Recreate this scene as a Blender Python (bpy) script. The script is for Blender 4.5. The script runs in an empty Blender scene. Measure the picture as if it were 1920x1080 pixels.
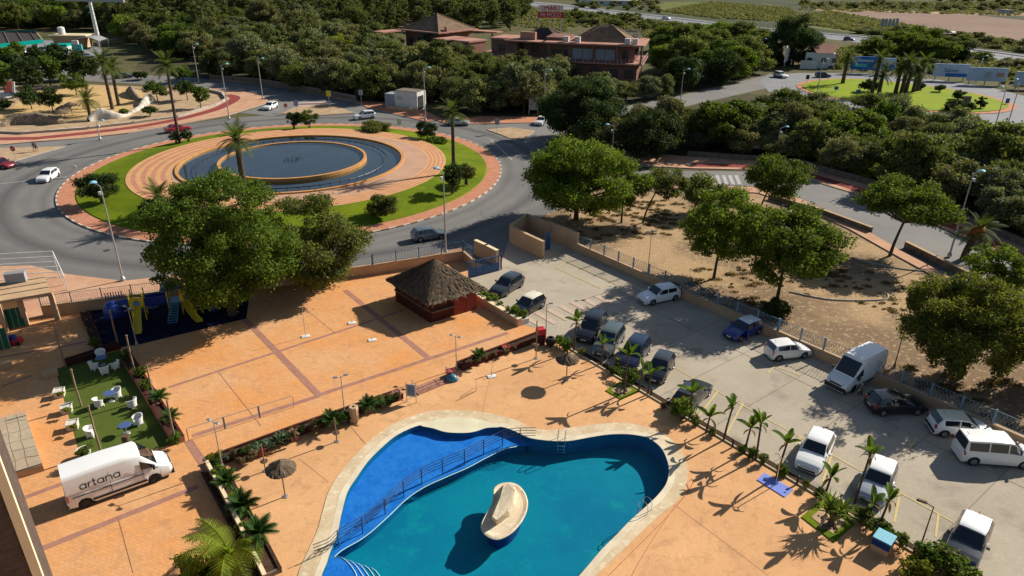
import bpy, math, random
import numpy as np
from mathutils import Vector, Matrix
from mathutils.geometry import tessellate_polygon
sc = bpy.context.scene
rad = math.radians
# ------------------------------------------------------------------ camera
EYE, FOC, PITCH, ROLL = 31.0, 1340.0, rad(25.2), rad(0.6)
_f = Vector((0, math.cos(PITCH), -math.sin(PITCH))); _u0 = Vector((0, math.sin(PITCH), math.cos(PITCH))); _r0 = Vector((1, 0, 0))
_r = _r0 * math.cos(ROLL) + _u0 * math.sin(ROLL); _u = _u0 * math.cos(ROLL) - _r0 * math.sin(ROLL)
cam = bpy.data.objects.new('camera', bpy.data.cameras.new('camera'))
sc.collection.objects.link(cam)
cam.matrix_world = Matrix(((_r.x, _u.x, -_f.x, 0), (_r.y, _u.y, -_f.y, 0), (_r.z, _u.z, -_f.z, EYE), (0, 0, 0, 1)))
cam.data.sensor_width = 36; cam.data.lens = FOC / 1920 * 36
cam.data.clip_start = .5; cam.data.clip_end = 9000
sc.camera = cam
# ------------------------------------------------------------------ sky, sun, exposure
SUN_AZ, SUN_EL = rad(34.4), rad(31)
world = bpy.data.worlds.new('World'); sc.world = world; world.use_nodes = True
wn = world.node_tree.nodes; wl = world.node_tree.links
sky = wn.new('ShaderNodeTexSky'); sky.sky_type = 'NISHITA'; sky.sun_disc = False
sky.sun_elevation = SUN_EL; sky.sun_rotation = math.pi / 2 - SUN_AZ
sky.air_density = 1.0; sky.dust_density = .7; sky.ozone_density = 1.0
bg = wn['Background']; bg.inputs['Strength'].default_value = .06
wl.new(sky.outputs[0], bg.inputs[0])
sl = bpy.data.lights.new('sun', 'SUN'); sl.energy = 5.0; sl.angle = rad(.53); sl.color = (1, .93, .82)
so = bpy.data.objects.new('sun', sl); sc.collection.objects.link(so)
sv = Vector((math.cos(SUN_AZ) * math.cos(SUN_EL), math.sin(SUN_AZ) * math.cos(SUN_EL), math.sin(SUN_EL)))
so.rotation_euler = sv.to_track_quat('Z', 'Y').to_euler(); so.location = sv * 400
sc.view_settings.view_transform = 'Standard'; sc.view_settings.look = 'None'
sc.view_settings.exposure = 0.66; sc.view_settings.gamma = 1
sc.cycles.max_bounces = 8; sc.cycles.transparent_max_bounces = 12; sc.cycles.caustics_reflective = False; sc.cycles.caustics_refractive = False
C = sc.collection
# ------------------------------------------------------------------ survey: photograph pixel -> point of the place
def G(px, py, z=0.0):
    d = _r * ((px - 960) / FOC) + _u * (-(py - 540) / FOC) + _f
    t = -(EYE - z) / d.z
    return Vector((d.x * t, d.y * t, z))
def GP(pts, z=0.0): return [G(x, y, z) for x, y in pts]
def HT(bx, by, ty, z=0.0):
    b = G(bx, by, z); lo, hi = 0.0, 40.0
    for _ in range(40):
        m = (lo + hi) / 2; q = b + Vector((0, 0, m - EYE))
        y = 540 - FOC * q.dot(_u) / q.dot(_f)
        if y > ty: lo = m
        else: hi = m
    return lo
def MPP(px, py, z=0.0):           # metres per photograph pixel at that ground point
    q = G(px, py, z) - Vector((0, 0, EYE)); return q.dot(_f) / FOC
def spline(pts, n=5, closed=True):
    P = [Vector(p) for p in pts]; out = []; N = len(P)
    for i in range(N if closed else N - 1):
        if closed: a, b, c, d = P[(i - 1) % N], P[i], P[(i + 1) % N], P[(i + 2) % N]
        else: a, b, c, d = P[max(i - 1, 0)], P[i], P[i + 1], P[min(i + 2, N - 1)]
        for k in range(n):
            t = k / n
            out.append(.5 * ((2 * b) + (c - a) * t + (2 * a - 5 * b + 4 * c - d) * t * t + (3 * b - a - 3 * c + d) * t ** 3))
    if not closed: out.append(P[-1])
    return out
# ------------------------------------------------------------------ mesh builder
class MB:
    def __init__(s): s.v = []; s.f = []; s.m = []
    def add(s, vs, fs, mi=0):
        o = len(s.v); s.v += [tuple(v) for v in vs]; s.f += [tuple(i + o for i in f) for f in fs]; s.m += [mi] * len(fs); return s
    def box(s, c, sz, rz=0, mi=0, taper=1.0, rot=None):
        x, y, z = sz[0] / 2, sz[1] / 2, sz[2] / 2; t = taper
        vs = [Vector(p) for p in ((-x, -y, -z), (x, -y, -z), (x, y, -z), (-x, y, -z), (-x * t, -y * t, z), (x * t, -y * t, z), (x * t, y * t, z), (-x * t, y * t, z))]
        M = rot.to_4x4() if rot is not None else Matrix.Rotation(rz, 4, 'Z')
        vs = [M @ v + Vector(c) for v in vs]
        return s.add(vs, [(0, 3, 2, 1), (4, 5, 6, 7), (0, 1, 5, 4), (1, 2, 6, 5), (2, 3, 7, 6), (3, 0, 4, 7)], mi)
    def tube(s, pts, rs, n=8, mi=0, cap=True):
        pts = [Vector(p) for p in pts]
        if not hasattr(rs, '__len__'): rs = [rs] * len(pts)
        vs = []; fs = []; ref = None
        for i, p in enumerate(pts):
            d = (pts[min(i + 1, len(pts) - 1)] - pts[max(i - 1, 0)])
            if d.length < 1e-9: d = Vector((0, 0, 1))
            d.normalize()
            if ref is None: ref = Vector((1, 0, 0)) if abs(d.x) < .9 else Vector((0, 1, 0))
            a = ref - d * ref.dot(d)
            if a.length < 1e-6: a = d.orthogonal()
            a.normalize(); ref = a; b = d.cross(a)
            for k in range(n):
                t = 2 * math.pi * k / n
                vs.append(p + (a * math.cos(t) + b * math.sin(t)) * rs[i])
        for i in range(len(pts) - 1):
            for k in range(n):
                k2 = (k + 1) % n; fs.append((i * n + k, i * n + k2, (i + 1) * n + k2, (i + 1) * n + k))
        if cap: fs.append(tuple(range(n - 1, -1, -1))); fs.append(tuple((len(pts) - 1) * n + k for k in range(n)))
        return s.add(vs, fs, mi)
    def prism(s, poly, z0, z1, mi=0, bottom=False, mside=None):
        P = [Vector((p[0], p[1], 0)) for p in poly]
        ar = sum(P[i].x * P[(i + 1) % len(P)].y - P[(i + 1) % len(P)].x * P[i].y for i in range(len(P)))
        if ar < 0: P.reverse()
        n = len(P); vs = [(p.x, p.y, z0) for p in P] + [(p.x, p.y, z1) for p in P]
        tri = tessellate_polygon([P]); fs = [tuple(n + i for i in t) for t in tri]
        fs = [f if up(vs, f) else f[::-1] for f in fs]
        s.add(vs, fs, mi)
        s.add(vs, [(i, (i + 1) % n, n + (i + 1) % n, n + i) for i in range(n)], mi if mside is None else mside)
        if bottom: s.add(vs, [tuple(reversed(tuple(i - n for i in f))) for f in fs], mi)
        return s
    def sheet(s, outer, holes=(), z=0.0, mi=0):
        loops = [[Vector((p[0], p[1], 0)) for p in l] for l in [outer] + list(holes)]
        vs = [(p.x, p.y, z) for l in loops for p in l]
        fs = [f if up(vs, f) else f[::-1] for f in tessellate_polygon(loops)]
        return s.add(vs, fs, mi)
    def wall(s, line, z0, z1, mi=0, closed=False, inward=False):
        n = len(line); vs = [(p[0], p[1], z0) for p in line] + [(p[0], p[1], z1) for p in line]
        fs = [(i, (i + 1) % n, n + (i + 1) % n, n + i) for i in range(n if closed else n - 1)]
        if inward: fs = [f[::-1] for f in fs]
        return s.add(vs, fs, mi)
    def lathe(s, prof, n=24, c=(0, 0, 0), mi=0, cap=False):
        vs = []; fs = []
        for r, z in prof:
            for k in range(n):
                t = 2 * math.pi * k / n; vs.append((c[0] + r * math.cos(t), c[1] + r * math.sin(t), c[2] + z))
        for i in range(len(prof) - 1):
            for k in range(n):
                k2 = (k + 1) % n; fs.append((i * n + k, i * n + k2, (i + 1) * n + k2, (i + 1) * n + k))
        if cap: fs.append(tuple(range(n - 1, -1, -1))); fs.append(tuple((len(prof) - 1) * n + k for k in range(n)))
        return s.add(vs, fs, mi)
    def strip(s, a, b, w, z, mi=0):
        a = Vector((a[0], a[1], 0)); b = Vector((b[0], b[1], 0)); d = (b - a).normalized(); n = Vector((-d.y, d.x, 0)) * w / 2
        return s.add([(p.x, p.y, z) for p in (a - n, b - n, b + n, a + n)], [(0, 1, 2, 3)], mi)
    def mesh(s, name, mats, smooth=False):
        me = bpy.data.meshes.new(name); me.from_pydata(s.v, [], s.f)
        for m in (mats if isinstance(mats, (list, tuple)) else [mats]): me.materials.append(m)
        me.polygons.foreach_set('material_index', s.m)
        if smooth:
            me.polygons.foreach_set('use_smooth', [True] * len(s.f)); me.set_sharp_from_angle(angle=rad(smooth if smooth is not True else 38))
        me.update(); return me
    def build(s, name, mats, parent=None, smooth=False, loc=None, rz=0):
        o = bpy.data.objects.new(name, s.mesh(name, mats, smooth)); C.objects.link(o)
        if parent is not None: o.parent = parent
        if loc is not None: o.location = loc
        o.rotation_euler.z = rz; return o
def up(vs, f):
    a, b, c = (Vector(vs[i]) for i in f[:3]); return (b - a).cross(c - a).z > 0
def obj(name, me, parent=None, loc=(0, 0, 0), rot=(0, 0, 0), scale=(1, 1, 1)):
    o = bpy.data.objects.new(name, me); C.objects.link(o)
    if parent is not None: o.parent = parent
    o.location = loc; o.rotation_euler = rot; o.scale = scale if hasattr(scale, '__len__') else (scale,) * 3
    return o
def tag(o, label, cat, group=None, kind=None):
    o['label'] = label; o['category'] = cat
    if group: o['group'] = group
    if kind: o['kind'] = kind
    return o
def thing(name, label, cat, loc=(0, 0, 0), rz=0, group=None, scale=1):
    o = bpy.data.objects.new(name, None); C.objects.link(o); o.empty_display_size = .3
    o.location = loc; o.rotation_euler = (0, 0, rz); o.scale = (scale,) * 3
    return tag(o, label, cat, group)
def structure(o): o['kind'] = 'structure'; return o
def dup(root, loc, rz, label, group=None, scale=1):
    r = root.copy(); C.objects.link(r); r.location = loc; r.rotation_euler = (0, 0, rz); r.scale = (scale,) * 3
    r['label'] = label
    if group: r['group'] = group
    for ch in root.children:
        c = ch.copy(); C.objects.link(c); c.parent = r
        for g in ch.children:
            d = g.copy(); C.objects.link(d); d.parent = c
    return r
# ------------------------------------------------------------------ materials
def newmat(name):
    m = bpy.data.materials.new(name); m.use_nodes = True
    return m, m.node_tree.nodes, m.node_tree.links, m.node_tree.nodes['Principled BSDF']
def mixrgb(n, l, fac, a, b, mode='MIX'):
    x = n.new('ShaderNodeMix'); x.data_type = 'RGBA'; x.blend_type = mode
    for s, v in ((x.inputs[0], fac), (x.inputs[6], a), (x.inputs[7], b)):
        if isinstance(v, (float, int)): s.default_value = v
        elif isinstance(v, (tuple, list)): s.default_value = (*v[:3], 1)
        else: l.new(v, s)
    return x.outputs[2]
def noise(n, l, scale, detail=5, rough=.6, coord='Object', dist=0):
    tc = n.new('ShaderNodeTexCoord'); x = n.new('ShaderNodeTexNoise')
    x.inputs['Scale'].default_value = scale; x.inputs['Detail'].default_value = detail; x.inputs['Roughness'].default_value = rough
    x.inputs['Distortion'].default_value = dist
    l.new(tc.outputs[coord], x.inputs['Vector']); return x.outputs['Fac']
def ramp(n, l, src, lo, hi):
    r = n.new('ShaderNodeMapRange'); r.inputs[1].default_value = lo; r.inputs[2].default_value = hi; r.clamp = True
    l.new(src, r.inputs[0]); return r.outputs[0]
def mat(name, c, c2=None, scale=.6, c3=None, scale3=6., rough=.85, metal=0., spec=.06, bump=0., bscale=30., lo=.38, hi=.62, fine=.12, finescale=14., coat=0.):
    m, n, l, p = newmat(name)
    p.inputs['Roughness'].default_value = rough; p.inputs['Metallic'].default_value = metal; p.inputs['Specular IOR Level'].default_value = spec
    if coat: p.inputs['Coat Weight'].default_value = coat; p.inputs['Coat Roughness'].default_value = .05
    if c2 is None and not fine: p.inputs['Base Color'].default_value = (*c, 1)
    else:
        col = c
        if c2 is not None: col = mixrgb(n, l, ramp(n, l, noise(n, l, scale), lo, hi), c, c2)
        if c3 is not None: col = mixrgb(n, l, ramp(n, l, noise(n, l, scale3, 4), .55, .68), col, c3)
        if fine:
            fn = ramp(n, l, noise(n, l, finescale, 3, .7), .25, .75)
            mr = n.new('ShaderNodeMapRange'); mr.inputs[3].default_value = 1 - fine; mr.inputs[4].default_value = 1 + fine; l.new(fn, mr.inputs[0])
            col = mixrgb(n, l, 1., col, mr.outputs[0], 'MULTIPLY')
        l.new(col, p.inputs['Base Color'])
    if bump:
        b = n.new('ShaderNodeBump'); b.inputs['Strength'].default_value = bump; b.inputs['Distance'].default_value = .05
        l.new(noise(n, l, bscale, 4), b.inputs['Height']); l.new(b.outputs[0], p.inputs['Normal'])
    return m
def plain(name, c, rough=.5, metal=0., spec=.4, coat=0.): return mat(name, c, rough=rough, metal=metal, spec=spec, fine=0, coat=coat)
def leafmat(name, dark, light, trans=.32, rough=.75):
    trans += .08; dark = tuple(1.15 * q for q in dark); light = tuple(1.25 * q for q in light)
    m, n, l, p = newmat(name)
    g = n.new('ShaderNodeNewGeometry'); oi = n.new('ShaderNodeObjectInfo')
    col = mixrgb(n, l, g.outputs['Random Per Island'], dark, light)
    mr = n.new('ShaderNodeMapRange'); mr.inputs[3].default_value = .80; mr.inputs[4].default_value = 1.22; l.new(oi.outputs['Random'], mr.inputs[0])
    col = mixrgb(n, l, 1., col, mr.outputs[0], 'MULTIPLY')
    l.new(col, p.inputs['Base Color']); p.inputs['Roughness'].default_value = rough; p.inputs['Specular IOR Level'].default_value = .12
    t = n.new('ShaderNodeBsdfTranslucent'); tc = mixrgb(n, l, 1., col, (1.25, 1.3, .5), 'MULTIPLY'); l.new(tc, t.inputs[0])
    x = n.new('ShaderNodeMixShader'); x.inputs[0].default_value = trans
    l.new(p.outputs[0], x.inputs[1]); l.new(t.outputs[0], x.inputs[2]); l.new(x.outputs[0], n['Material Output'].inputs[0])
    return m
M = {}
M['soil'] = mat('dry_soil', (.37, .25, .135), (.19, .13, .078), .085, (.45, .325, .19), 2., rough=.95, bump=.4, bscale=6, fine=.35, finescale=5, lo=.42, hi=.56)
M['scrub'] = mat('scrub_ground', (.075, .082, .032), (.12, .095, .05), .03, (.045, .06, .022), .2, rough=1, fine=.3, finescale=1.2)
M['wood_floor'] = mat('wood_floor_litter', (.085, .07, .04), (.05, .05, .025), .2, rough=1, fine=.3, finescale=2)
M['sand'] = mat('park_sand', (.52, .36, .16), (.44, .29, .13), .4, rough=.95, fine=.2, finescale=3)
M['gravel'] = mat('park_gravel', (.42, .30, .18), (.33, .23, .14), .6, rough=.95, fine=.25, finescale=6)
M['field'] = mat('ploughed_field', (.24, .165, .125), (.20, .135, .10), .02, rough=1, fine=.15, finescale=.4)
M['meadow'] = mat('green_meadow', (.10, .125, .026), (.13, .125, .04), .03, (.055, .07, .022), .15, rough=1, fine=.2, finescale=.6)
M['scrubfield'] = mat('olive_scrub_field', (.075, .082, .042), (.048, .056, .03), .04, (.115, .11, .05), .1, rough=1, fine=.35, finescale=.5)
M['lawn'] = mat('lawn_grass', (.135, .175, .006), (.088, .135, .006), .18, (.165, .185, .014), .9, rough=.9, fine=.25, finescale=9, bump=.3, bscale=20)
M['farlawn'] = mat('bright_lawn_grass', (.215, .265, .008), (.17, .235, .008), .15, rough=.9, fine=.2, finescale=3)
M['turf'] = mat('artificial_turf', (.080, .110, .020), (.068, .095, .018), .8, rough=.9, fine=.2, finescale=16)
M['brick'] = mat('pink_paving', (.47, .215, .13), (.40, .175, .10), .9, rough=.9, fine=.18, finescale=10)
M['brickpale'] = mat('pale_pink_paving', (.50, .30, .19), (.43, .24, .15), .5, rough=.9, fine=.18, finescale=8)
M['redlane'] = mat('red_cycle_lane', (.25, .06, .05), (.20, .05, .045), .5, rough=.9, fine=.15)
M['ringred'] = mat('red_ring_paving', (.46, .21, .135), (.40, .18, .115), .7, rough=.85, fine=.18, finescale=8)
M['ringgold'] = mat('gold_ring_paving', (.54, .31, .135), (.48, .265, .115), .7, rough=.85, fine=.18, finescale=8)
M['ringpink'] = mat('dusty_pink_ring_paving', (.46, .28, .185), (.40, .24, .16), .5, rough=.85, fine=.18, finescale=8)
M['kerb'] = mat('kerb_stone', (.40, .36, .31), (.30, .27, .23), 2, rough=.9)
M['kerbwhite'] = mat('white_painted_kerb', (.56, .52, .44), (.42, .38, .31), 2, rough=.8)
M['kerbdark'] = mat('dark_kerb', (.26, .17, .13), (.20, .14, .11), 2, rough=.9)
M['concrete'] = mat('parking_concrete', (.40, .345, .265), (.345, .295, .225), .16, (.27, .235, .185), .35, rough=.9, fine=.10, finescale=5, bump=.1, bscale=10)
M['joint'] = mat('dark_joint', (.20, .17, .135), rough=.95)
M['yellow'] = mat('yellow_line_paint', (.58, .45, .17), (.47, .39, .21), 3, rough=.8, fine=.2)
M['white'] = mat('white_line_paint', (.46, .45, .42), (.30, .29, .28), 3, rough=.8, fine=.2)
M['zebrapink'] = mat('faded_red_paint', (.46, .33, .255), (.47, .38, .285), 2, rough=.9)
M['band'] = mat('mauve_paving_band', (.36, .185, .135), (.30, .15, .11), 1.5, rough=.85, fine=.12)
M['coping'] = mat('cream_pool_coping', (.58, .47, .31), (.48, .37, .23), .6, (.62, .53, .38), 2, rough=.85, fine=.12, finescale=4)
M['copingin'] = mat('pale_coping_edge', (.64, .57, .42), (.54, .46, .33), .7, rough=.8, fine=.08)
M['beach'] = mat('pale_beach_entry', (.62, .58, .42), (.55, .50, .34), .5, rough=.8, fine=.08)
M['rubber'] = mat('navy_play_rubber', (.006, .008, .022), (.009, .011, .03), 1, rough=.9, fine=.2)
M['wallbeige'] = mat('beige_render', (.50, .34, .20), (.42, .28, .17), .5, rough=.9, fine=.08)
M['cream'] = mat('cream_render', (.72, .60, .38), (.66, .54, .34), .4, rough=.85, fine=.05)
M['darkbrick'] = mat('brown_brick', (.10, .075, .062), (.075, .055, .046), 2, rough=.9, fine=.2)
M['stonewall'] = mat('grey_stone_wall', (.20, .165, .13), (.13, .105, .085), 1.2, rough=.95, fine=.3, finescale=4)
M['bluemetal'] = mat('blue_painted_metal', (.035, .10, .20), (.05, .13, .23), 3, rough=.5, spec=.5)
M['bluegate'] = mat('blue_gate_sheet', (.015, .075, .21), (.02, .09, .24), 3, rough=.5, spec=.5)
M['palebluemetal'] = mat('weathered_blue_metal', (.13, .22, .30), (.20, .27, .32), 3, rough=.55)
M['greymetal'] = mat('galvanised_steel', (.42, .42, .41), (.34, .34, .33), 4, rough=.45, metal=.5)
M['darkmetal'] = mat('dark_steel', (.06, .065, .08), rough=.45, metal=.3)
M['brownmetal'] = mat('rusty_brown_steel', (.11, .07, .05), rough=.6)
M['paleblue'] = mat('pale_blue_cap', (.22, .47, .58), rough=.5)
M['chrome'] = plain('stainless_steel', (.6, .6, .6), .25, 1.)
M['whiteplastic'] = mat('white_plastic', (.72, .71, .67), rough=.45, fine=.04)
M['whiterender'] = mat('white_render', (.66, .65, .61), (.55, .54, .50), 1, rough=.85)
M['tableblue'] = plain('blue_table_top', (.06, .10, .24), .45)
M['wood'] = mat('weathered_wood', (.27, .20, .135), (.19, .135, .09), 3, rough=.85)
M['trunk'] = mat('bark', (.095, .07, .05), (.06, .045, .032), 3, rough=.95, bump=.6, bscale=14)
M['palmtrunk'] = mat('palm_bark', (.11, .08, .055), (.065, .048, .035), 5, rough=.95, bump=.8, bscale=9)
M['skirt'] = mat('orange_palm_boots', (.36, .12, .03), (.26, .09, .03), 4, rough=.9)
M['thatch'] = mat('grey_thatch', (.145, .107, .072), (.09, .066, .045), 4, (.19, .147, .10), 12, rough=.95, fine=.3, finescale=30)
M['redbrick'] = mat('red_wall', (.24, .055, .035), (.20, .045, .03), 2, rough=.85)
M['redbrickdark'] = mat('maroon_and_shaded_red_wall', (.075, .024, .018), (.06, .02, .016), 2, rough=.85)
M['redpot'] = mat('red_planter', (.30, .065, .05), (.24, .05, .04), 3, rough=.7)
M['pinkpot'] = mat('pink_planter', (.40, .17, .15), (.33, .13, .115), 3, rough=.7)
M['whitepot'] = mat('white_stone_pot', (.58, .54, .47), (.48, .44, .38), 3, rough=.85)
M['earth'] = mat('dark_bed_earth', (.045, .026, .018), (.075, .045, .03), 2, rough=1, fine=.4)
M['pinkwall_shaded'] = mat('shaded_salmon_render', (.235, .122, .096), (.175, .09, .072), .25, rough=.9, fine=.12, finescale=1)  # salmon darkened to paint in backlit shade; slabs carry the sunlit tone
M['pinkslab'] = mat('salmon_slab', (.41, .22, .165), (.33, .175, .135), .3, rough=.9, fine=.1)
M['rooftile'] = mat('brown_roof_tiles', (.20, .135, .09), (.14, .095, .065), .5, (.26, .18, .12), 2, rough=.95, fine=.3, finescale=3)
M['darkroof'] = mat('dark_slate_roof', (.05, .045, .042), rough=.9, fine=.2)
M['redsign'] = mat('faded_red_sign', (.42, .035, .05), (.36, .06, .07), .8, rough=.7)
M['signwhite'] = mat('faded_white_letters', (.60, .52, .50), rough=.8)
M['black'] = plain('black_rubber', (.012, .012, .013), .8)
M['rim'] = plain('alloy_rim', (.30, .30, .31), .35, .7)
M['darkrim'] = plain('dark_rim', (.04, .04, .04), .5, .4)
M['glass'] = plain('dark_car_glass', (.008, .012, .018), .04, 0, .6, .5)
M['windowglass'] = plain('window_glass', (.03, .04, .05), .08, 0, .6)
M['headlamp'] = plain('headlamp_lens', (.45, .47, .5), .1, 0, .6, 1)
M['taillamp'] = plain('red_lamp_lens', (.42, .012, .01), .15, 0, .6, 1)
M['blacktrim'] = plain('black_plastic_trim', (.018, .018, .019), .6)
M['plate'] = plain('number_plate', (.65, .65, .62), .5)
M['teal'] = mat('teal_fascia', (.0, .27, .22), (.0, .22, .18), .5, rough=.5)
M['tealpale'] = mat('pale_teal_panel', (.10, .42, .34), rough=.5)
M['playblue'] = plain('blue_play_plastic', (.01, .035, .20), .4)
M['playyellow'] = plain('yellow_play_plastic', (.62, .45, .02), .4)
M['playteal'] = plain('teal_play_plastic', (.03, .16, .24), .4)
M['playroof'] = plain('slate_blue_canopy', (.06, .09, .13), .6)
M['green'] = plain('green_sunbed_fabric', (.006, .11, .045), .7)
M['red'] = plain('red_plastic', (.45, .02, .03), .5)
M['board_blue'] = mat('blue_poster', (.02, .10, .34), (.03, .15, .42), .3, rough=.6)
M['board_white'] = mat('pale_poster', (.40, .47, .56), (.30, .40, .52), .3, rough=.6)
M['board_grey'] = mat('grey_poster', (.28, .30, .33), rough=.6)
M['showerblue'] = mat('lilac_blue_tiles', (.20, .26, .62), (.17, .22, .56), 4, rough=.5)
M['tilecyan'] = mat('cyan_tile_top', (.17, .45, .58), (.30, .52, .60), 5, rough=.35)
M['tilenavy'] = mat('navy_tiles_and_rim_shade', (.012, .045, .16), rough=.35)
M['rockcream'] = mat('cream_island_rock', (.62, .52, .36), (.52, .42, .29), 1.2, (.68, .60, .45), 4, rough=.85, fine=.12, finescale=9, bump=.3, bscale=6)
M['shallow'] = mat('bright_blue_pool_tile', (.012, .125, .44), (.022, .165, .50), 1.6, (.03, .19, .54), 7, rough=.5, fine=.16, finescale=14)
M['deep'] = mat('teal_pool_floor', (.001, .178, .245), (.001, .140, .230), .16, (.002, .198, .24), .5, rough=.6, fine=.08, finescale=4)
M['poolside'] = mat('blue_pool_wall_tile', (.003, .12, .24), (.003, .10, .21), 2, rough=.5)
M['stain'] = mat('pool_floor_stain', (.02, .16, .12), (.014, .22, .28), 1, rough=.7)
M['nosing'] = plain('white_step_nosing', (.50, .66, .70), .5)
M['fountfloor'] = mat('dark_basin_floor', (.075, .085, .095), (.06, .068, .078), .4, rough=.7)
M['fountrim'] = mat('orange_basin_rim', (.52, .27, .095), (.46, .22, .08), 1, rough=.7)
M['highway'] = mat('highway_asphalt', (.23, .235, .24), (.20, .205, .21), .2, rough=.8, fine=.08)
M['mosaic'] = mat('white_mosaic', (.52, .49, .43), (.36, .27, .19), .8, (.22, .38, .45), 1.5, rough=.7)
M['mosaicbrown'] = mat('brown_mosaic', (.16, .115, .08), (.24, .19, .13), 1.2, (.5, .42, .3), 3, rough=.8)
M['planegrey'] = mat('grey_airframe', (.42, .43, .42), (.36, .37, .37), .5, rough=.5)
M['planered'] = plain('red_tail_paint', (.55, .08, .06), .5)
M['leaf_ficus'] = leafmat('ficus_leaves', (.029, .056, .009), (.104, .146, .020), .28)
M['leaf_olive'] = leafmat('olive_leaves', (.050, .066, .018), (.138, .152, .042), .31)
M['leaf_wood'] = leafmat('acacia_leaves', (.060, .071, .027), (.168, .178, .070), .22)
M['leaf_wood2'] = leafmat('tamarisk_leaves', (.072, .074, .032), (.192, .184, .082), .22)
M['leaf_weep'] = leafmat('weeping_leaves', (.062, .080, .016), (.175, .188, .036), .36)
M['leaf_wood3'] = leafmat('grey_bush_leaves', (.068, .080, .042), (.180, .192, .100), .22)
M['leaf_bright'] = leafmat('bright_leaves', (.048, .080, .011), (.145, .192, .024), .32)
M['leaf_dark'] = leafmat('dark_leaves', (.016, .030, .010), (.05, .075, .02), .2)
M['leaf_pine'] = leafmat('pine_needles', (.040, .066, .010), (.115, .150, .020), .3)
M['leaf_euc'] = leafmat('eucalyptus_leaves', (.045, .058, .022), (.115, .125, .045), .3)
M['leaf_yellow'] = leafmat('yellow_green_leaves', (.10, .13, .012), (.23, .24, .02), .35)
M['leaf_palm'] = leafmat('palm_fronds', (.040, .062, .016), (.095, .115, .03), .3)
M['leaf_cycad'] = leafmat('cycad_fronds', (.016, .045, .010), (.05, .10, .018), .25)
M['leaf_banana'] = leafmat('banana_leaves', (.032, .064, .013), (.095, .145, .026), .34)
M['leaf_areca'] = leafmat('areca_fronds', (.09, .14, .012), (.24, .27, .03), .45)
M['leaf_agave'] = leafmat('agave_leaves', (.05, .085, .05), (.12, .17, .11), .15)
M['leaf_croton'] = leafmat('croton_leaves', (.05, .08, .01), (.20, .19, .02), .3)
M['leaf_red'] = leafmat('red_leaves', (.07, .012, .016), (.14, .025, .03), .3)
M['leaf_dry'] = leafmat('dry_leaves', (.09, .065, .03), (.19, .13, .06), .2)
def radial_asphalt(name, cx, cy):
    m, n, l, p = newmat(name); p.inputs['Roughness'].default_value = .82; p.inputs['Specular IOR Level'].default_value = .15
    tc = n.new('ShaderNodeTexCoord'); vs = n.new('ShaderNodeVectorMath'); vs.operation = 'DISTANCE'
    vs.inputs[1].default_value = (cx, cy, .02); l.new(tc.outputs['Object'], vs.inputs[0])
    base = mixrgb(n, l, ramp(n, l, noise(n, l, .09, 6), .35, .65), (.19, .18, .165), (.150, .145, .138))
    w = n.new('ShaderNodeMath'); w.operation = 'ADD'; l.new(vs.outputs['Value'], w.inputs[0])
    nn = n.new('ShaderNodeMath'); nn.operation = 'MULTIPLY'; nn.inputs[1].default_value = 1.6; l.new(noise(n, l, .12, 3), nn.inputs[0]); l.new(nn.outputs[0], w.inputs[1])
    cr = n.new('ShaderNodeValToRGB'); e = cr.color_ramp.elements; e[0].position = 0; e[0].color = (0, 0, 0, 1); e[1].position = 1; e[1].color = (0, 0, 0, 1)
    for pos, v in ((.20, 0), (.27, .55), (.33, .15), (.40, .3), (.47, .1), (.58, .9), (.68, .15), (.78, .35), (.9, 0)):
        k = e.new(pos); k.color = (v, v, v, 1)
    l.new(ramp(n, l, w.outputs[0], 30, 46), cr.inputs[0])
    col = mixrgb(n, l, cr.outputs[0], base, (.085, .082, .080))
    fn = ramp(n, l, noise(n, l, 3, 4, .7), .2, .8); mr = n.new('ShaderNodeMapRange'); mr.inputs[3].default_value = .85; mr.inputs[4].default_value = 1.15; l.new(fn, mr.inputs[0])
    col = mixrgb(n, l, 1., col, mr.outputs[0], 'MULTIPLY'); l.new(col, p.inputs['Base Color'])
    return m
RC = Vector((-34.0, 108.4, 0)); RR = 32.1
M['asphalt'] = radial_asphalt('asphalt', RC.x, RC.y)
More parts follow.
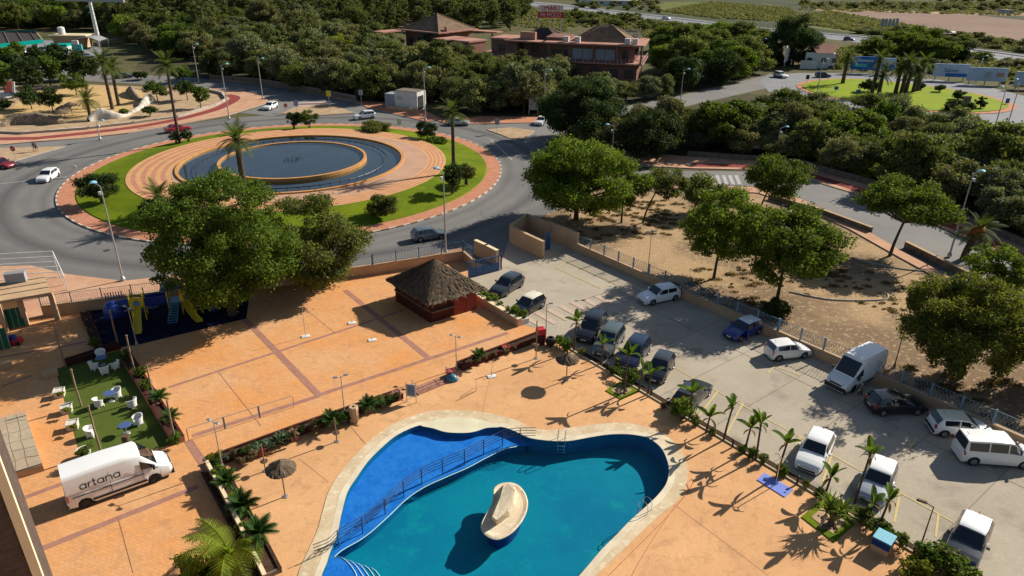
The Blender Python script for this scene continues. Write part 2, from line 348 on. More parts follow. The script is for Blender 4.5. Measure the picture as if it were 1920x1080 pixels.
def stamped(name, c1, c2, c3, bw, bh, rot, patt=.5):
    m, n, l, p = newmat(name); p.inputs['Roughness'].default_value = .85; p.inputs['Specular IOR Level'].default_value = .08
    tc = n.new('ShaderNodeTexCoord'); mp = n.new('ShaderNodeMapping'); mp.inputs['Rotation'].default_value = (0, 0, rot); l.new(tc.outputs['Object'], mp.inputs[0])
    b = n.new('ShaderNodeTexBrick'); b.inputs['Scale'].default_value = 1; b.inputs['Brick Width'].default_value = bw; b.inputs['Row Height'].default_value = bh
    b.inputs['Mortar Size'].default_value = .012; b.inputs['Color1'].default_value = (.9, .9, .9, 1); b.inputs['Color2'].default_value = (1.12, 1.12, 1.12, 1); b.inputs['Mortar'].default_value = (.68, .66, .64, 1)
    l.new(mp.outputs[0], b.inputs['Vector'])
    col = mixrgb(n, l, ramp(n, l, noise(n, l, .16, 6, .65), .36, .64), c1, c2)
    col = mixrgb(n, l, ramp(n, l, noise(n, l, .9, 5, .7, dist=1.), .52, .75), col, c3)
    col = mixrgb(n, l, patt, col, b.outputs[0], 'MULTIPLY')
    fn = ramp(n, l, noise(n, l, 6, 4, .75), .2, .8); mr = n.new('ShaderNodeMapRange'); mr.inputs[3].default_value = .86; mr.inputs[4].default_value = 1.14; l.new(fn, mr.inputs[0])
    col = mixrgb(n, l, 1., col, mr.outputs[0], 'MULTIPLY'); l.new(col, p.inputs['Base Color'])
    bp = n.new('ShaderNodeBump'); bp.inputs['Strength'].default_value = .25; bp.inputs['Distance'].default_value = .02; l.new(noise(n, l, 9, 4), bp.inputs['Height']); l.new(bp.outputs[0], p.inputs['Normal'])
    return m
M['deck'] = stamped('stamped_orange_concrete_deck', (.63, .355, .17), (.53, .285, .13), (.41, .225, .11), 3.1, 2.3, .62, .12)
M['plaza'] = stamped('stamped_orange_plaza_paving', (.585, .325, .158), (.60, .270, .092), (.44, .232, .115), .42, .21, .37)
M['flag'] = stamped('sandstone_flags', (.42, .34, .24), (.36, .28, .19), (.30, .24, .17), .9, .6, .37)
def water(name, tint, rough=.015, bump=.08, bscale=1.4, ior=1.33):
    m, n, l, p = newmat(name); n.remove(p)
    tr = n.new('ShaderNodeBsdfTransparent'); tr.inputs[0].default_value = (*tint, 1)
    gl = n.new('ShaderNodeBsdfGlossy'); gl.inputs['Roughness'].default_value = rough
    fr = n.new('ShaderNodeFresnel'); fr.inputs[0].default_value = ior
    b = n.new('ShaderNodeBump'); b.inputs['Strength'].default_value = bump; b.inputs['Distance'].default_value = .05
    l.new(noise(n, l, bscale, 3), b.inputs['Height'])
    l.new(b.outputs[0], gl.inputs['Normal']); l.new(b.outputs[0], fr.inputs['Normal'])
    gm = n.new('ShaderNodeNewGeometry'); iv = n.new('ShaderNodeMath'); iv.operation = 'SUBTRACT'; iv.inputs[0].default_value = 1; l.new(gm.outputs['Backfacing'], iv.inputs[1])
    mu = n.new('ShaderNodeMath'); mu.operation = 'MULTIPLY'; l.new(fr.outputs[0], mu.inputs[0]); l.new(iv.outputs[0], mu.inputs[1])
    x = n.new('ShaderNodeMixShader'); l.new(mu.outputs[0], x.inputs[0]); l.new(tr.outputs[0], x.inputs[1]); l.new(gl.outputs[0], x.inputs[2])
    l.new(x.outputs[0], n['Material Output'].inputs[0]); return m
M['poolwater'] = water('pool_water', (.86, .97, 1.0), ior=1.14, bump=.22, bscale=2.2)
M['fountwater'] = water('fountain_water', (.62, .72, .78), bump=.15, bscale=.9)
def paint(name, c, rough=.28, metal=0.): return plain(name, c, rough, metal, .5, .6)
PAINT = dict(white=paint('white_car_paint', (.74, .74, .72)), silver=paint('silver_car_paint', (.42, .45, .47), .3, .5), black=paint('black_car_paint', (.012, .013, .016), .2),
             navy=paint('navy_car_paint', (.012, .018, .04), .2), grey=paint('grey_green_car_paint', (.10, .125, .12), .28, .3), blue=paint('blue_car_paint', (.012, .03, .17), .25),
             red=paint('red_car_paint', (.30, .008, .015), .25), cream=paint('cream_car_paint', (.70, .64, .48)), slate=paint('slate_car_paint', (.12, .155, .17), .28, .4), charcoal=paint('charcoal_car_paint', (.045, .05, .06), .25, .3))
random.seed(7); RNG = np.random.default_rng(7)
# ================================================================== ground, roads, pavements
POOL_OUT = [(559,1080),(572,1047),(594,999),(605,961),(616,924),(636,891),(669,852),(705,818),(747,792),(799,774),(845,770),(897,773),(960,786),(988,800),(1015,807),(1043,807),(1085,801),(1127,796),(1168,794),(1204,800),(1238,812),(1265,832),(1284,860),(1289,891),(1283,919),(1263,947),(1232,972),(1199,1002),(1171,1030),(1118,1080),(1070,1125),(1000,1180),(900,1220),(780,1230),(670,1205),(590,1155),(562,1115)]
POOL_IN = [(604,1080),(613,1058),(619,1038),(633,1002),(641,963),(652,924),(669,897),(691,866),(719,838),(747,816),(788,799),(813,805),(836,812),(869,813.5),(891,811),(913,804),(938,802),(960,808),(988,821),(1004,825),(1029,828),(1049,829),(1071,828),(1099,823),(1132,817.5),(1160,815.5),(1188,817),(1215,823),(1238,840),(1250,863),(1254,885),(1249,908),(1233,930),(1210,952),(1182,977),(1154,1006),(1127,1033),(1099,1066),(1065,1100),(990,1150),(895,1185),(785,1192),(690,1172),(625,1135),(603,1105)]
pool_out = spline(GP(POOL_OUT), 4); pool_in = spline(GP(POOL_IN), 4)
def sheetobj(name, pts, z, m, holes=(), parent=None):
    o = MB().sheet(pts, holes, z).build(name, m, parent)
    return o if parent else structure(o)
sheetobj('ground', [(-4500, -600), (4500, -600), (4500, 6000), (-4500, 6000)], 0, M['scrub'], [pool_out])
def circle(c, r, n=96, a0=0): return [Vector((c.x + r * math.cos(a0 + 2 * math.pi * k / n), c.y + r * math.sin(a0 + 2 * math.pi * k / n), 0)) for k in range(n)]
sheetobj('ring_road', circle(RC, 43.2), .020, M['asphalt'], [circle(RC, 31.9)])
def pxsheet(name, pts, z, m, parent=None): return sheetobj(name, GP(pts), z, m, (), parent)
pxsheet('road_west', [(-500,262),(60,268),(240,252),(160,330),(60,420),(120,480),(60,500),(-60,498),(-500,560)], .024, M['asphalt'])
pxsheet('road_north', [(450,212),(505,195),(470,176),(392,166),(300,160),(160,152),(-200,150),(-200,140),(160,140),(300,142),(380,147),(480,157),(560,170),(640,186),(690,196),(760,215),(700,228),(560,222)], .028, M['asphalt'])
pxsheet('road_east', [(880,238),(1000,226),(1130,207),(1270,180),(1400,150),(1445,138),(1470,158),(1400,174),(1280,201),(1130,226),(1050,250),(1020,275),(960,300),(900,262)], .032, M['asphalt'])
pxsheet('road_south_east', [(950,290),(1020,290),(1090,300),(1200,320),(1420,322),(1510,335),(1640,378),(1760,428),(1920,498),(2200,630),(2200,800),(1920,590),(1800,530),(1690,470),(1600,418),(1500,372),(1420,350),(1200,345),(1110,350),(1040,398),(1000,405),(940,440),(900,400)], .036, M['asphalt'])
pxsheet('gate_apron', [(860,475),(940,440),(1010,398),(1025,425),(960,448),(962,480),(935,508),(884,492)], .0275, M['asphalt'])
def pavement(name, pts, m, h=.15, z0=0, kerb=M['kerb']):
    return structure(MB().prism(GP(pts), z0, h, 0, mside=1).build(name, [m, kerb]))
pv_park = pavement('park_pavement', [(-500,284),(0,272.6),(74,266),(148,261),(240,250.5),(330,235),(428,217),(480,201),(505,193),(498,183),(470,175),(440,170),(392,166.5),(394,171),(417,177),(425,188),(403,200),(333,222),(167,243),(42,253),(0,251),(-500,258)], M['brickpale'])
def pathstrip(name, pts, w, z, m, parent=None, px=True):
    P = spline(GP(pts) if px else pts, 5, False); L = []; Rr = []
    for i, p in enumerate(P):
        d = (P[min(i + 1, len(P) - 1)] - P[max(i - 1, 0)]); d.z = 0; d.normalize(); n = Vector((-d.y, d.x, 0)) * w / 2
        L.append(p + n); Rr.append(p - n)
    b = MB(); k = len(P)
    b.add([(p.x, p.y, z) for p in L + Rr], [(i, k + i, k + i + 1, i + 1) for i in range(k - 1)])
    b.f = [f if up(b.v, f) else f[::-1] for f in b.f]
    o = b.build(name, m, parent)
    return o if parent else structure(o)
pathstrip('cycle_lane', [(-500,270),(0,262),(100,257.5),(278,236),(389,211),(430,194),(441,184),(425,179)], 2.3, .158, M['redlane'])
pavement('splitter_island', [(527,214),(550,203),(575,199),(612,197),(640,203),(662,213),(600,217)], M['gravel'])
pavement('splitter_island', [(912,244),(960,240),(1003,246),(985,262),(955,260),(935,252)], M['gravel'])
pavement('splitter_island', [(-200,262),(0,279),(60,277.5),(122,276),(72,290),(28,303),(-200,320)], M['gravel'])
pavement('booth_pavement', [(660,189),(720,193),(790,205),(830,225),(800,229),(740,215),(690,203)], M['brick'])
pavement('north_pavement', [(818,226),(840,234),(1000,231),(1012,221),(900,219)], M['brick'])
pathstrip('north_kerb_strip', [(395,150),(480,156),(560,169),(640,185),(665,190)], 2.0, .06, M['brickpale'])
pavement('wood_edge_pavement', [(1130,292),(1200,312),(1300,317),(1420,320),(1500,333),(1640,376),(1760,426),(1920,496),(2200,628),(2200,585),(1920,466),(1760,398),(1640,352),(1500,312),(1420,303),(1280,294),(1170,285)], M['brickpale'])
pathstrip('cycle_lane', [(1300,311),(1420,314),(1500,326),(1640,367),(1760,415),(1920,485),(2200,610)], 2.0, .158, M['redlane'])
pavement('lot_pavement', [(1200,346),(1420,352),(1500,374),(1600,420),(1690,472),(1800,532),(1920,592),(2200,810),(2200,850),(1920,611),(1790,541),(1680,481),(1590,430),(1490,385),(1420,363),(1340,358),(1200,352)], M['brickpale'])
pavement('front_pavement', [(-500,575),(-60,503),(60,500),(125,516),(232,529),(320,519),(735,498),(866,466),(869,486),(700,513),(151,583),(110,590),(-500,700)], M['brickpale'])
pxsheet('dirt_lot', [(1035,448),(1000,405),(1040,398),(1110,351),(1200,351),(1340,357),(1420,362),(1490,384),(1590,429),(1680,480),(1790,540),(1920,610),(2200,848),(2600,1300),(2300,1040),(1920,868),(1773,779),(1645,712),(1388,604),(1211,525)], .012, M['soil'])
def edging(pts, w=.22, h=.16, m=None, name='stone_edging'):
    P = spline(GP(pts), 6, False); b = MB()
    b.tube([(p.x, p.y, h * .3) for p in P], w / 2, 6); return structure(b.build(name, m or M['kerb']))
edging([(1480,548),(1560,563),(1655,563),(1664,552)]); edging([(1600,486),(1690,505),(1770,511)])
WD = G(1773, 781) - G(1035, 452); WD.normalize()
DD = G(1679, 1016) - G(1085, 664); DD.normalize(); DN = Vector((-DD.y, DD.x, 0))
D1 = G(1008, 618); WA = G(1035, 450)
edge_px = [(869,488),(880,522),(891,557),(972,607),(1008,618)]
park_poly = GP(edge_px) + [D1 + DD * 105, WA + WD * 110, WA, G(990, 431), G(952, 456), G(937, 504)]
lot = sheetobj('parking_lot', park_poly, .042, M['concrete'])
NW0, NW1, NW2, NW3 = G(151, 585), G(700, 515), G(869, 488), None
nd = (NW1 - NW0).normalized()
deck_poly = [NW0 - nd * 40, NW0, NW1] + GP(edge_px) + [D1 + DD * 105, Vector((62, -45, 0)), Vector((-75, -45, 0))]
# planter line splits the pool deck from the paved plaza
plan_px = [(1008,636),(852,697),(700,762),(560,818),(385,880),(430,962),(475,1040),(520,1125),(600,1260)]
deck = sheetobj('pool_deck', GP([(1008,618)] + plan_px) + [Vector((-6, -45, 0)), Vector((62, -45, 0)), D1 + DD * 105], .040, M['deck'], [pool_out])
plaza = sheetobj('plaza', [NW0 - nd * 40, NW0, NW1] + GP(edge_px[:-1]) + GP([(1008,618)] + plan_px) + [Vector((-6, -45, 0)), Vector((-75, -45, 0))], .040, M['plaza'])
def band(name, a, b, w, m, parent, z=.048): return MB().strip(G(*a), G(*b), w, z).build(name, m, parent)
for a, b, w in (((458,598),(600,744),.55), ((361,818),(599,743),.42), ((599,741),(952,625),.42), ((647,545),(802,671),.55), ((317,727),(758,582),.3), ((353,827),(392,886),.55), ((58,1038),(372,913),.45), ((19,944),(122,906),.4), ((0,671),(161,642),.3), ((5,725),(60,705),.25)):
    band('paving_band', a, b, w, M['band'], plaza, .048 + .004 * random.random())
for a, b in (((411,700),(490,800)), ((628,625),(560,570)), ((222,972),(250,1075)), ((640,780),(700,850))):
    band('joint', a, b, .03, M['band'], plaza, .056)
for a, b in (((1264,947),(1440,1080)), ((1150,760),(1110,640)), ((616,905),(560,860)), ((900,790),(930,660))):
    band('joint', a, b, .03, M['band'], deck, .046)
# concrete slab joints and painted bays
b = MB()
for k in range(0, 20):
    p = D1 + DD * (4 + 5.0 * k); b.strip(p + DN * .3, p + DN * 21, .05, .0485)
b.build('joint', M['joint'], lot)
MB().strip(D1 + DN * 11.2 + DD * 2, D1 + DN * 11.2 + DD * 100, .05, .0525).build('joint', M['joint'], lot)
MB().strip(D1 + DN * 16.5 + DD * 2, D1 + DN * 16.5 + DD * 100, .05, .0525).build('joint', M['joint'], lot)
for a, c in (((1346,734),(1304,789)),((1393,757),(1362,814)),((1501,819),(1487,848)),((1560,850),(1542,905)),((1687,927),(1676,980)),((1759,966),(1754,1008)),((1834,1027),(1829,1085)),((1262,687),(1240,720))):
    MB().strip(G(*a), G(*c), .13, .057).build('bay_line', M['yellow'], lot)
MB().strip(G(1232,672), G(1790,982), .11, .0615).build('bay_line', M['yellow'], lot)
for a, c in (((1043,503),(1125,541)),((1063,492),(1150,530)),((1043,503),(1063,492)),((1125,541),(1150,530)),((1460,680),(1440,700)),((1720,820),(1700,850)),((1800,856),(1780,862)),((1460,690),(1500,705))):
    MB().strip(G(*a), G(*c), .12, .0655).build('bay_line', M['yellow'], lot)
for k in range(10):
    t = k / 9; a = G(1000 + 200 * t, 603 - 60 * t); 
    MB().strip(a - DN * 0 + DD * -1.3, a + DD * 1.5, .62, .069).build('crossing_stripe', M['zebrapink'], lot)
# zebra on the south-east road, give-way hatch by the north arm
for k in range(8):
    MB().strip(G(1296 + 12 * k, 329), G(1303 + 12 * k, 346), .55, .043).build('crossing_stripe', M['white'], None)['kind'] = 'structure'
for k, m in enumerate(('white', 'redlane', 'white')):
    MB().strip(G(560, 193.5 + 2.2 * k), G(612, 192 + 2.4 * k), 1.6, .036).build('road_hatching', M[m], None)['kind'] = 'structure'
for a, c in (((0,345),(125,332)), ((920,262),(960,300)), ((640,205),(680,215))):
    MB().strip(G(*a), G(*c), .2, .0425).build('give_way_line', M['white'], None)['kind'] = 'structure'
# far plain: highway, fields
pxsheet('scrub_plain', [(960,-22),(1300,-22),(1920,-24),(2400,-24),(2400,160),(1920,102),(1440,52),(1160,19)], .010, M['scrubfield'])
pxsheet('ploughed_field', [(1560,22),(1700,21),(1800,25),(1920,38),(2300,70),(2300,115),(1920,78),(1800,62),(1690,45),(1620,33)], .018, M['field'])
pxsheet('meadow', [(1215,12),(1260,3),(1330,4),(1440,14),(1500,28),(1480,42),(1330,34),(1240,24)], .018, M['meadow'])
pxsheet('meadow', [(1530,38),(1600,42),(1650,58),(1600,62),(1520,52)], .018, M['meadow'])
pxsheet('dirt_track', [(1530,17),(1920,24),(2300,50),(2300,58),(1920,30),(1530,20)], .024, M['soil'])
pxsheet('highway', [(700,-10),(960,-1),(1057,8),(1160,20),(1300,36),(1440,53),(1540,61),(1620,68),(1754,81),(1818,90),(1920,103),(2300,150),(2300,178),(1920,120),(1818,105),(1754,94),(1620,81),(1540,72),(1440,65),(1300,49),(1160,32),(1057,19),(960,9),(700,-4)], .030, M['highway'])
def barrier(pts, name, label, h=.8):
    t = thing(name, label, 'guard rail', G(*pts[0])); o = t.location.copy(); P = spline(GP(pts), 6, False); r = MB()
    r.tube([(p.x - o.x, p.y - o.y, h) for p in P], .16, 4); r.build('rail', M['greymetal'], t)
    for p in P[::2]: MB().box((p.x - o.x, p.y - o.y, h / 2), (.12, .12, h)).build('post', M['greymetal'], t)
barrier([(960,3),(1160,25),(1300,42),(1440,58),(1620,74),(1818,97),(1920,111)], 'guard_rail', 'grey steel guard rail along the middle of the highway')
barrier([(960,10),(1160,33),(1300,50),(1440,66),(1540,73)], 'guard_rail', 'grey steel guard rail on the near edge of the highway')
FAR_LAWN = [(1505,160),(1530,153),(1565,150),(1612,150),(1662,154),(1745,164),(1829,178),(1884,194),(1887,203),(1857,210),(1787,211),(1690,203),(1579,186),(1540,178),(1512,169)]
pxsheet('far_ring_road', [(1425,150),(1450,140),(1500,137),(1620,138),(1760,150),(1860,165),(1940,185),(2050,215),(2300,250),(2300,280),(2000,250),(1930,238),(1880,237),(1780,230),(1600,207),(1500,186),(1440,172)], .040, M['highway'])
fl = spline(GP(FAR_LAWN), 4); cf = sum(fl, Vector()) / len(fl)
structure(MB().prism([cf + (p - cf) * 1.07 for p in fl], 0, .15, 0, mside=1).build('far_ring_pavement', [M['brick'], M['kerbwhite']]))
structure(MB().prism(fl, .1, .25).build('far_lawn', M['farlawn']))
pxsheet('park_gravel', [(-500,256),(0,250.5),(42,252.5),(167,242.5),(333,221.5),(403,199.5),(424,188),(416,177.5),(394,172),(300,164),(160,158),(-300,165)], .014, M['gravel'])
pxsheet('park_sand', [(-60,238),(0,236),(60,228),(165,226),(230,214),(262,200),(280,186),(262,170),(235,164),(150,160),(60,170),(20,205),(-60,215)], .024, M['sand'])
pxsheet('wood_floor', [(395,148),(480,155),(640,184),(760,200),(900,216),(1010,218),(1130,204),(1270,177),(1400,148),(1240,140),(1060,140),(880,120),(720,80),(560,40),(380,40),(300,80),(250,130)], .008, M['wood_floor'])
pxsheet('wood_floor', [(1130,228),(1280,203),(1400,176),(1500,188),(1600,209),(1780,232),(1930,240),(2300,300),(2300,600),(1920,460),(1760,394),(1640,350),(1500,310),(1280,292),(1120,288),(1050,252)], .008, M['wood_floor'])
pxsheet('forecourt', [(-200,85),(60,75),(170,78),(200,100),(185,140),(160,150),(-200,150)], .022, M['highway'])
# ------------------------------------------------------------------ roundabout island
def ring(b, c1, r1, z1, c2, r2, z2, mi=0, n=120):
    vs = []
    for c, r, z in ((c1, r1, z1), (c2, r2, z2)):
        for k in range(n):
            t = 2 * math.pi * k / n; vs.append((c[0] + r * math.cos(t), c[1] + r * math.sin(t), z))
    b.add(vs, [(k, (k + 1) % n, n + (k + 1) % n, n + k) for k in range(n)], mi); return b
isl = structure(ring(ring(MB(), RC, 32.0, 0, RC, 32.0, .15, 1), RC, 32.0, .15, RC, 29.9, .17).build('roundabout_pavement', [M['brick'], M['kerb']]))
kw = MB().box((0, 0, .085), (1.0, .2, .17)).mesh('kerb_stone', M['kerbwhite']); kd = MB().box((0, 0, .085), (1.0, .2, .17)).mesh('kerb_stone', M['kerbdark'])
for k in range(196):
    a = 2 * math.pi * k / 196; obj('kerb_stone', kw if k % 2 else kd, isl, (RC.x + 32.1 * math.cos(a), RC.y + 32.1 * math.sin(a), 0), (0, 0, a + math.pi / 2))
b = MB(); prof = [(29.9, .14), (29.75, .26), (27.5, .45), (25.2, .85), (23.4, 1.12)]
for (r1, z1), (r2, z2) in zip(prof, prof[1:]): ring(b, RC, r1, z1, RC, r2, z2)
structure(b.build('roundabout_lawn', M['lawn'], smooth=True))
OFF = Vector((1.75, -.55, 0)); fz = 1.12
fp = structure(ring(MB(), RC, 23.45, .9, RC, 23.45, 1.16).build('fountain_terrace', M['ringgold']))
def lerpc(t): return RC + OFF * t, 23.45 + (18.95 - 23.45) * t, 1.16 + .14 * t
for k in range(9):
    c1, r1, z1 = lerpc(k / 9); c2, r2, z2 = lerpc((k + 1) / 9)
    ring(MB(), c1, r1, z1, c2, r2, z2).build('paving_ring', M['ringgold'] if k % 2 == 0 else M['ringred'], fp)
c1, r1, z1 = lerpc(1); ring(MB(), c1, r1, z1, RC, 16.9, 1.32).build('paving_ring', M['ringpink'], fp)
ft = thing('fountain', 'large round fountain with two nested basins of dark water on the roundabout', 'fountain', RC)
O = Vector((0, 0, 0))
b = MB(); ring(b, O, 16.95, 1.2, O, 16.95, 1.52); ring(b, O, 16.95, 1.52, O, 16.5, 1.52); ring(b, O, 16.5, 1.52, O, 16.5, .9); b.build('outer_rim', M['fountrim'], ft)
b = MB(); ring(b, O, 11.1, .9, O, 11.1, 1.78); ring(b, O, 11.1, 1.78, O, 10.68, 1.78); ring(b, O, 10.68, 1.78, O, 10.68, 1.3); b.build('inner_rim', M['fountrim'], ft)
ring(MB(), O, 16.55, .95, O, 11.0, .95).build('outer_floor', M['fountfloor'], ft)
MB().sheet(circle(O, 10.7), (), 1.35).build('inner_floor', M['fountfloor'], ft)
ring(MB(), O, 16.51, 1.34, O, 11.08, 1.34).build('outer_water', M['fountwater'], ft)
MB().sheet(circle(O, 10.69), (), 1.68).build('inner_water', M['fountwater'], ft)
b = MB()
for k in range(60):
    a = 2 * math.pi * k / 60; b.tube([(14.2 * math.cos(a), 14.2 * math.sin(a), .95), (14.2 * math.cos(a), 14.2 * math.sin(a), 1.45)], .07, 5)
b.tube([(14.2 * math.cos(a), 14.2 * math.sin(a), 1.35) for a in np.linspace(0, 2 * math.pi, 61)], .06, 5, cap=False)
o = b.build('nozzle_ring', M['darkmetal'], ft); o['kind'] = 'stuff'
b = MB()
for k in range(26):
    a = random.random() * 6.28; r = 1.6 * math.sqrt(random.random()); b.tube([(r * math.cos(a), r * math.sin(a), 1.3), (r * math.cos(a), r * math.sin(a), 1.74)], .06, 5)
o = b.build('nozzle_cluster', M['darkmetal'], ft); o['kind'] = 'stuff'
# ------------------------------------------------------------------ swimming pool
zw = .0
pc = structure(MB().sheet(pool_out, [pool_in], .075).wall(pool_out, 0, .075, closed=True).build('pool_coping', M['coping']))
cin = sum(pool_in, Vector()) / len(pool_in)
def offs(loop, d):
    n = len(loop); out = []
    for i, p in enumerate(loop):
        t = (loop[(i + 1) % n] - loop[i - 1]); t.z = 0; t.normalize(); q = Vector((-t.y, t.x, 0)) * d
        out.append(p + q)
    return out
ar = sum(p.x * q.y - q.x * p.y for p, q in zip(pool_in, pool_in[1:] + pool_in[:1])); sg = -1 if ar > 0 else 1
MB().sheet(offs(pool_in, sg * .42), [offs(pool_in, sg * .02)], .083).build('coping_edge', M['copingin'], pc)
MB().sheet(spline(GP([(788,799),(812,790),(845,784.5),(880,785),(912,792),(938,802),(913,804),(891,811),(869,813.5),(836,812),(813,805)]), 3), (), .090).build('beach_entry', M['beach'], pc)
b = MB().wall(pool_in, -1.25, .075, 0, True); b.build('pool_wall', M['poolside'], pc)
DIV = [(604,1052),(619,1036),(636,1020),(680,994),(722,958),(758,924),(791,902),(830,884),(872,866),(908,847),(942,831),(965,826),(1004,825),(1010,822)]
div = spline(GP(DIV), 4, False)
def nearest(p): return min(range(len(pool_in)), key=lambda i: (pool_in[i] - p).length)
i0, i1 = nearest(div[0]), nearest(div[-1])
def arc(i, j):
    out = []
    while i != j: out.append(pool_in[i]); i = (i + 1) % len(pool_in)
    return out + [pool_in[j]]
def inside(p, poly):
    c = False; j = len(poly) - 1
    for i in range(len(poly)):
        a, b = poly[i], poly[j]
        if (a.y > p.y) != (b.y > p.y) and p.x < (b.x - a.x) * (p.y - a.y) / (b.y - a.y) + a.x: c = not c
        j = i
    return c
dl = [p for p in div if inside(p, pool_in) and min((p - q).length for q in pool_in) > .12]
i0, i1 = nearest(dl[0]), nearest(dl[-1])
A = arc(i0, i1); Bq = arc(i1, i0)
pool = structure(MB().sheet(A + dl[::-1], (), -.36).build('pool_floor_shallow', M['shallow']))
structure(MB().sheet(offs(pool_in, sg * .3), (), -1.15).build('pool_floor_deep', M['deep']))
b = MB(); b.wall(dl, -1.15, -.36); b.build('step_wall', M['poolside'], pool)
st = pathstrip('divider_edge', [(x, y) for x, y in DIV[1:-1]], .30, -.352, M['shallow'], pool)
pathstrip('divider_nosing', [(x + 4, y + 3.5) for x, y in DIV[1:-2]], .07, -.346, M['nosing'], pool)
structure(MB().sheet(offs(pool_in, sg * .02), (), zw).build('pool_water', M['poolwater']))
stp = tag(bpy.data.objects.new('pool_steps', None), 'curved blue entry steps with white nosings in the corner of the pool', 'steps'); C.objects.link(stp)
for k in range(5):
    line = spline(GP([(612 - 4 * k, 1040 + 12 * k), (640 + 11 * k, 1040 + 1 * k), (662 + 14 * k, 1062 + 3 * k), (668 + 16 * k, 1085 + 4 * k), (655 + 18 * k, 1130 + 4 * k)]), 5, False)
    zz = -.25 - .14 * k
    if k < 5:
        poly = line + [G(600, 1130), G(603, 1080)]
        MB().prism(poly, -1.2, zz).build('step', M['shallow'] if k < 3 else M['deep'], stp)
    n = MB().tube([(p.x, p.y, zz + .01) for p in line], .035, 4); n.build('nosing', M['nosing'], stp)
# pool railing
rl = thing('pool_railing', 'dark four-bar metal railing between the shallow and deep pool', 'railing', (0, 0, 0))
path = spline(GP([(590,1048)] + DIV[1:-1], -.1), 5, False)
for hgt in (.95, .72, .5, .28): MB().tube([(p.x, p.y, zw + hgt) for p in path], .022, 6).build('rail', M['darkmetal'], rl)
for px, py in ((635,1020),(680,994),(722,958),(757,925),(791,902),(830,884),(871,866),(907,847),(942,831),(975,825)):
    p = G(px, py, -.1); MB().tube([(p.x, p.y, -.4), (p.x, p.y, .87)], .035, 6).build('post', M['darkmetal'], rl)
# pool island rock
rk = thing('pool_island', 'cream sculpted rock island with a ridge in the middle of the pool', 'island', G(945, 958, 0)); ro = rk.location.copy()
OUTL = [(927,913),(941,905),(960,904),(975,911),(986,926),(990,945),(984,968),(968,991),(950,1005),(930,1011),(910,1003),(901,988),(906,972),(916,955),(923,940),(925,926)]
ol = [p - ro for p in spline(GP(OUTL, .28), 4)]; cc = sum(ol, Vector()) / len(ol)
def scl(f, z, dx=0, dy=0): return [Vector((cc.x + (p.x - cc.x) * f + dx, cc.y + (p.y - cc.y) * f + dy, z)) for p in ol]
b = MB(); rings = [scl(.72, -1.2), scl(.76, -.02), scl(.96, .10), scl(1.0, .24), scl(.95, .30), scl(.89, .26), scl(.80, .22)]
n = len(ol); vs = [v for r_ in rings for v in r_]
b.add(vs, [(i * n + k, i * n + (k + 1) % n, (i + 1) * n + (k + 1) % n, (i + 1) * n + k) for i in range(len(rings) - 1) for k in range(n)])
b.sheet(rings[-1], (), .22); b.m = [1 if i < n else 0 for i in range(len(b.f))]; b.build('rim', [M['rockcream'], M['tilenavy']], rk, smooth=50)  # submerged base goes navy: shade below the rim put into the tile colour
b = MB(); base_px = [(936,916),(948,910),(966,914),(972,930),(968,950),(957,968),(944,978),(931,985),(919,975),(920,958),(930,938)]
top_px = [(944,912),(952,909),(963,912),(966,922),(961,942),(952,957),(942,966),(931,974),(923,967),(930,950),(938,930)]
bp = [p - ro for p in GP(base_px, .12)]; tp = [p - ro for p in GP(top_px, .9)]
bp = [Vector((p.x, p.y, .12)) for p in bp]; tp = [Vector((p.x, p.y, .78 + .25 * (1 - abs(i - 1) / 9))) for i, p in enumerate(tp)]
m_ = len(bp); b.add(bp + tp, [(k, (k + 1) % m_, m_ + (k + 1) % m_, m_ + k) for k in range(m_)])
b.add(tp, [tuple(range(m_))]); b.f = [f if len(f) == 4 or up(b.v, f) else f[::-1] for f in b.f]
b.build('ridge', M['rockcream'], rk)
# ladders
def ladder(px, py, dx, dy, label):
    p = G(px, py, .09); t = thing('pool_ladder', label, 'ladder', p, math.atan2(dy, dx))
    for s in (-.25, .25):
        MB().tube([(-.35, s, 0), (-.35, s, .55), (-.25, s, .75), (0, s, .82), (.2, s, .7), (.28, s, .4), (.28, s, -.9)], .024, 6).build('rail', M['chrome'], t, smooth=True)
    for z in (-.25, -.5, -.75): MB().box((.28, 0, z), (.12, .5, .03)).build('rung', M['chrome'], t)
ladder(1053, 826, -.2, -1, 'steel pool ladder on the far edge of the pool')
ladder(1208, 955, -.72, .6, 'steel pool ladder on the right edge of the pool')
# ================================================================== vegetation
def leaf_mesh(name, P, N, size, m, asp=.5, rng=RNG):
    n = len(P); T = rng.normal(size=(n, 3)); T -= N * (T * N).sum(1, keepdims=True); T /= np.linalg.norm(T, axis=1, keepdims=True) + 1e-9
    Bq = np.cross(N, T); s = (size * (.6 + .8 * rng.random(n)))[:, None]
    V = np.stack([P - T * s, P + Bq * s * asp - T * s * .15, P + T * s, P - Bq * s * asp - T * s * .15], 1).reshape(-1, 3).astype(np.float32)
    me = bpy.data.meshes.new(name); me.vertices.add(4 * n); me.vertices.foreach_set('co', V.ravel())
    me.loops.add(4 * n); me.loops.foreach_set('vertex_index', np.arange(4 * n, dtype=np.int32))
    me.polygons.add(n); me.polygons.foreach_set('loop_start', np.arange(0, 4 * n, 4, dtype=np.int32)); me.polygons.foreach_set('loop_total', np.full(n, 4, np.int32))
    me.materials.append(m); me.update(calc_edges=True); return me
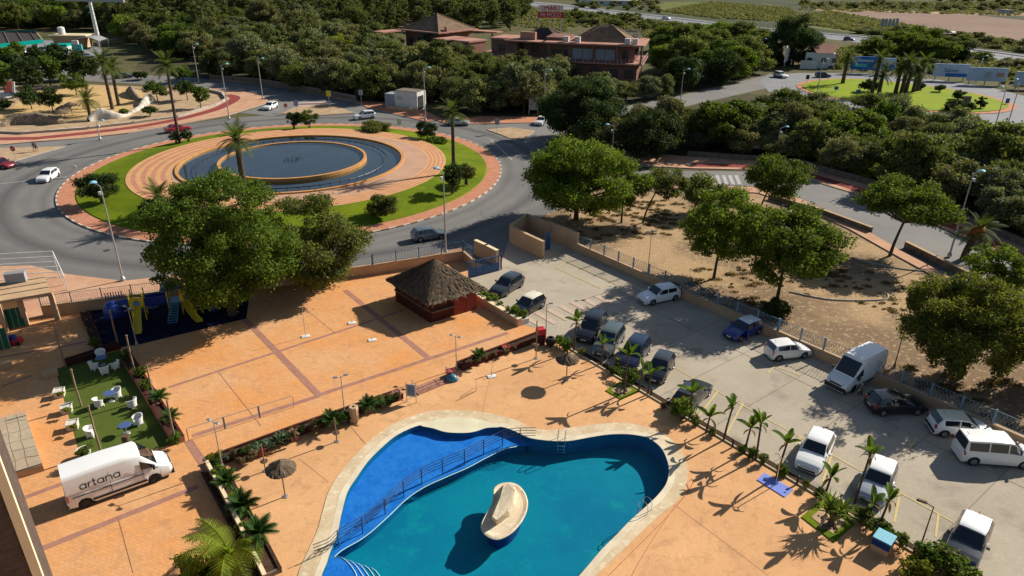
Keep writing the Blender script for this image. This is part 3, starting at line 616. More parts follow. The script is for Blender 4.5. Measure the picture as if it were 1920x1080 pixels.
def cloud(clumps, size, cover=1.0, asp=.5, rng=RNG, upb=.45, rnd=.75):
    Ps = []; Ns = []
    for c, r in clumps:
        r = np.array(r if hasattr(r, '__len__') else (r, r, r * .85), float); a = 4 * math.pi * (r.prod() ** (2 / 3))
        n = max(16, int(a * cover / (2 * size * size * asp)))
        d = rng.normal(size=(n, 3)); d /= np.linalg.norm(d, axis=1, keepdims=True)
        k = np.abs(rng.normal(.82, .27, n)).clip(.1, 1.55)
        Ps.append(np.array(c) + d * r * k[:, None]); nn = d * .55 + rng.normal(size=d.shape) * rnd + np.array([0, 0, upb]); Ns.append(nn / np.linalg.norm(nn, axis=1, keepdims=True))
    return np.concatenate(Ps), np.concatenate(Ns)
def tree_meshes(name, seed, h, cw, ch, leaf, size, nclump=16, cr=.24, tr=.25, cover=1.25, flat=1., lean=(0, 0), droop=0., lowclumps=True, bark=None, stems=1):
    rng = np.random.default_rng(seed); cz = h - ch / 2; cl = []; nclump = int(nclump * 2.6); cr *= .56
    bd = rng.normal(size=(7, 3)); bd /= np.linalg.norm(bd, axis=1, keepdims=True); ba = rng.uniform(-.22, .30, 7)
    for i in range(nclump):
        d = rng.normal(size=3); d /= np.linalg.norm(d)
        if not lowclumps and d[2] < -.1: d[2] *= -.6
        bumpy = 1 + sum(ba[q] * max(0, float(d @ bd[q])) ** 4 for q in range(7))
        f = (.60 + .34 * rng.random() ** .7) * bumpy if i > nclump * .22 else .5 * rng.random()
        c = np.array([lean[0] + d[0] * cw / 2 * f, lean[1] + d[1] * cw / 2 * f, cz + d[2] * ch / 2 * min(f, 1.02)])
        r = cw * cr * (.55 + .9 * rng.random()); r = min(r, ch * .42)
        cl.append((c, (r * rng.uniform(.8, 1.3), r * rng.uniform(.8, 1.3), r * rng.uniform(.55, .85) * flat)))
        if droop and d[2] < .35:
            for q in range(2): cl.append((c + np.array([d[0] * r * .5, d[1] * r * .5, -r * (.9 + .9 * q) * droop]), (r * .5, r * .5, r * .9)))
    P, N = cloud(cl, size, cover * .80, rng=rng)
    P[:, 2] = np.maximum(P[:, 2], .05)
    crown = leaf_mesh(name + '_crown', P, N, size, leaf, rng=rng)
    b = MB(); th = max(.4, (h - ch) + ch * .18); ends = [c for c, r in cl[nclump // 4:nclump // 4 + 10]]
    for s in range(stems):
        ox = (rng.random() - .5) * .5 * (stems > 1); oy = (rng.random() - .5) * .5 * (stems > 1)
        top = np.array([lean[0] * .55 + ox * 2, lean[1] * .55 + oy * 2, th])
        b.tube([(ox, oy, -.1), (ox + lean[0] * .12, oy + lean[1] * .12, th * .35), (ox + lean[0] * .32, oy + lean[1] * .32, th * .7), tuple(top)], [tr * 1.25, tr * .95, tr * .8, tr * .7], 8)
        for e in ends[s::stems]:
            mid = (top + e) / 2 + np.array([0, 0, -.15 * abs(e[2] - top[2])])
            b.tube([tuple(top - np.array([0, 0, .2])), tuple(mid), tuple(e)], [tr * .55, tr * .36, tr * .1], 5)
    return b.mesh(name + '_trunk', bark or M['trunk'], smooth=50), crown
def plant_tree(name, meshes, loc, label, cat='tree', rz=0, sc_=1., group=None, sz=1.):
    t = thing(name, label, cat, loc, rz, group); t.scale = (sc_, sc_, sc_ * sz)
    obj('trunk', meshes[0], t); obj('crown', meshes[1], t); return t
def inpoly(p, poly):
    c = False; j = len(poly) - 1
    for i in range(len(poly)):
        a, b = poly[i], poly[j]
        if (a.y > p[1]) != (b.y > p[1]) and p[0] < (b.x - a.x) * (p[1] - a.y) / (b.y - a.y) + a.x: c = not c
        j = i
    return c
TAKEN = []
def scatter(poly, spacing, rng, tries=9000, keep=None):
    xs = [p.x for p in poly]; ys = [p.y for p in poly]; out = []
    for _ in range(tries):
        p = (rng.uniform(min(xs), max(xs)), rng.uniform(min(ys), max(ys)))
        if not inpoly(p, poly): continue
        s = spacing * rng.uniform(.85, 1.25)
        if any((p[0] - q[0]) ** 2 + (p[1] - q[1]) ** 2 < s * s for q in out): continue
        if any((p[0] - x) ** 2 + (p[1] - y) ** 2 < r * r for x, y, r in TAKEN): continue
        out.append(p)
    return out
# ---- wood trees, shared shapes
WOODT = [tree_meshes('acacia', 100 + i, 6.2 + .5 * (i % 3), 7.6, 5.6, M[('leaf_wood', 'leaf_wood2', 'leaf_wood3', 'leaf_olive')[i % 4]], .20, 22, .205, .14, 1.15, stems=2) for i in range(8)]
EUCT = [tree_meshes('eucalyptus', 130 + i, 13, 7.5, 11, M['leaf_euc'], .42, 26, .2, .22, 1.1) for i in range(3)]
BRIGHT = [tree_meshes('bright', 140 + i, 8, 8.5, 7.0, (M['leaf_bright'], M['leaf_ficus'], M['leaf_olive'], M['leaf_dark'])[i], .26, 22, .21, .2, 1.2) for i in range(4)]
DARKT = [tree_meshes('darktree', 150 + i, 6.5, 5.2, 5.2, M['leaf_dark'] if i else M['leaf_ficus'], .26, 16, .24, .16, 1.2) for i in range(3)]
PINET = [tree_meshes('pine', 160 + i, 8, 10.5, 6.6, M['leaf_pine'], .28, 26, .2, .25, 1.5, .9) for i in range(2)]
BUSH = [tree_meshes('bush', 170 + i, 2.1, 2.8, 2.1, (M['leaf_wood'], M['leaf_wood2'], M['leaf_olive'])[i], .15, 12, .25, .07, 1.3, stems=3) for i in range(3)]
for x, y, r in ((8, 215, 1),): TAKEN.append((x, y, r))
BLD_PX = [(735,150,0)]
def keepout(px, py, r): p = G(px, py); TAKEN.append((p.x, p.y, r))
for q in ((770,88,15),(830,92,17),(880,96,14),(770,110,10),(850,112,12),(930,120,16),(985,128,15),(1050,135,14),(1090,142,15),(1140,148,15),(1190,148,15),(1000,100,14),(1060,105,14),(1120,112,16),(1190,120,14),(760,200,8),(780,212,7),(735,205,5)): keepout(*q)
r1 = random.Random(11)
GW = 'trees of the grey-green wood behind the roundabout'
for pts, sp, lo, hi in (([(400,146),(480,153),(640,182),(700,190),(740,195),(830,212),(900,213),(1005,216),(1010,180),(880,160),(740,140),(560,120),(400,118)], 5.4, .7, 1.3),
                        ([(380,115),(560,118),(740,138),(880,158),(1010,178),(1060,168),(1060,158),(890,143),(860,105),(760,90),(720,75),(560,60),(400,60)], 6.6, .6, 1.2), ([(1010,214),(1010,184),(1100,187),(1240,184),(1262,179),(1130,203)], 4.6, .6, .9)):
    for p in scatter(GP(pts), sp, r1):
        plant_tree('acacia_tree', r1.choice(WOODT), (*p, 0), 'grey-green bushy tree in the wood between the roundabout and the salmon buildings', rz=r1.random() * 6.28, sc_=r1.uniform(lo, hi) * (1.35 if r1.random() < .16 else 1), group=GW, sz=r1.uniform(.8, 1.15))
for p in scatter(GP([(1055,285),(1150,264),(1280,264),(1400,243),(1440,218),(1500,226),(1600,246),(1700,247),(1790,284),(1860,290),(1920,296),(2150,330),(2150,560),(1920,452),(1760,388),(1640,346),(1500,306),(1400,297),(1280,288)]), 4.4, r1):
    plant_tree('acacia_tree', r1.choice(WOODT), (*p, 0), 'olive-green bushy tree in the dense belt along the right-hand road', rz=r1.random() * 6.28, sc_=r1.uniform(.66, 1.05) * (1.25 if r1.random() < .12 else 1), group='trees of the dense belt along the right-hand road', sz=r1.uniform(.85, 1.05))
for p in scatter(GP([(340,62),(560,58),(720,72),(735,60),(960,58),(990,32),(900,14),(640,10),(360,16)]), 9.5, r1):
    plant_tree('eucalyptus_tree', r1.choice(EUCT), (*p, 0), 'tall loose eucalyptus standing behind the wood and the salmon buildings', rz=r1.random() * 6.28, sc_=r1.uniform(.75, 1.25), group='tall eucalyptus trees at the back of the wood')
for p in scatter(GP([(1232,150),(1262,172),(1310,174),(1405,145),(1440,125),(1400,100),(1330,90),(1236,95)]), 7.4, r1):
    plant_tree('leafy_tree', r1.choice(BRIGHT), (*p, 0), 'bright green leafy tree right of the salmon building with the balcony', rz=r1.random() * 6.28, sc_=r1.uniform(.85, 1.25), group='bright green trees right of the salmon buildings')
for p in scatter(GP([(-120,58),(100,54),(200,60),(260,95),(330,112),(395,116),(395,62),(250,50),(100,34),(-120,34)]), 6.5, r1):
    plant_tree('leafy_tree', r1.choice(BRIGHT + WOODT[:2] + EUCT[:1]), (*p, 0), 'green tree in the belt behind the filling station and the park', rz=r1.random() * 6.28, sc_=r1.uniform(.9, 1.3), group='trees behind the filling station')
for p in scatter(GP([(-150,30),(250,26),(360,14),(640,6),(960,8),(960,-6),(500,-8),(0,-2),(-150,8)]), 16, r1):
    plant_tree('leafy_tree', r1.choice(BRIGHT + EUCT), (*p, 0), 'small distant tree along the top edge on the left', rz=r1.random() * 6.28, sc_=r1.uniform(.7, 1.1), group='distant trees along the top left edge')
for pts, sp in (([(1500,15),(1780,20),(1780,12),(1500,6)], 10), ([(1760,18),(2050,28),(2050,2),(1760,2)], 11), ([(1600,62),(1760,80),(1930,100),(1930,84),(1760,68),(1640,54)], 7), ([(1080,14),(1240,26),(1235,6),(1100,-2)], 9), ([(1240,56),(1440,72),(1440,95),(1400,92),(1240,80)], 6), ([(1760,108),(1930,136),(1930,124),(1790,100)], 6.5), ([(1060,25),(1230,42),(1230,58),(1060,44)], 6), ([(1540,110),(1560,128),(1780,140),(1920,162),(1920,150),(1770,126),(1600,112)], 8)):
    for p in scatter(GP(pts), sp, r1, 2500):
        plant_tree('scrub_bush', r1.choice(BUSH), (*p, 0), 'low scrub bush on the plain beside the highway', 'bush', rz=r1.random() * 6.28, sc_=r1.uniform(.9, 2.6), sz=r1.uniform(.45, .8), group='scrub bushes on the plain along the highway')
for i, (x, y) in enumerate(((430,100),(470,85),(520,128),(560,95),(600,75),(640,140),(690,120),(700,95),(540,70),(450,130),(745,160),(820,168),(905,172),(960,190),(500,108),(590,150),(860,190),(980,165))):
    plant_tree('eucalyptus_tree', EUCT[i % 3], G(x, y), 'taller loose tree rising above the bushes of the wood', rz=i * 1.3, sc_=.62 + .1 * (i % 4), group='taller trees rising out of the wood')
for i, (x, y) in enumerate(((1330,262),(1400,262),(1465,250),(1520,268),(1590,290),(1650,268),(1700,300),(1760,320),(1840,345),(1900,330),(1570,300),(1440,285),(1870,400),(1720,360),(1360,282),(1660,330))):
    plant_tree('leafy_tree', (DARKT + BRIGHT[2:3] + PINET[:1])[i % 5], G(x, y), 'darker round tree standing among the olive trees of the right-hand belt', rz=i * 1.9, sc_=.85 + .12 * (i % 3), group='darker trees among the right-hand belt')
# ---- low scrub covering the plain, uncountable
Pq = []
for pts, n_ in (([(1060,20),(1240,40),(1440,60),(1440,98),(1330,90),(1236,95),(1200,60),(1060,50)], 1500), ([(1240,22),(1330,34),(1480,42),(1620,62),(1754,78),(1920,100),(1920,80),(1690,46),(1560,22),(1500,28),(1480,16),(1330,4)], 3200), ([(1500,20),(1920,30),(1920,4),(1500,4)], 1200), ([(1540,100),(1560,130),(1780,142),(1920,165),(1920,130),(1760,100),(1620,84)], 700), ([(960,12),(1060,22),(1060,60),(960,50)], 400)):
    poly = GP(pts); xs = [p.x for p in poly]; ys = [p.y for p in poly]; k = 0
    while k < n_:
        p = (r1.uniform(min(xs), max(xs)), r1.uniform(min(ys), max(ys)))
        if inpoly(p, poly): Pq.append(((p[0], p[1], .35), (r1.uniform(.5, 1.6), r1.uniform(.5, 1.6), r1.uniform(.3, .8)))); k += 1
P_, N_ = cloud(Pq, .5, .55, rng=np.random.default_rng(5)); P_[:, 2] = np.abs(P_[:, 2]) + .05
o = obj('scrub_cover', leaf_mesh('scrub_cover', P_, N_, .5, M['leaf_wood2'], rng=np.random.default_rng(6))); tag(o, 'low grey-green scrub covering the plain on both sides of the highway', 'scrub', kind='stuff')
Pq = []; poly = GP([(1060,440),(1120,380),(1330,372),(1420,385),(1580,445),(1700,505),(1900,620),(1900,820),(1760,760),(1640,700),(1400,595),(1215,512)])
xs = [p.x for p in poly]; ys = [p.y for p in poly]
while len(Pq) < 520:
    p = (r1.uniform(min(xs), max(xs)), r1.uniform(min(ys), max(ys)))
    if inpoly(p, poly) and math.sin(p[0] * .22 + 1.3) * math.sin(p[1] * .19) + r1.uniform(-.7, .7) > .1: s_ = r1.uniform(.12, .5); Pq.append(((p[0], p[1], .02), (s_ * 1.4, s_, .09 + .1 * s_)))
P_, N_ = cloud(Pq, .09, .7, rng=np.random.default_rng(8)); P_[:, 2] = np.abs(P_[:, 2]) + .02
o = obj('dry_weeds', leaf_mesh('dry_weeds', P_, N_, .09, M['leaf_dry'], rng=np.random.default_rng(9))); tag(o, 'low dry brown weeds and leaf litter on the dirt lot', 'weeds', kind='stuff')
# ---- single trees
def single(name, px, py, ty, wpx, leaf, label, seed, size=.2, ch=None, nclump=34, cr=.17, tr=.22, cover=1.25, cat='tree', z=0., **k):
    h = HT(px, py, ty, z); w = wpx * MPP(px, py, z); c = ch if ch else .72; size *= .76
    return plant_tree(name, tree_meshes(name, seed, h, w, h * c, leaf, size, nclump, cr, tr, cover, **k), G(px, py, z), label, cat)
single('ficus_tree', 436, 590, 338, 246, M['leaf_ficus'], 'huge dark green leafy tree standing over the playground', 1, .165, .86, 66, .135, .38, 1.2)
single('olive_tree', 604, 540, 372, 178, M['leaf_olive'], 'olive-green tree against the front wall right of the huge leafy tree', 2, .17, .9, 40, .16, .2)
single('ficus_tree', 1080, 412, 266, 186, M['leaf_bright'], 'big round bright green tree beside the car park gate wall', 3, .2, .88, 56, .145, .3)
single('ficus_tree', 1090, 262, 158, 150, M['leaf_dark'], 'big dark tree behind the big round bright green tree', 4, .26, .9, 36, .16, .3)
single('ficus_tree', 1215, 300, 205, 120, M['leaf_dark'], 'dark leafy tree by the lamp at the head of the right-hand road', 5, .26, .9, 30, .17, .25)
single('shade_tree', 1165, 418, 318, 75, M['leaf_olive'], 'upright olive-green tree just right of the big round tree', 6, .19, .7, 18, .2, .12, 1.1)
single('shade_tree', 1205, 418, 322, 78, M['leaf_olive'], 'tree with a long leaning trunk on the dirt lot', 7, .19, .5, 16, .2, .12, 1.1, lean=(2.6, 1.0))
single('shade_tree', 1298, 400, 333, 90, M['leaf_olive'], 'small round tree at the far edge of the dirt lot near the zebra crossing', 8, .19, .75, 18, .2, .12, 1.1, lean=(1.2, 0))
single('shade_tree', 1338, 523, 362, 148, M['leaf_bright'], 'slim-trunked bright green tree on the bare middle of the dirt lot', 9, .19, .68, 32, .165, .15, 1.15, lean=(.4, 0))
single('shade_tree', 1457, 562, 400, 190, M['leaf_bright'], 'wide spreading bright green tree nearest the car park fence', 10, .2, .72, 40, .155, .17, 1.15, lean=(.2, .3))
single('shade_tree', 1424, 396, 292, 105, M['leaf_pine'], 'tall rounded tree beside the right-hand road behind the dirt lot', 11, .2, .68, 22, .19, .13, 1.15, lean=(1.6, 0))
single('pine_tree', 1668, 480, 352, 160, M['leaf_pine'], 'flat-topped pine with forked trunk on the edge of the dirt lot', 12, .2, .58, 34, .16, .17, 1.2, lean=(1.2, 0), lowclumps=False)
single('shade_tree', 1850, 575, 462, 108, M['leaf_bright'], 'compact green tree beside the palm with an orange skirt', 13, .18, .8, 24, .18, .13, 1.15)
single('drooping_tree', 1800, 708, 530, 222, M['leaf_weep'], 'broad weeping tree with hanging branches over the car park fence', 14, .15, .72, 46, .135, .2, 1.0, droop=.6)
single('drooping_tree', 1945, 720, 600, 150, M['leaf_weep'], 'weeping tree cut by the right edge of the photo', 15, .19, .72, 20, .17, .15, 1.05, droop=.8)
single('casuarina_tree', 1486, 122, 30, 84, M['leaf_dark'], 'tall dark tree standing alone left of the far roundabout', 16, .34, .95, 34, .2, .35, 1.6)
single('leafy_tree', 1352, 140, 72, 85, M['leaf_ficus'], 'large round-headed tree by the road right of the salmon buildings', 17, .36, .85, 30, .17, .3)
single('conifer_tree', 1792, 118, 76, 44, M['leaf_dark'], 'dark conical tree between the billboards and the highway', 18, .4, .95, 14, .22, .2)
single('poplar_tree', 640, 106, 62, 42, M['leaf_yellow'], 'bright yellow-green tree standing out of the wood', 19, .38, .95, 16, .22, .2)
single('shrub', 600, 168, 138, 36, M['leaf_yellow'], 'yellow-green shrub at the edge of the wood by the road', 20, .3, .95, 10, .26, .1, cat='bush')
single('shrub', 1560, 318, 290, 62, M['leaf_yellow'], 'yellow-green shrub behind the wall of the right-hand road', 21, .2, .95, 12, .25, .1, cat='bush')
single('shrub', 1628, 338, 303, 62, M['leaf_croton'], 'second yellow-green shrub along the wall of the right-hand road', 22, .2, .95, 12, .25, .1, cat='bush')
for i, (x, y) in enumerate(((1632,118),(1665,112),(1700,112),(1735,117),(1683,104),(1718,104),(1752,120))):
    plant_tree('stone_pine', PINET[i % 2], G(x, y), 'rounded stone pine in the clump behind the far roundabout billboards', rz=i, sc_=.95 + .1 * (i % 3), group='stone pines behind the far billboards')
for i, (x, y) in enumerate(((10,172),(38,158),(62,172),(95,160),(118,152),(145,150),(22,140),(75,142),(160,160),(40,128),(110,135))):
    plant_tree('park_tree', DARKT[i % 3], G(x, y), 'dark green leafy tree in the row at the back of the sandy park', rz=i * 1.7, sc_=1.05 + .12 * (i % 3), group='dark trees along the back of the park')
for i, (x, y, ty, w, l) in enumerate(((100,210,168,38,'small round tree in the middle of the sandy park'),(144,178,140,44,'round dark tree on the sand below the filling station'),(60,205,165,46,'low spreading dark tree beside the aeroplane'),(296,190,152,38,'small round tree right of the park sculpture wall'),(352,188,152,36,'small round tree on gravel near the lamp, left of a pair'),(377,203,160,36,'small round tree on gravel at the park tip'),(282,218,200,28,'low round bush on gravel in front of the park sculpture'),(234,218,205,16,'tiny bush beside the white end of the sculpture wall'),(5,205,188,36,'dark tree with slanting trunk under the aeroplane'),(345,155,126,40,'dense dark tree beside the road behind the park'),(265,150,135,30,'bush at the back edge of the park by the palms'))):
    single('park_tree' if w > 30 else 'bush', x, y, ty, w, M['leaf_ficus'] if i % 2 else M['leaf_dark'], l, 40 + i, .24, .72, 12, .24, .11, 1.1, cat='tree' if w > 30 else 'bush')
# roundabout bushes
for i, (x, y, ty, w, lf, l, zz) in enumerate(((193,377,325,68,'leaf_dark','round clipped bush with trunks on the left of the roundabout lawn',.6),(552,243,207,30,'leaf_dark','left of two round bushes at the top of the roundabout lawn',.5),(581,243,207,32,'leaf_ficus','right of two round bushes at the top of the roundabout lawn',.5),(707,250,227,53,'leaf_olive','wide low bush at the top right of the roundabout lawn',.5),(801,264,230,38,'leaf_dark','small mushroom-shaped bush with bare stems on the roundabout lawn',.5),(820,270,258,40,'leaf_ficus','flat low shrub beside the mushroom-shaped bush on the lawn',.5),(850,362,308,40,'leaf_dark','dark round bush at the foot of the right roundabout palm',.6),(874,345,307,38,'leaf_olive','olive round bush right of the foot of the roundabout palm',.6),(715,404,371,56,'leaf_olive','round bush at the bottom of the roundabout lawn',.6),(330,268,250,22,'leaf_dark','left little bush under the tall leaning roundabout palm',.5),(352,266,245,22,'leaf_dark','right little bush under the tall leaning roundabout palm',.5),(292,410,375,50,'leaf_dark','dark bush at the lower left of the roundabout lawn',.6))):
    single('bush', x, y, ty, w, M[lf], l, 70 + i, .16, .9 if w > 45 else .75, 16, .22, .09, 1.3, cat='bush', z=zz, stems=3)
single('bush', 1450, 592, 565, 50, M['leaf_dark'], 'dark round bush behind the fence below the wide spreading tree', 90, .14, 1.0, 12, .25, .07, 1.3, cat='bush')
# ------------------------------------------------------------------ palms
def frond_mesh(name, L, w, up0, droop, m, nseg=12, leaf=.5, wid=.05, vee=.35):
    b = MB(); pts = []; a = up0
    p = Vector((0, 0, 0))
    for i in range(nseg + 1):
        pts.append(p.copy()); p += Vector((math.cos(a), 0, math.sin(a))) * L / nseg; a -= droop / nseg * (0.4 + 1.2 * i / nseg)
    b.tube(pts, [.03 * (1 - .8 * i / nseg) + .004 for i in range(nseg + 1)], 4)
    for i in range(1, nseg + 1):
        q = pts[i]; d = (pts[i] - pts[i - 1]).normalized(); t = i / nseg; l = leaf * w * math.sin(math.pi * min(1, .12 + .86 * t)) ** .6
        for s in (-1, 1):
            for h in (0, .5):
                o = q - d * (L / nseg) * h
                tip = o + Vector((0, s * l, 0)) + d * l * .55 + Vector((0, 0, l * (vee - .75 * t)))
                n_ = d * wid
                b.add([o - n_, o + n_, tip], [(0, 1, 2)])
    return b.mesh(name, m)
def trunk_mesh(name, h, r0, r1, lean=(0, 0), m=None, rings=10):
    b = MB(); pts = []; rs = []
    for i in range(rings * 2 + 1):
        t = i / (rings * 2); pts.append((lean[0] * t * t, lean[1] * t * t, h * t - .15 * (t == 0))); rs.append((r0 + (r1 - r0) * t) * (1.08 if i % 2 else .96))
    b.tube(pts, rs, 9); return b.mesh(name, m or M['palmtrunk'], smooth=60)
DATE = [frond_mesh('date_frond', 2.7, 1, a, d, M['leaf_palm'], 12, .55, .05) for a, d in ((1.25, .9), (.75, 1.2), (.15, 1.3), (-.35, .9))]
AREC = [frond_mesh('areca_frond', 2.2, 1, a, d, M['leaf_areca'], 14, .6, .035, .1) for a, d in ((1.3, 1.5), (1.0, 2.0), (.8, 2.4))]
CYC = [frond_mesh('cycad_frond', .85, 1, a, d, M['leaf_cycad'], 9, .26, .03, .3) for a, d in ((1.2, .7), (.75, .9), (.3, .8))]
def palm(name, loc, h, label, fr, nf, r0=.25, r1=.2, lean=(0, 0), fs=1., skirt=False, cat='palm tree', group=None, dead=4):
    t = thing(name, label, cat, loc, 0, group); obj('trunk', trunk_mesh(name + '_trunk', h, r0, r1, lean), t)
    if skirt:
        b = MB(); b.lathe([(r1 * .9, -1.0), (r1 * 2.2, -.2), (r1 * 2.0, .3), (r1, .5)], 10, (lean[0], lean[1], h)); b.build('leaf_base_skirt', M['skirt'], t)
    for i in range(nf):
        k = min(len(fr) - 1, int(len(fr) * (i / nf) ** .9)); a = i * 2.39996
        obj('frond', fr[k], t, (lean[0], lean[1], h - .1), (random.uniform(-.2, .2), 0, a), fs * random.uniform(.85, 1.1))
    return t
def palmpx(px, py, ty, label, z=0., fs=1., nf=30, dx=0, **k):
    h = HT(px, py, ty, z); return palm('date_palm', G(px, py, z), h, label, DATE, nf, lean=(dx * MPP(px, py), 0), fs=fs, **k)
palmpx(337, 268, 122, 'very tall leaning palm between the two little bushes on the roundabout', .5, 1.15, 34, 3, r0=.26, r1=.2)
palmpx(463, 386, 262, 'palm standing in front of the fountain', .9, 1.1, 32, 0, r0=.42, r1=.34)
palmpx(851, 330, 212, 'tall palm on the right of the roundabout lawn', .6, 1.0, 26, 0, r0=.3, r1=.22, skirt=False)
palmpx(303, 398, 368, 'short palm beside the lower left roundabout bush', .6, 1.0, 26, 0, r0=.32, r1=.26)
palmpx(211, 205, 118, 'tallest palm of the sandy park', 0, 1.3, 34, 0, r0=.36, r1=.3)
palmpx(223, 198, 128, 'tall palm close behind the tallest park palm', 0, 1.3, 34, 2, r0=.36, r1=.3)
palmpx(169, 217, 188, 'short young palm on the sand left of the tall park palms', 0, 1.15, 28, 0, r0=.34, r1=.3)
palmpx(1806, 487, 432, 'palm with an orange skirt of leaf bases beside the road wall', 0, 1.0, 30, 14, r0=.38, r1=.34, skirt=True)
for i, (x, y, ty, dx) in enumerate(((1580,156,105,6),(1634,177,112,14),(1647,178,140,3),(1679,174,128,2),(1690,174,118,10),(1698,173,132,12),(1719,170,118,16),(1712,172,135,4))):
    palmpx(x, y, ty, 'palm on the left of the far roundabout standing apart from the rest' if i == 0 else 'tall palm in the group on the far roundabout lawn', .25, 1.35, 26, dx * .2, r0=.5, r1=.36, group=None if i == 0 else 'palms grouped on the far roundabout')
for i, (x, y, ty, w, l) in enumerate(((1627,172,150,30,'round bush left of the palm group on the far lawn'),(1726,168,155,14,'small bush right of the palm group on the far lawn'),(1761,172,160,16,'small mushroom tree on the far lawn behind the stone'),(1795,186,170,22,'dark bush behind the stone on the far lawn'),(1787,207,190,34,'dark clipped bush in front of the stone on the far lawn'),(1838,202,182,18,'little mushroom tree right of the stone on the far lawn'),(1820,204,190,14,'lowest little tree right of the stone on the far lawn'))):
    single('bush', x, y, ty, w, M['leaf_dark'], l, 200 + i, .3, .85, 10, .26, .12, 1.3, cat='bush', z=.25)
# ================================================================== walls, fences, buildings
def ang(a, b): return math.atan2(b.y - a.y, b.x - a.x)
def fence(name, a, b, label, wh, fh, wm, fm, t=.25, sp=2.6, cap=None, z=.04, pick=.13, lattice=False, cat='fence', pw=.02, postw=.09):
    L = (b - a).length; o = thing(name, label, cat, (a.x, a.y, z), ang(a, b))
    if wh:
        MB().box((L / 2, 0, wh / 2), (L, t, wh)).build('wall', wm, o)
        MB().box((L / 2, 0, wh + .03), (L + .06, t + .08, .06)).build('coping', cap or wm, o)
    if fh:
        z0 = wh + (.06 if wh else 0); n = max(1, round(L / sp)); s = L / n
        post = MB().box((0, 0, z0 + fh / 2 + .03), (postw, postw, fh + .06)).mesh('post', fm)
        for i in range(n + 1): obj('post', post, o, (min(max(i * s, postw / 2), L - postw / 2), 0, 0))
        p = MB()
        for zz in (z0 + .1, z0 + fh - .05): p.box((s / 2, 0, zz), (s - postw, .03, .03))
        if lattice:
            k = int(s / .26)
            for j in range(k + 1):
                x = j * s / k
                for d in (-1, 1):
                    x2 = min(max(x + d * .45, 0), s); p.tube([(x, .01 * d, z0 + .1), (x2, .01 * d, z0 + fh - .05)], pw / 2, 3, cap=False)
        else:
            for j in range(1, int(s / pick)): p.box((j * pick, 0, z0 + fh / 2), (pw, pw, fh - .15))
        me = p.mesh('picket_panel', fm)
        for i in range(n): q = obj('picket_panel', me, o, (i * s, 0, 0)); q['kind'] = 'stuff'
    return o
def wallrun(name, pts, label, h, t, m, capm=None, z=0., cat='wall'):
    P = GP(pts) if not isinstance(pts[0], Vector) else pts
    o = thing(name, label, cat, (P[0].x, P[0].y, z))
    for a, b in zip(P, P[1:]):
        L = (b - a).length; w = MB().box((L / 2, 0, h / 2), (L + t * .9, t, h)).build('wall', m, o); w.location = (a.x - P[0].x, a.y - P[0].y, 0); w.rotation_euler.z = ang(a, b)
        if capm:
            w = MB().box((L / 2, 0, h + .03), (L + t * .9, t + .08, .06)).build('coping', capm, o); w.location = (a.x - P[0].x, a.y - P[0].y, .002); w.rotation_euler.z = ang(a, b)
    return o
fence('boundary_fence', NW0 - nd * 3, NW1, 'beige front wall topped with grey lattice railing behind the playground', 1.05, 1.0, M['wallbeige'], M['palebluemetal'], lattice=False, pick=.2)
fence('boundary_fence', NW1, G(869, 488), 'beige front wall with blue picket railing behind the thatched kiosk', 1.05, 1.15, M['wallbeige'], M['bluemetal'], pick=.16)
fence('boundary_fence', G(869, 488), G(888, 505), 'short beige wall return with blue railing at the car park gate', 1.05, 1.15, M['wallbeige'], M['bluemetal'], pick=.16)
# blue sliding gate
ga, gb = G(878, 522), G(936, 508); L = (gb - ga).length
gt = thing('sliding_gate', 'blue steel sliding gate with solid lower half at the car park entrance', 'gate', (ga.x, ga.y, .04), ang(ga, gb))
for k in range(4): MB().box((L * (k + .5) / 4, 0, .5), (L / 4 - .06, .05, .8)).build('panel', M['bluegate'], gt)
for zz in (.06, .93, 1.75): MB().box((L / 2, 0, zz), (L, .08, .07)).build('rail', M['bluegate'], gt)
for k in range(5): MB().box((min(max(L * k / 4, .05), L - .05), 0, .95), (.09, .09, 1.75)).build('post', M['bluegate'], gt)
p = MB()
for k in range(1, int(L / .14)): p.box((k * .14, 0, 1.35), (.022, .022, .78))
q = p.build('bars', M['bluemetal'], gt); q['kind'] = 'stuff'
MB().box((L + .3, .1, .9), (.12, .12, 1.8)).build('guide_post', M['brownmetal'], gt)
wallrun('gate_pier_wall', [(893,478),(912,487),(931,497)], 'short beige pier wall with letterboxes beside the sliding gate', 1.75, .35, M['wallbeige'], M['cream'])
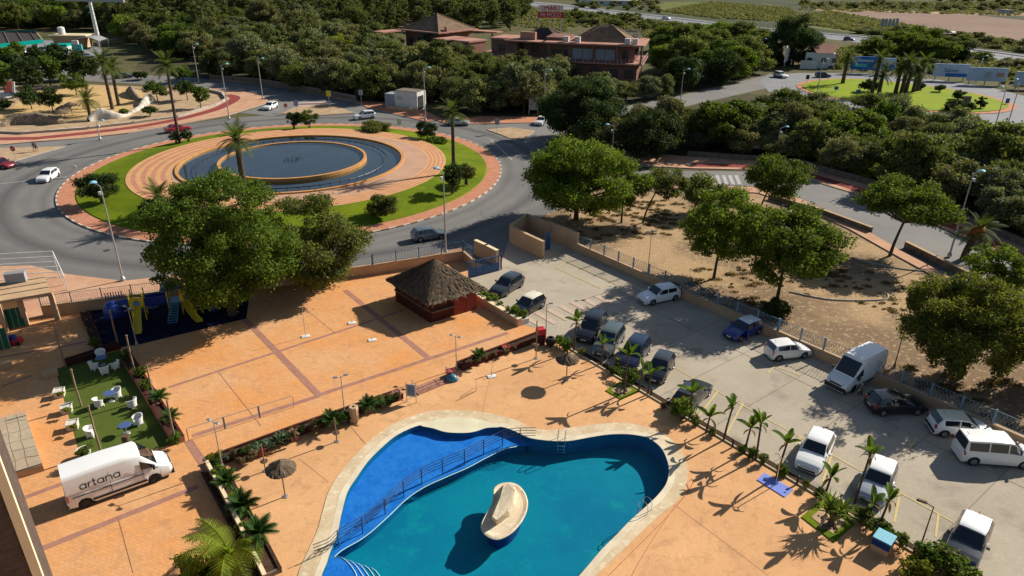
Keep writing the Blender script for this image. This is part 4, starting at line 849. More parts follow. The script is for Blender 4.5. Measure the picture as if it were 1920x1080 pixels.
# bin enclosure and tall wall at the head of the car park
wallrun('enclosure_wall', [(958,455),(1017,484)], 'low beige enclosure wall left of the blue service door', 2.0, .3, M['wallbeige'], M['wallbeige'])
wallrun('enclosure_wall', [(958,452),(988,432),(1030,449)], 'beige back wall of the service enclosure beside the road', 2.05, .28, M['wallbeige'], M['wallbeige'])
d_ = thing('service_door', 'narrow deep blue service door between the enclosure walls', 'door', G(1023, 471), ang(G(1023, 471), G(1035, 463)))
MB().box((.5, 0, 1.05), (1.0, .08, 2.1)).build('leaf', M['bluegate'], d_); MB().tube([(.85, -.08, 1.0), (.85, -.08, 1.15)], .02, 5).build('handle', M['greymetal'], d_)
wallrun('tall_wall', [WA - WD * .5, WA + WD * 4.3], 'tall solid beige wall at the head of the car park', 2.15, .3, M['wallbeige'], M['wallbeige'])
for k in range(4):
    a = WA + WD * (4.3 + 26 * k); b_ = WA + WD * (4.3 + 26 * (k + 1)) 
    fence('car_park_fence', a, b_, ('beige low wall with blue lattice fence nearest the big round tree', 'beige low wall with blue lattice fence behind the white hatchback and blue car', 'beige low wall with blue lattice fence behind the high white van', 'beige low wall with blue lattice fence running out of the right edge')[k], .85, 1.1, M['wallbeige'], M['palebluemetal'], t=.25, sp=2.2, cap=M['wallbeige'], lattice=True, pw=.028, postw=.12)
# road-side walls
wallrun('road_wall', [(1443,374),(1540,402),(1631,436)], 'low beige retaining wall along the far side of the dirt lot', .7, .35, M['stonewall'], M['wallbeige'])
wallrun('road_wall', [(1698,466),(1809,522)], 'second low retaining wall by the palm with an orange skirt', .8, .35, M['stonewall'], M['wallbeige'])
wallrun('wood_wall', [(1290,294),(1400,301),(1500,310),(1640,350),(1760,396),(1920,464),(2100,545)], 'long dark stone wall between the right-hand road and the dense trees', .9, .3, M['stonewall'], M['stonewall'])
wallrun('wood_wall', [(395,148.5),(480,154.5),(560,167),(640,183),(668,189)], 'dark stone wall along the road in front of the wood', 1.0, .4, M['stonewall'], M['kerb'])
wallrun('park_wall', [(0,250.8),(42,253),(167,243.3),(250,233.5),(333,222),(403,200),(425,188.5),(417,177),(394,171.5)], 'low curved grey kerb wall around the gravel tip of the park', .5, .4, M['kerb'], M['mosaic'])
# ------------------------------------------------------------------ thatched kiosk
ka, kb, kc = G(744, 564), G(808, 605), G(892, 579); kd_ = ka + kc - kb
ks = thing('kiosk', 'square red bar kiosk with a shaggy pyramid thatch roof on the plaza', 'kiosk', (kb.x, kb.y, .04), 0)
loc = lambda v: Vector((v.x - kb.x, v.y - kb.y, 0))
A_, B_, C_, D_ = loc(ka), loc(kb), loc(kc), loc(kd_)
def seg(bm, p, q, z0, z1, t=.2, mi=0, ext=0):
    d = (q - p); L = d.length; bm.box(((p.x + q.x) / 2, (p.y + q.y) / 2, (z0 + z1) / 2), (L + ext, t, z1 - z0), math.atan2(d.y, d.x), mi); return bm
mid = B_ + (C_ - B_) * .5; nrm = (C_ - B_).normalized(); nrm = Vector((nrm.y, -nrm.x, 0))
seg(MB(), A_, B_, 0, 2.35, .2).build('wall', M['redbrickdark'], ks); seg(MB(), B_, mid, 0, 1.05, .2).build('counter_front', M['redbrickdark'], ks)  # left wall takes the darker red, its shade painted into the colour
seg(MB(), mid, C_, 0, 2.35, .2).build('wall', M['redbrick'], ks); seg(MB(), C_, D_, 0, 2.35, .2).build('wall', M['redbrick'], ks); seg(MB(), D_, A_, 0, 2.35, .2).build('wall', M['redbrick'], ks)
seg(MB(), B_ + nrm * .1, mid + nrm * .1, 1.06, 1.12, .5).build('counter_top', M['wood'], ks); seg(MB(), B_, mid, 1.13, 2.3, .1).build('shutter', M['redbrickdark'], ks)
av = (A_ - B_).normalized(); av = Vector((-av.y, av.x, 0)); seg(MB(), A_ + av * .12, B_ + av * .12, 1.2, 1.26, .3).build('ledge', M['wood'], ks)
dq = mid + (C_ - mid) * .55; seg(MB(), dq + nrm * .12, dq + (C_ - mid).normalized() * .9 + nrm * .12, .02, 2.05, .06).build('door', M['redbrick'], ks)
ctr = (A_ + C_) / 2; hap = 5.0; rb = random.Random(3)
for layer in range(9):
    f0, f1 = 1.27 - layer * .14, 1.27 - (layer + 1) * .14 - .09; z0 = 2.12 + layer * .262; z1 = z0 + .44
    b = MB(); cs = [ctr + (q - ctr) * 1 for q in (A_, B_, C_, D_)]; N_ = 22; lo = []; hi = []; lo2 = []
    for i in range(4):
        p, q = cs[i], cs[(i + 1) % 4]
        for k in range(N_):
            e = p + (q - p) * (k / N_); jit = 1 + rb.uniform(-.03, .03)
            lo.append(ctr + (e - ctr) * f0 * jit + Vector((0, 0, z0 - .02 + rb.uniform(-.09, .09)))); lo2.append(ctr + (e - ctr) * (f0 * jit + .008) + Vector((0, 0, z0 + .09 + rb.uniform(-.05, .06))))
            hi.append(ctr + (e - ctr) * max(f1, .02) + Vector((0, 0, z1 + rb.uniform(-.03, .03))))
    n = len(lo); b.add(lo + lo2 + hi, [(i, (i + 1) % n, n + (i + 1) % n, n + i) for i in range(n)] + [(n + i, n + (i + 1) % n, 2 * n + (i + 1) % n, 2 * n + i) for i in range(n)])
    if layer == 0: b.add(lo, [tuple(range(n - 1, -1, -1))])
    b.build('thatch_course', M['thatch'], ks)
MB().lathe([(.42, 4.25), (.2, 4.58), (.02, 4.74)], 10, (ctr.x, ctr.y, 0)).build('ridge_cap', M['thatch'], ks)
# strands of thatch lying on the roof
b = MB()
for i in range(2600):
    s = rb.randrange(4); p, q = [(A_, B_), (B_, C_), (C_, D_), (D_, A_)][s]; u_ = rb.random(); t_ = rb.random() ** .8
    e = p + (q - p) * u_; o1 = ctr + (e - ctr) * 1.27 * (1 - t_ * .96); z1 = 2.24 + 2.4 * t_ + rb.uniform(.0, .1)
    dn = (e - ctr).normalized() * .55 + Vector((0, 0, -.42)); side = Vector((-dn.y, dn.x, 0)).normalized() * .05
    o1 = Vector((o1.x, o1.y, z1)); b.add([o1 - side, o1 + side, o1 + dn * rb.uniform(.6, 1.1)], [(0, 1, 2)])
q = b.build('loose_straw', M['thatch'], ks); q['kind'] = 'stuff'
wallrun('plaza_wall', [(896,566),(972,611)], 'low beige planter wall between the kiosk and the parked cars', .75, .45, M['wallbeige'], M['cream'], z=.04)
wallrun('plaza_wall', [(972,610),(985,606)], 'short whitewashed end block of the kiosk planter wall', .55, .5, M['whiterender'], z=.04)
# ------------------------------------------------------------------ apartment tower edge at the lower left
tb = G(161, 1300); tw = thing('apartment_tower', 'cream corner pier and brown brick face of the apartment tower, bottom left corner', 'building', (tb.x, tb.y, 0), rad(35))
MB().box((-.16, .24, 24), (.32, .42, 48)).build('corner_pier', M['cream'], tw)
MB().box((-4.33, 3.15, 24), (8.0, 6.0, 47.9)).build('wall', M['darkbrick'], tw)
for k in range(120): MB().box((-2.3, .14, .4 + .34 * k), (3.9, .03, .33)).build('brick_course', M['darkbrick'], tw)
sl_ = thing('stone_platform', 'low sandstone-flagged platform beside the tower', 'platform', G(40, 850), 0); so_ = sl_.location.copy()
pp = [p - so_ for p in GP([(-40,810),(50,783),(84,884),(8,906),(-40,918)])]
MB().prism([(p.x, p.y) for p in pp], .05, .55, 0, mside=1).build('base', [M['flag'], M['wallbeige']], sl_)
rf = random.Random(5); c00, c10, c11, c01 = pp[0], pp[1], pp[2], pp[4]
jt = {(i, j): (rf.uniform(-.12, .12) * (0 < i < 5), rf.uniform(-.12, .12) * (0 < j < 6)) for i in range(6) for j in range(7)}
def pt(i, j): u_, v_ = (i + jt[i, j][0]) / 5, (j + jt[i, j][1]) / 6; return c00.lerp(c10, u_).lerp(c01.lerp(c11, u_), v_)
for i in range(5):
    for j in range(6):
        q = [pt(i, j), pt(i + 1, j), pt(i + 1, j + 1), pt(i, j + 1)]; c_ = sum(q, Vector()) / 4
        MB().prism([(c_.x + (v.x - c_.x) * .95, c_.y + (v.y - c_.y) * .95) for v in q], .545, .57 + rf.random() * .015).build('flagstone', M['flag'], sl_)
# ------------------------------------------------------------------ salmon buildings
def hip(b, cx, cy, sx, sy, z0, z1, rx=0., mi=0):
    vs = [(cx - sx / 2, cy - sy / 2, z0), (cx + sx / 2, cy - sy / 2, z0), (cx + sx / 2, cy + sy / 2, z0), (cx - sx / 2, cy + sy / 2, z0), (cx - rx, cy, z1), (cx + rx, cy, z1)]
    return b.add(vs, [(0, 1, 5, 4), (1, 2, 5), (2, 3, 4, 5), (3, 0, 4), (0, 3, 2, 1)], mi)
def hipparts(t, name, cx, cy, sx, sy, z0, z1, rx, m):
    o = hip(MB(), cx, cy, sx, sy, z0, z1, rx).build(name, m, t)
    e = .02; cs = [(cx - sx / 2, cy - sy / 2), (cx + sx / 2, cy - sy / 2), (cx + sx / 2, cy + sy / 2), (cx - sx / 2, cy + sy / 2)]
    for i, (x, y) in enumerate(cs): MB().tube([(x, y, z0 + e), (cx + (rx if i in (1, 2) else -rx), cy, z1 + e)], .22, 5).build('hip_tiles', M['rooftile'], o)
    for s in range(4):   # tile courses proud of the slope
        p, q = cs[s], cs[(s + 1) % 4]
        for k in range(1, 9):
            f = 1 - k / 9.5; P1 = (cx + (p[0] - cx) * f, cy + (p[1] - cy) * f); Q1 = (cx + (q[0] - cx) * f, cy + (q[1] - cy) * f); zz = z0 + (z1 - z0) * (1 - f)
            MB().tube([(*P1, zz + .01), (*Q1, zz + .01)], .06, 3).build('tile_course', m, o)
    return o
def window(t, x, y, z, w, h, rz=0, m=None):
    f = MB().box((0, 0, 0), (w, .12, h)).build('window', M['darkmetal'], t, loc=(x, y, z), rz=rz)
    for s in (-1, 1): MB().box((s * w / 4, -.05, 0), (w / 2 - .12, .06, h - .16)).build('pane', m or M['windowglass'], f)
# pavilion
pv = thing('salmon_pavilion', 'salmon pavilion with a brown tiled pyramid roof and wide flat eaves', 'building', G(822, 98), rad(-38))
MB().box((0, 0, 3.6), (15, 15, 7.2)).build('wall', M['pinkwall_shaded'], pv)
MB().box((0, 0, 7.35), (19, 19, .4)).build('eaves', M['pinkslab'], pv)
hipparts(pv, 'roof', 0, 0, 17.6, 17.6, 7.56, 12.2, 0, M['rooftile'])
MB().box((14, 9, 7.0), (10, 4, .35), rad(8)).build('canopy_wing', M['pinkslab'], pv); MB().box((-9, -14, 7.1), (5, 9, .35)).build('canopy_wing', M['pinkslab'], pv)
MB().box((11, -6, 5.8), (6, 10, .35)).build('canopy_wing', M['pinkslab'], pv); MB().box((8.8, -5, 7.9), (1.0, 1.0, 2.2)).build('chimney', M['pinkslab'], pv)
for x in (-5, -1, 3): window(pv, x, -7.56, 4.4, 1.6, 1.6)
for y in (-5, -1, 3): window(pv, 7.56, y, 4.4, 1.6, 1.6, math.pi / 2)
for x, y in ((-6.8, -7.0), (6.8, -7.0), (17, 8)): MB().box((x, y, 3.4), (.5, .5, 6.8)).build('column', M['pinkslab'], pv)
MB().box((15.5, -4, 2.6), (11, 8, 5.2)).build('annex', M['pinkwall_shaded'], pv); MB().box((15.5, -4, 5.45), (11.6, 8.6, .5)).build('annex_roof', M['pinkslab'], pv)
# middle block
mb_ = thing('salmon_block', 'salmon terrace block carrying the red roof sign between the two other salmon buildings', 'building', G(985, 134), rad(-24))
MB().box((0, 0, 2.2), (24, 12, 4.4)).build('wall', M['pinkwall_shaded'], mb_); MB().box((0, 0, 4.55), (26, 14, .35)).build('terrace_slab', M['pinkslab'], mb_)
MB().box((-5, 1, 6.7), (8, 9, 4.0)).build('tower_wall', M['pinkwall_shaded'], mb_); MB().box((-5, 1, 8.9), (8.6, 9.6, .5)).build('tower_parapet', M['pinkslab'], mb_)
MB().box((6, 3, 6.6), (13, 7, 3.8)).build('wall', M['pinkwall_shaded'], mb_); MB().box((5, 1.5, 8.7), (19, 13, .35)).build('canopy', M['pinkslab'], mb_)
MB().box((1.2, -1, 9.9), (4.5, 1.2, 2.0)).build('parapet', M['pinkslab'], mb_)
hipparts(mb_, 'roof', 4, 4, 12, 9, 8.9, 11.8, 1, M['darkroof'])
for x in (3, 7, 11): window(mb_, x, -.56, 6.6, 2.4, 2.2)
window(mb_, -6, -3.56, 6.6, 2, 1.8)
for x in (-9, -4, 1, 6): window(mb_, x, -6.06, 2.4, 2, 2)
for x in (-11, -2, 4.5, 11): MB().box((x, -6.3, 2.2), (.5, .5, 4.4)).build('column', M['pinkslab'], mb_)
def textmesh(s, size, m, name='letters', depth=.05):
    cu = bpy.data.curves.new(name, 'FONT'); cu.body = s; cu.size = size; cu.extrude = depth; cu.align_x = 'CENTER'; cu.align_y = 'CENTER'
    o = bpy.data.objects.new(name, cu); C.objects.link(o); dg = bpy.context.evaluated_depsgraph_get()
    me = bpy.data.meshes.new_from_object(o.evaluated_get(dg)); bpy.data.objects.remove(o); me.materials.clear(); me.materials.append(m); return me
sg_ = thing('roof_sign', 'faded red two-row lettering sign on posts above the middle salmon block', 'sign', G(1030, 112) + Vector((0, 0, 0)), rad(4))
ztop = HT(1030, 112, 9); zmid = HT(1030, 112, 22); zbot = HT(1030, 112, 34); w_ = 47 * MPP(1030, 112)
MB().box((0, 0, (ztop + zmid) / 2), (w_ * .96, .15, (ztop - zmid) * .88)).build('panel', M['signwhite'], sg_); MB().box((0, 0, (zbot + zmid) / 2), (w_, .15, (zmid - zbot) * .9)).build('panel', M['redsign'], sg_)
obj('letters', textmesh('MAK', (ztop - zmid) * 1.0, M['redsign']), sg_, (0, -.12, (ztop + zmid) / 2), (math.pi / 2, 0, 0)); obj('letters', textmesh('MI MCCO', (zmid - zbot) * .8, M['signwhite']), sg_, (0, -.12, (zbot + zmid) / 2), (math.pi / 2, 0, 0))
for x in (-.44, 0, .42): MB().box((x * w_, .15, zbot / 2 + 1), (.3, .3, zbot + 2)).build('post', M['signwhite'], sg_)
for k in range(3): MB().box(((k - 1) * w_ * .32, -.02, (ztop + zmid) / 2), (.12, .2, ztop - zmid)).build('frame_bar', M['redsign'], sg_)
# balcony building
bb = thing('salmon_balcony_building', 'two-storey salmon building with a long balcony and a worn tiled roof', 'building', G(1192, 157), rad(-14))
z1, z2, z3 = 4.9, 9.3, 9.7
MB().box((-12, 8, z1 / 2), (24, 16, z1)).build('wall', M['pinkwall_shaded'], bb); MB().box((-12.3, 8.3, (z1 + z2) / 2), (22.6, 15, z2 - z1 - .02)).build('wall', M['pinkwall_shaded'], bb)
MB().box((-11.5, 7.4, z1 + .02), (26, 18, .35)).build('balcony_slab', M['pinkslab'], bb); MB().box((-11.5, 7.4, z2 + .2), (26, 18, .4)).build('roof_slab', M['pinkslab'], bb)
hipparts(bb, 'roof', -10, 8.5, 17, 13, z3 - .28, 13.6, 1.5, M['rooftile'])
MB().box((-22, 8, z2 + .75), (6, 10, .9)).build('parapet', M['pinkwall_shaded'], bb)
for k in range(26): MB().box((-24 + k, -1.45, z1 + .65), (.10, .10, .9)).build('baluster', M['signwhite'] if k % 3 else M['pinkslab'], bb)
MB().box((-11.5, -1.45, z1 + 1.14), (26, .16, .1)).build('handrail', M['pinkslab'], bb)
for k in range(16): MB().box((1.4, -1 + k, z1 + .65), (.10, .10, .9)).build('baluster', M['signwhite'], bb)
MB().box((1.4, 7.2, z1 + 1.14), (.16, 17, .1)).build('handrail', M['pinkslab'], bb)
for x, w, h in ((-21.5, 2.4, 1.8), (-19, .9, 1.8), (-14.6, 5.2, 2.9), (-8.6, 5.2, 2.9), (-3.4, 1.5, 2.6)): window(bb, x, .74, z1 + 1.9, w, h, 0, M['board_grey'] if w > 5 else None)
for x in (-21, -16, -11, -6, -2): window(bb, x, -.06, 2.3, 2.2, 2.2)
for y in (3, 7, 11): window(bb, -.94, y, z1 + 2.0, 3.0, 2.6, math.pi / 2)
for x in (-23.3, -11.6, -5.4, .9): MB().box((x, -1.0, (z1 + z2) / 2), (.45, .45, z2 - z1)).build('column', M['pinkwall_shaded'], bb)
for x in (-3, -1, -16, -19): MB().box((x, .6, z2 + 1.1), (1.4, 1.2, 1.4)).build('air_conditioner', M['signwhite'], bb)
sb = thing('roof_sign', 'broken blue lettering on a frame above the balcony building', 'sign', G(1172, 140), rad(-4))
sz_ = HT(1172, 140, 68); s2 = HT(1172, 140, 77)
for s in (-1, 1): MB().box((s * 3.2, 0, sz_ / 2 + 1), (.2, .2, sz_ + 2.2)).build('post', M['signwhite'], sb)
bl = plain('faded_blue_letters', (.16, .18, .34), .7)
obj('letters', textmesh('ACOS', 2.1, bl), sb, (0, -.2, sz_ + .5), (math.pi / 2, 0, 0)); obj('letters', textmesh('INOOS', 1.8, bl), sb, (0, -.2, s2 - .2), (math.pi / 2, 0, 0))
for zz in (sz_ + 1.6, sz_ - .5, s2 - 1.2): MB().box((0, 0, zz), (6.4, .1, .12)).build('frame_bar', M['signwhite'], sb)
# ------------------------------------------------------------------ filling station and the rest of the background
fs = thing('filling_station', 'filling station canopy with teal fascia at the upper left', 'building', (0, 0, 0))
c4 = [G(-80, 92, 5.6), G(80, 75, 5.6), G(66, 58, 5.6), G(-80, 64, 5.6)]
MB().prism([(p.x, p.y) for p in c4], 5.0, 5.55, 0, bottom=True).build('canopy', M['darkroof'], fs)
seg(MB(), c4[0], c4[1], 4.7, 5.8, .3).build('fascia', M['teal'], fs); seg(MB(), c4[3], c4[2], 4.7, 5.9, .3).build('fascia', M['teal'], fs); seg(MB(), c4[1], c4[2], 4.7, 5.7, .3, ext=-.4).build('fascia', M['wallbeige'], fs)
for i in range(6):
    t = (i + .5) / 6; p, q = c4[0].lerp(c4[1], t), c4[3].lerp(c4[2], t); MB().tube([(p.x, p.y, 5.62), (q.x, q.y, 5.62)], .22, 4).build('roof_rib', M['brownmetal'], fs)
for u_ in (.25, .6, .92):
    for v_ in (.2, .8):
        p = c4[0].lerp(c4[1], u_).lerp(c4[3].lerp(c4[2], u_), v_); MB().box((p.x, p.y, 2.5), (.6, .6, 5.0)).build('column', M['greymetal'], fs)
for u_ in (.4, .75):
    p = c4[0].lerp(c4[1], u_).lerp(c4[3].lerp(c4[2], u_), .4); MB().box((p.x, p.y, .9), (1.0, .7, 1.8)).build('pump', M['whiteplastic'], fs)
hu = thing('station_hut', 'small white hut with teal roof band beside the filling station canopy', 'building', G(112, 107), rad(12)); m_ = MPP(112, 107)
MB().box((0, 2, 1.5), (32 * m_, 4, 3.0)).build('wall', M['whiterender'], hu); MB().box((0, 2, 3.35), (33 * m_, 4.4, .7)).build('roof_band', M['teal'], hu)
for x in (-1.5, .6): MB().box((x, -.03, 1.5), (.9, .1, .9)).build('window', M['windowglass'], hu)
sh = thing('station_shed', 'flat-roofed shed with tank behind the station hut', 'building', G(132, 90), rad(6))
MB().box((0, 3, 1.9), (10, 6, 3.8)).build('wall', M['wallbeige'], sh); MB().box((0, 3, 3.95), (12, 7, .3)).build('roof', M['cream'], sh); MB().lathe([(1.1, 0), (1.1, 2.2), (.4, 2.5)], 12, (-3, 3, 4.1)).build('tank', M['whiterender'], sh)
sh = thing('car_wash', 'arched grey car wash roof right of the station hut', 'building', G(165, 92), rad(4))
b = MB(); b.tube([(-4, 0, 2.6), (-2, 0, 3.5), (0, 0, 3.8), (2, 0, 3.5), (4, 0, 2.6)], .15, 5)
vs = [(x, y, z) for y in (0, 7) for x, z in ((-4, 2.6), (-2, 3.5), (0, 3.8), (2, 3.5), (4, 2.6))]; b.add(vs, [(i, i + 1, i + 6, i + 5) for i in range(4)]); b.build('roof', M['greymetal'], sh)
for x in (-3.9, 3.9):
    for y in (0, 7): MB().box((x, y, 1.3), (.3, .3, 2.6)).build('post', M['greymetal'], sh)
tt = thing('station_totem', 'tall pale teal price totem at the filling station', 'sign', G(150, 108), rad(6)); th_ = HT(150, 108, 76)
MB().box((0, 0, th_ * .4), (16 * MPP(150, 108), .6, th_ * .75)).build('panel', M['tealpale'], tt); MB().box((-.4, 0, th_ * .9), (11 * MPP(150, 108), .6, th_ * .22)).build('panel', M['signwhite'], tt)
hp = HT(187, 86, 3); pb = thing('mast_billboard', 'very tall white steel mast carrying a billboard cut by the top edge', 'billboard', G(187, 86), rad(-10))
MB().tube([(0, 0, 0), (0, 0, hp)], [.75, .5], 12).build('mast', M['whiterender'], pb); MB().box((0, 0, hp + 3), (26, .6, 6)).build('panel', M['board_grey'], pb)
for k in range(8): MB().box((.62, 0, 2 + k * hp / 9), (.5, .1, .1)).build('rung', M['greymetal'], pb)
sd = thing('long_shed', 'long low open shed with white ridge poking out of the wood', 'shed', G(455, 118), 0); so3 = sd.location.copy()
a, b_ = G(388, 122) - so3, G(520, 112) - so3; hz = HT(455, 118, 97)
seg(MB(), a, b_, hz - .15, hz + .05, 5.0).build('roof', M['board_grey'], sd); seg(MB(), a, b_, hz + .06, hz + .3, .6).build('ridge', M['whiterender'], sd)
side = Vector(((b_ - a).y, -(b_ - a).x, 0)).normalized() * 2.3
for k in range(9):
    p = a.lerp(b_, k / 8) + side; MB().box((p.x, p.y, (hz - .2) / 2), (.25, .25, hz - .2)).build('post', M['whiterender'], sd)
bo = thing('substation_booth', 'small white flat-roofed booth with a dark door beside the road', 'booth', G(762, 206), rad(-24)); hb = HT(762, 206, 172)
MB().box((0, 1.8, hb / 2), (5.6, 3.6, hb)).build('wall', M['whiterender'], bo); MB().box((0, 1.8, hb + .06), (5.4, 3.4, .12)).build('roof', M['stonewall'], bo)
MB().box((2.84, 1.4, 1.6), (.08, 2.2, 2.8)).build('door', M['black'], bo); MB().box((-1.6, -.03, 2.4), (1.4, .08, .6)).build('vent', M['greymetal'], bo)
MB().box((-4.4, 2.2, hb * .38), (2.8, 3.0, hb * .76)).build('annex', M['board_grey'], bo); MB().box((0, -1.6, .4), (8, .25, .8)).build('yard_wall', M['wallbeige'], bo)
for i, (x, y, w, hpx, lab, m) in enumerate(((1617,138,48,24,'saturated blue billboard left of the palm group on the far roundabout','board_blue'),(1661,140,26,23,'small pale blue billboard just right of the big blue one','board_white'),(1779,152,62,24,'wide pale billboard with dark script right of the palm group','board_white'),(1846,160,68,25,'wide pale billboard with pictures near the right edge','board_white'),(1930,168,60,25,'pale billboard cut by the right edge','board_white'),(1718,148,30,20,'dim billboard half hidden behind the palm group','board_grey'))):
    mp = MPP(x, y); t = thing('billboard', lab, 'billboard', G(x, y), rad(-9)); h0 = HT(x, y, y - 8); h1 = HT(x, y, y - 8 - hpx)
    MB().box((0, 0, (h0 + h1) / 2), (w * mp, .3, h1 - h0)).build('panel', M[m], t); MB().box((0, .25, h1 - .1), (w * mp, .12, .2)).build('frame', M['greymetal'], t)
    for s in (-.4, 0, .4): MB().box((s * w * mp, .35, h1 / 2), (.25, .25, h1)).build('post', M['greymetal'], t)
    if i == 0: MB().box((-w * mp * .12, -.18, h0 + (h1 - h0) * .32), (w * mp * .45, .03, (h1 - h0) * .25)).build('print', M['tealpale'], t); MB().box((0, -.18, h0 + (h1 - h0) * .68), (w * mp * .6, .03, .5)).build('print', M['board_white'], t)
    if i == 2: obj('print', textmesh('Salmar', (h1 - h0) * .42, M['darkmetal'], depth=.01), t, (0, -.17, (h0 + h1) / 2), (math.pi / 2, 0, 0)); MB().box((w * mp * .15, -.18, h0 + .5), (w * mp * .6, .03, .9)).build('print', M['board_blue'], t)
    if i == 3: MB().box((0, -.18, (h0 + h1) / 2), (w * mp * .14, .03, (h1 - h0) * .4)).build('print', M['board_grey'], t); MB().box((w * mp * .32, -.18, (h0 + h1) / 2), (w * mp * .2, .03, (h1 - h0) * .3)).build('print', M['pinkslab'], t)
    if i == 1: MB().box((0, -.18, h0 + (h1 - h0) * .3), (w * mp * .9, .03, (h1 - h0) * .4)).build('print', M['board_blue'], t)
t = thing('billboard', 'white board on a pole turned edgewise left of the far roundabout', 'billboard', G(1472, 126), rad(62)); h1 = HT(1472, 126, 84)
MB().box((0, 0, h1 * .62), (7, .25, h1 * .72)).build('panel', M['whiterender'], t); MB().box((0, .3, h1 * .3), (.3, .3, h1 * .6)).build('post', M['greymetal'], t)
t = thing('highway_sign', 'back of a slatted sign board on posts beyond the highway', 'sign', G(1664, 62), rad(10)); h1 = HT(1664, 62, 34)
for k in range(5): MB().box((-3.6 + 1.8 * k, 0, h1 * .72), (1.2, .2, h1 * .5)).build('slat', M['board_grey'], t)
for x in (-3.2, 3.2): MB().box((x, .2, h1 / 2), (.3, .3, h1)).build('post', M['greymetal'], t)
t = thing('place_sign', 'small white place-name board on two posts by the dense tree belt', 'sign', G(1414, 292), 0); h1 = HT(1414, 292, 267)
MB().box((0, 0, h1 - .5), (17 * MPP(1414, 292), .08, 1.1)).build('panel', M['whiterender'], t)
for x in (-.7, .7): MB().box((x, .07, h1 / 2), (.09, .07, h1)).build('post', M['greymetal'], t)
MB().box((0, -.05, h1 - .3), (1.3, .02, .22)).build('print', M['darkmetal'], t)
t = thing('sign_board', 'large grey sign board seen from behind beside the big dark tree', 'sign', G(1000, 216), 0); h1 = HT(1000, 216, 178)
MB().box((0, 0, h1 * .62), (16 * MPP(1000, 216), .1, h1 * .72)).build('panel', M['board_grey'], t); MB().box((-.9, .1, h1 / 2), (.15, .15, h1)).build('post', M['greymetal'], t); MB().box((.9, .1, h1 / 2), (.15, .15, h1)).build('post', M['greymetal'], t)
wh = thing('white_house', 'white house with red roof between the tall dark tree and the far roundabout', 'building', G(1535, 128), rad(-12)); mp = MPP(1535, 128)
MB().box((0, 4, 2.2), (52 * mp, 8, 4.4)).build('wall', M['whiterender'], wh); hip(MB(), 1, 4, 30 * mp, 9, 4.42, 6.6, 4).build('roof', M['pinkslab'], wh); MB().box((-3.4, -2.4, 1.2), (30 * mp, .3, 2.4)).build('yard_wall', M['whiterender'], wh)
for x in (-3, 1, 4): window(wh, x, -.04, 2.4, 1.4, 1.2)
for i, (x, y, w, h, lab, m) in enumerate(((15,22,34,16,'white block of flats at the top left corner','whiterender'),(85,12,46,10,'low cream houses behind the trees at the top left','wallbeige'),(135,24,22,10,'small white house among trees at the top left','whiterender'),(318,14,70,14,'orange-brown industrial building near the top left','brickpale'),(345,38,60,10,'grey flat-roofed warehouse beyond the wood','board_grey'),(600,12,70,14,'long grey warehouse at the top edge above the wood','board_grey'),(1140,10,110,9,'pale greenhouse sheds beyond the highway','whiterender'),(1893,26,14,6,'tiny pale blue house at the edge of the ploughed field','board_white'),(1790,72,40,8,'flat dark roofed shed beyond the highway on the right','stonewall'))):
    mp = MPP(x, y); hh = HT(x, y, y - h); t = thing('plain_building', lab, 'building', G(x, y), rad(-4)); ww = w * mp
    MB().box((0, 5, hh / 2), (ww, 10, hh)).build('wall', M[m], t); MB().box((0, 5, hh + .15), (ww + .8, 10.8, .3)).build('roof', M['stonewall'] if i % 2 else M['signwhite'], t)
    for k in range(max(1, int(ww / 6))):
        MB().box((-ww / 2 + 3 + 6 * k, -.04, hh * .55), (2.2, .1, hh * .3)).build('window', M['windowglass'], t)
# park: aeroplane, sculpture walls
pl = thing('aeroplane_monument', 'grey jet aeroplane with red and white tail fin on a plinth in the park', 'aeroplane', G(12, 206), rad(168)); 
MB().tube([(-3.4, 0, 3.0), (-2.6, 0, 3.0), (-1, 0, 2.95), (3, 0, 2.9), (7, 0, 2.9), (9.5, 0, 2.8), (10.6, 0, 2.7)], [.35, .6, .8, .95, .9, .6, .1], 14).build('fuselage', M['planegrey'], pl, smooth=60)
for m, x0, x1 in (('planered', -1.6, -2.9), ('whiterender', -2.9, -3.5)):
    d = .09; MB().add([(x0 + .9, -d, 3.5), (x1 + .2, -d, 3.5), (x1 - .5, -d, 5.9), (x0 - .7, -d, 5.9), (x0 + .9, d, 3.5), (x1 + .2, d, 3.5), (x1 - .5, d, 5.9), (x0 - .7, d, 5.9)], [(0, 1, 2, 3), (7, 6, 5, 4), (0, 4, 5, 1), (1, 5, 6, 2), (2, 6, 7, 3), (3, 7, 4, 0)]).build('tail_fin', M[m], pl)
for s in (-1, 1):
    MB().prism([(-2.0, s * .4), (-3.2, s * .4), (-3.6, s * 2.4), (-2.9, s * 2.4)], 3.0, 3.1, bottom=True).build('tailplane', M['planegrey'], pl); MB().prism([(5.2, s * .7), (1.8, s * .7), (.4, s * 5.2), (1.6, s * 5.2)], 2.7, 2.85, bottom=True).build('wing', M['planegrey'], pl)
MB().box((3.2, 0, 1.0), (1.2, .7, 2.1), taper=.8).build('plinth', M['stonewall'], pl); MB().tube([(6.2, 0, 3.55), (7.0, 0, 3.85), (8.0, 0, 3.6)], [.2, .42, .2], 8).build('canopy', M['glass'], pl, smooth=60)
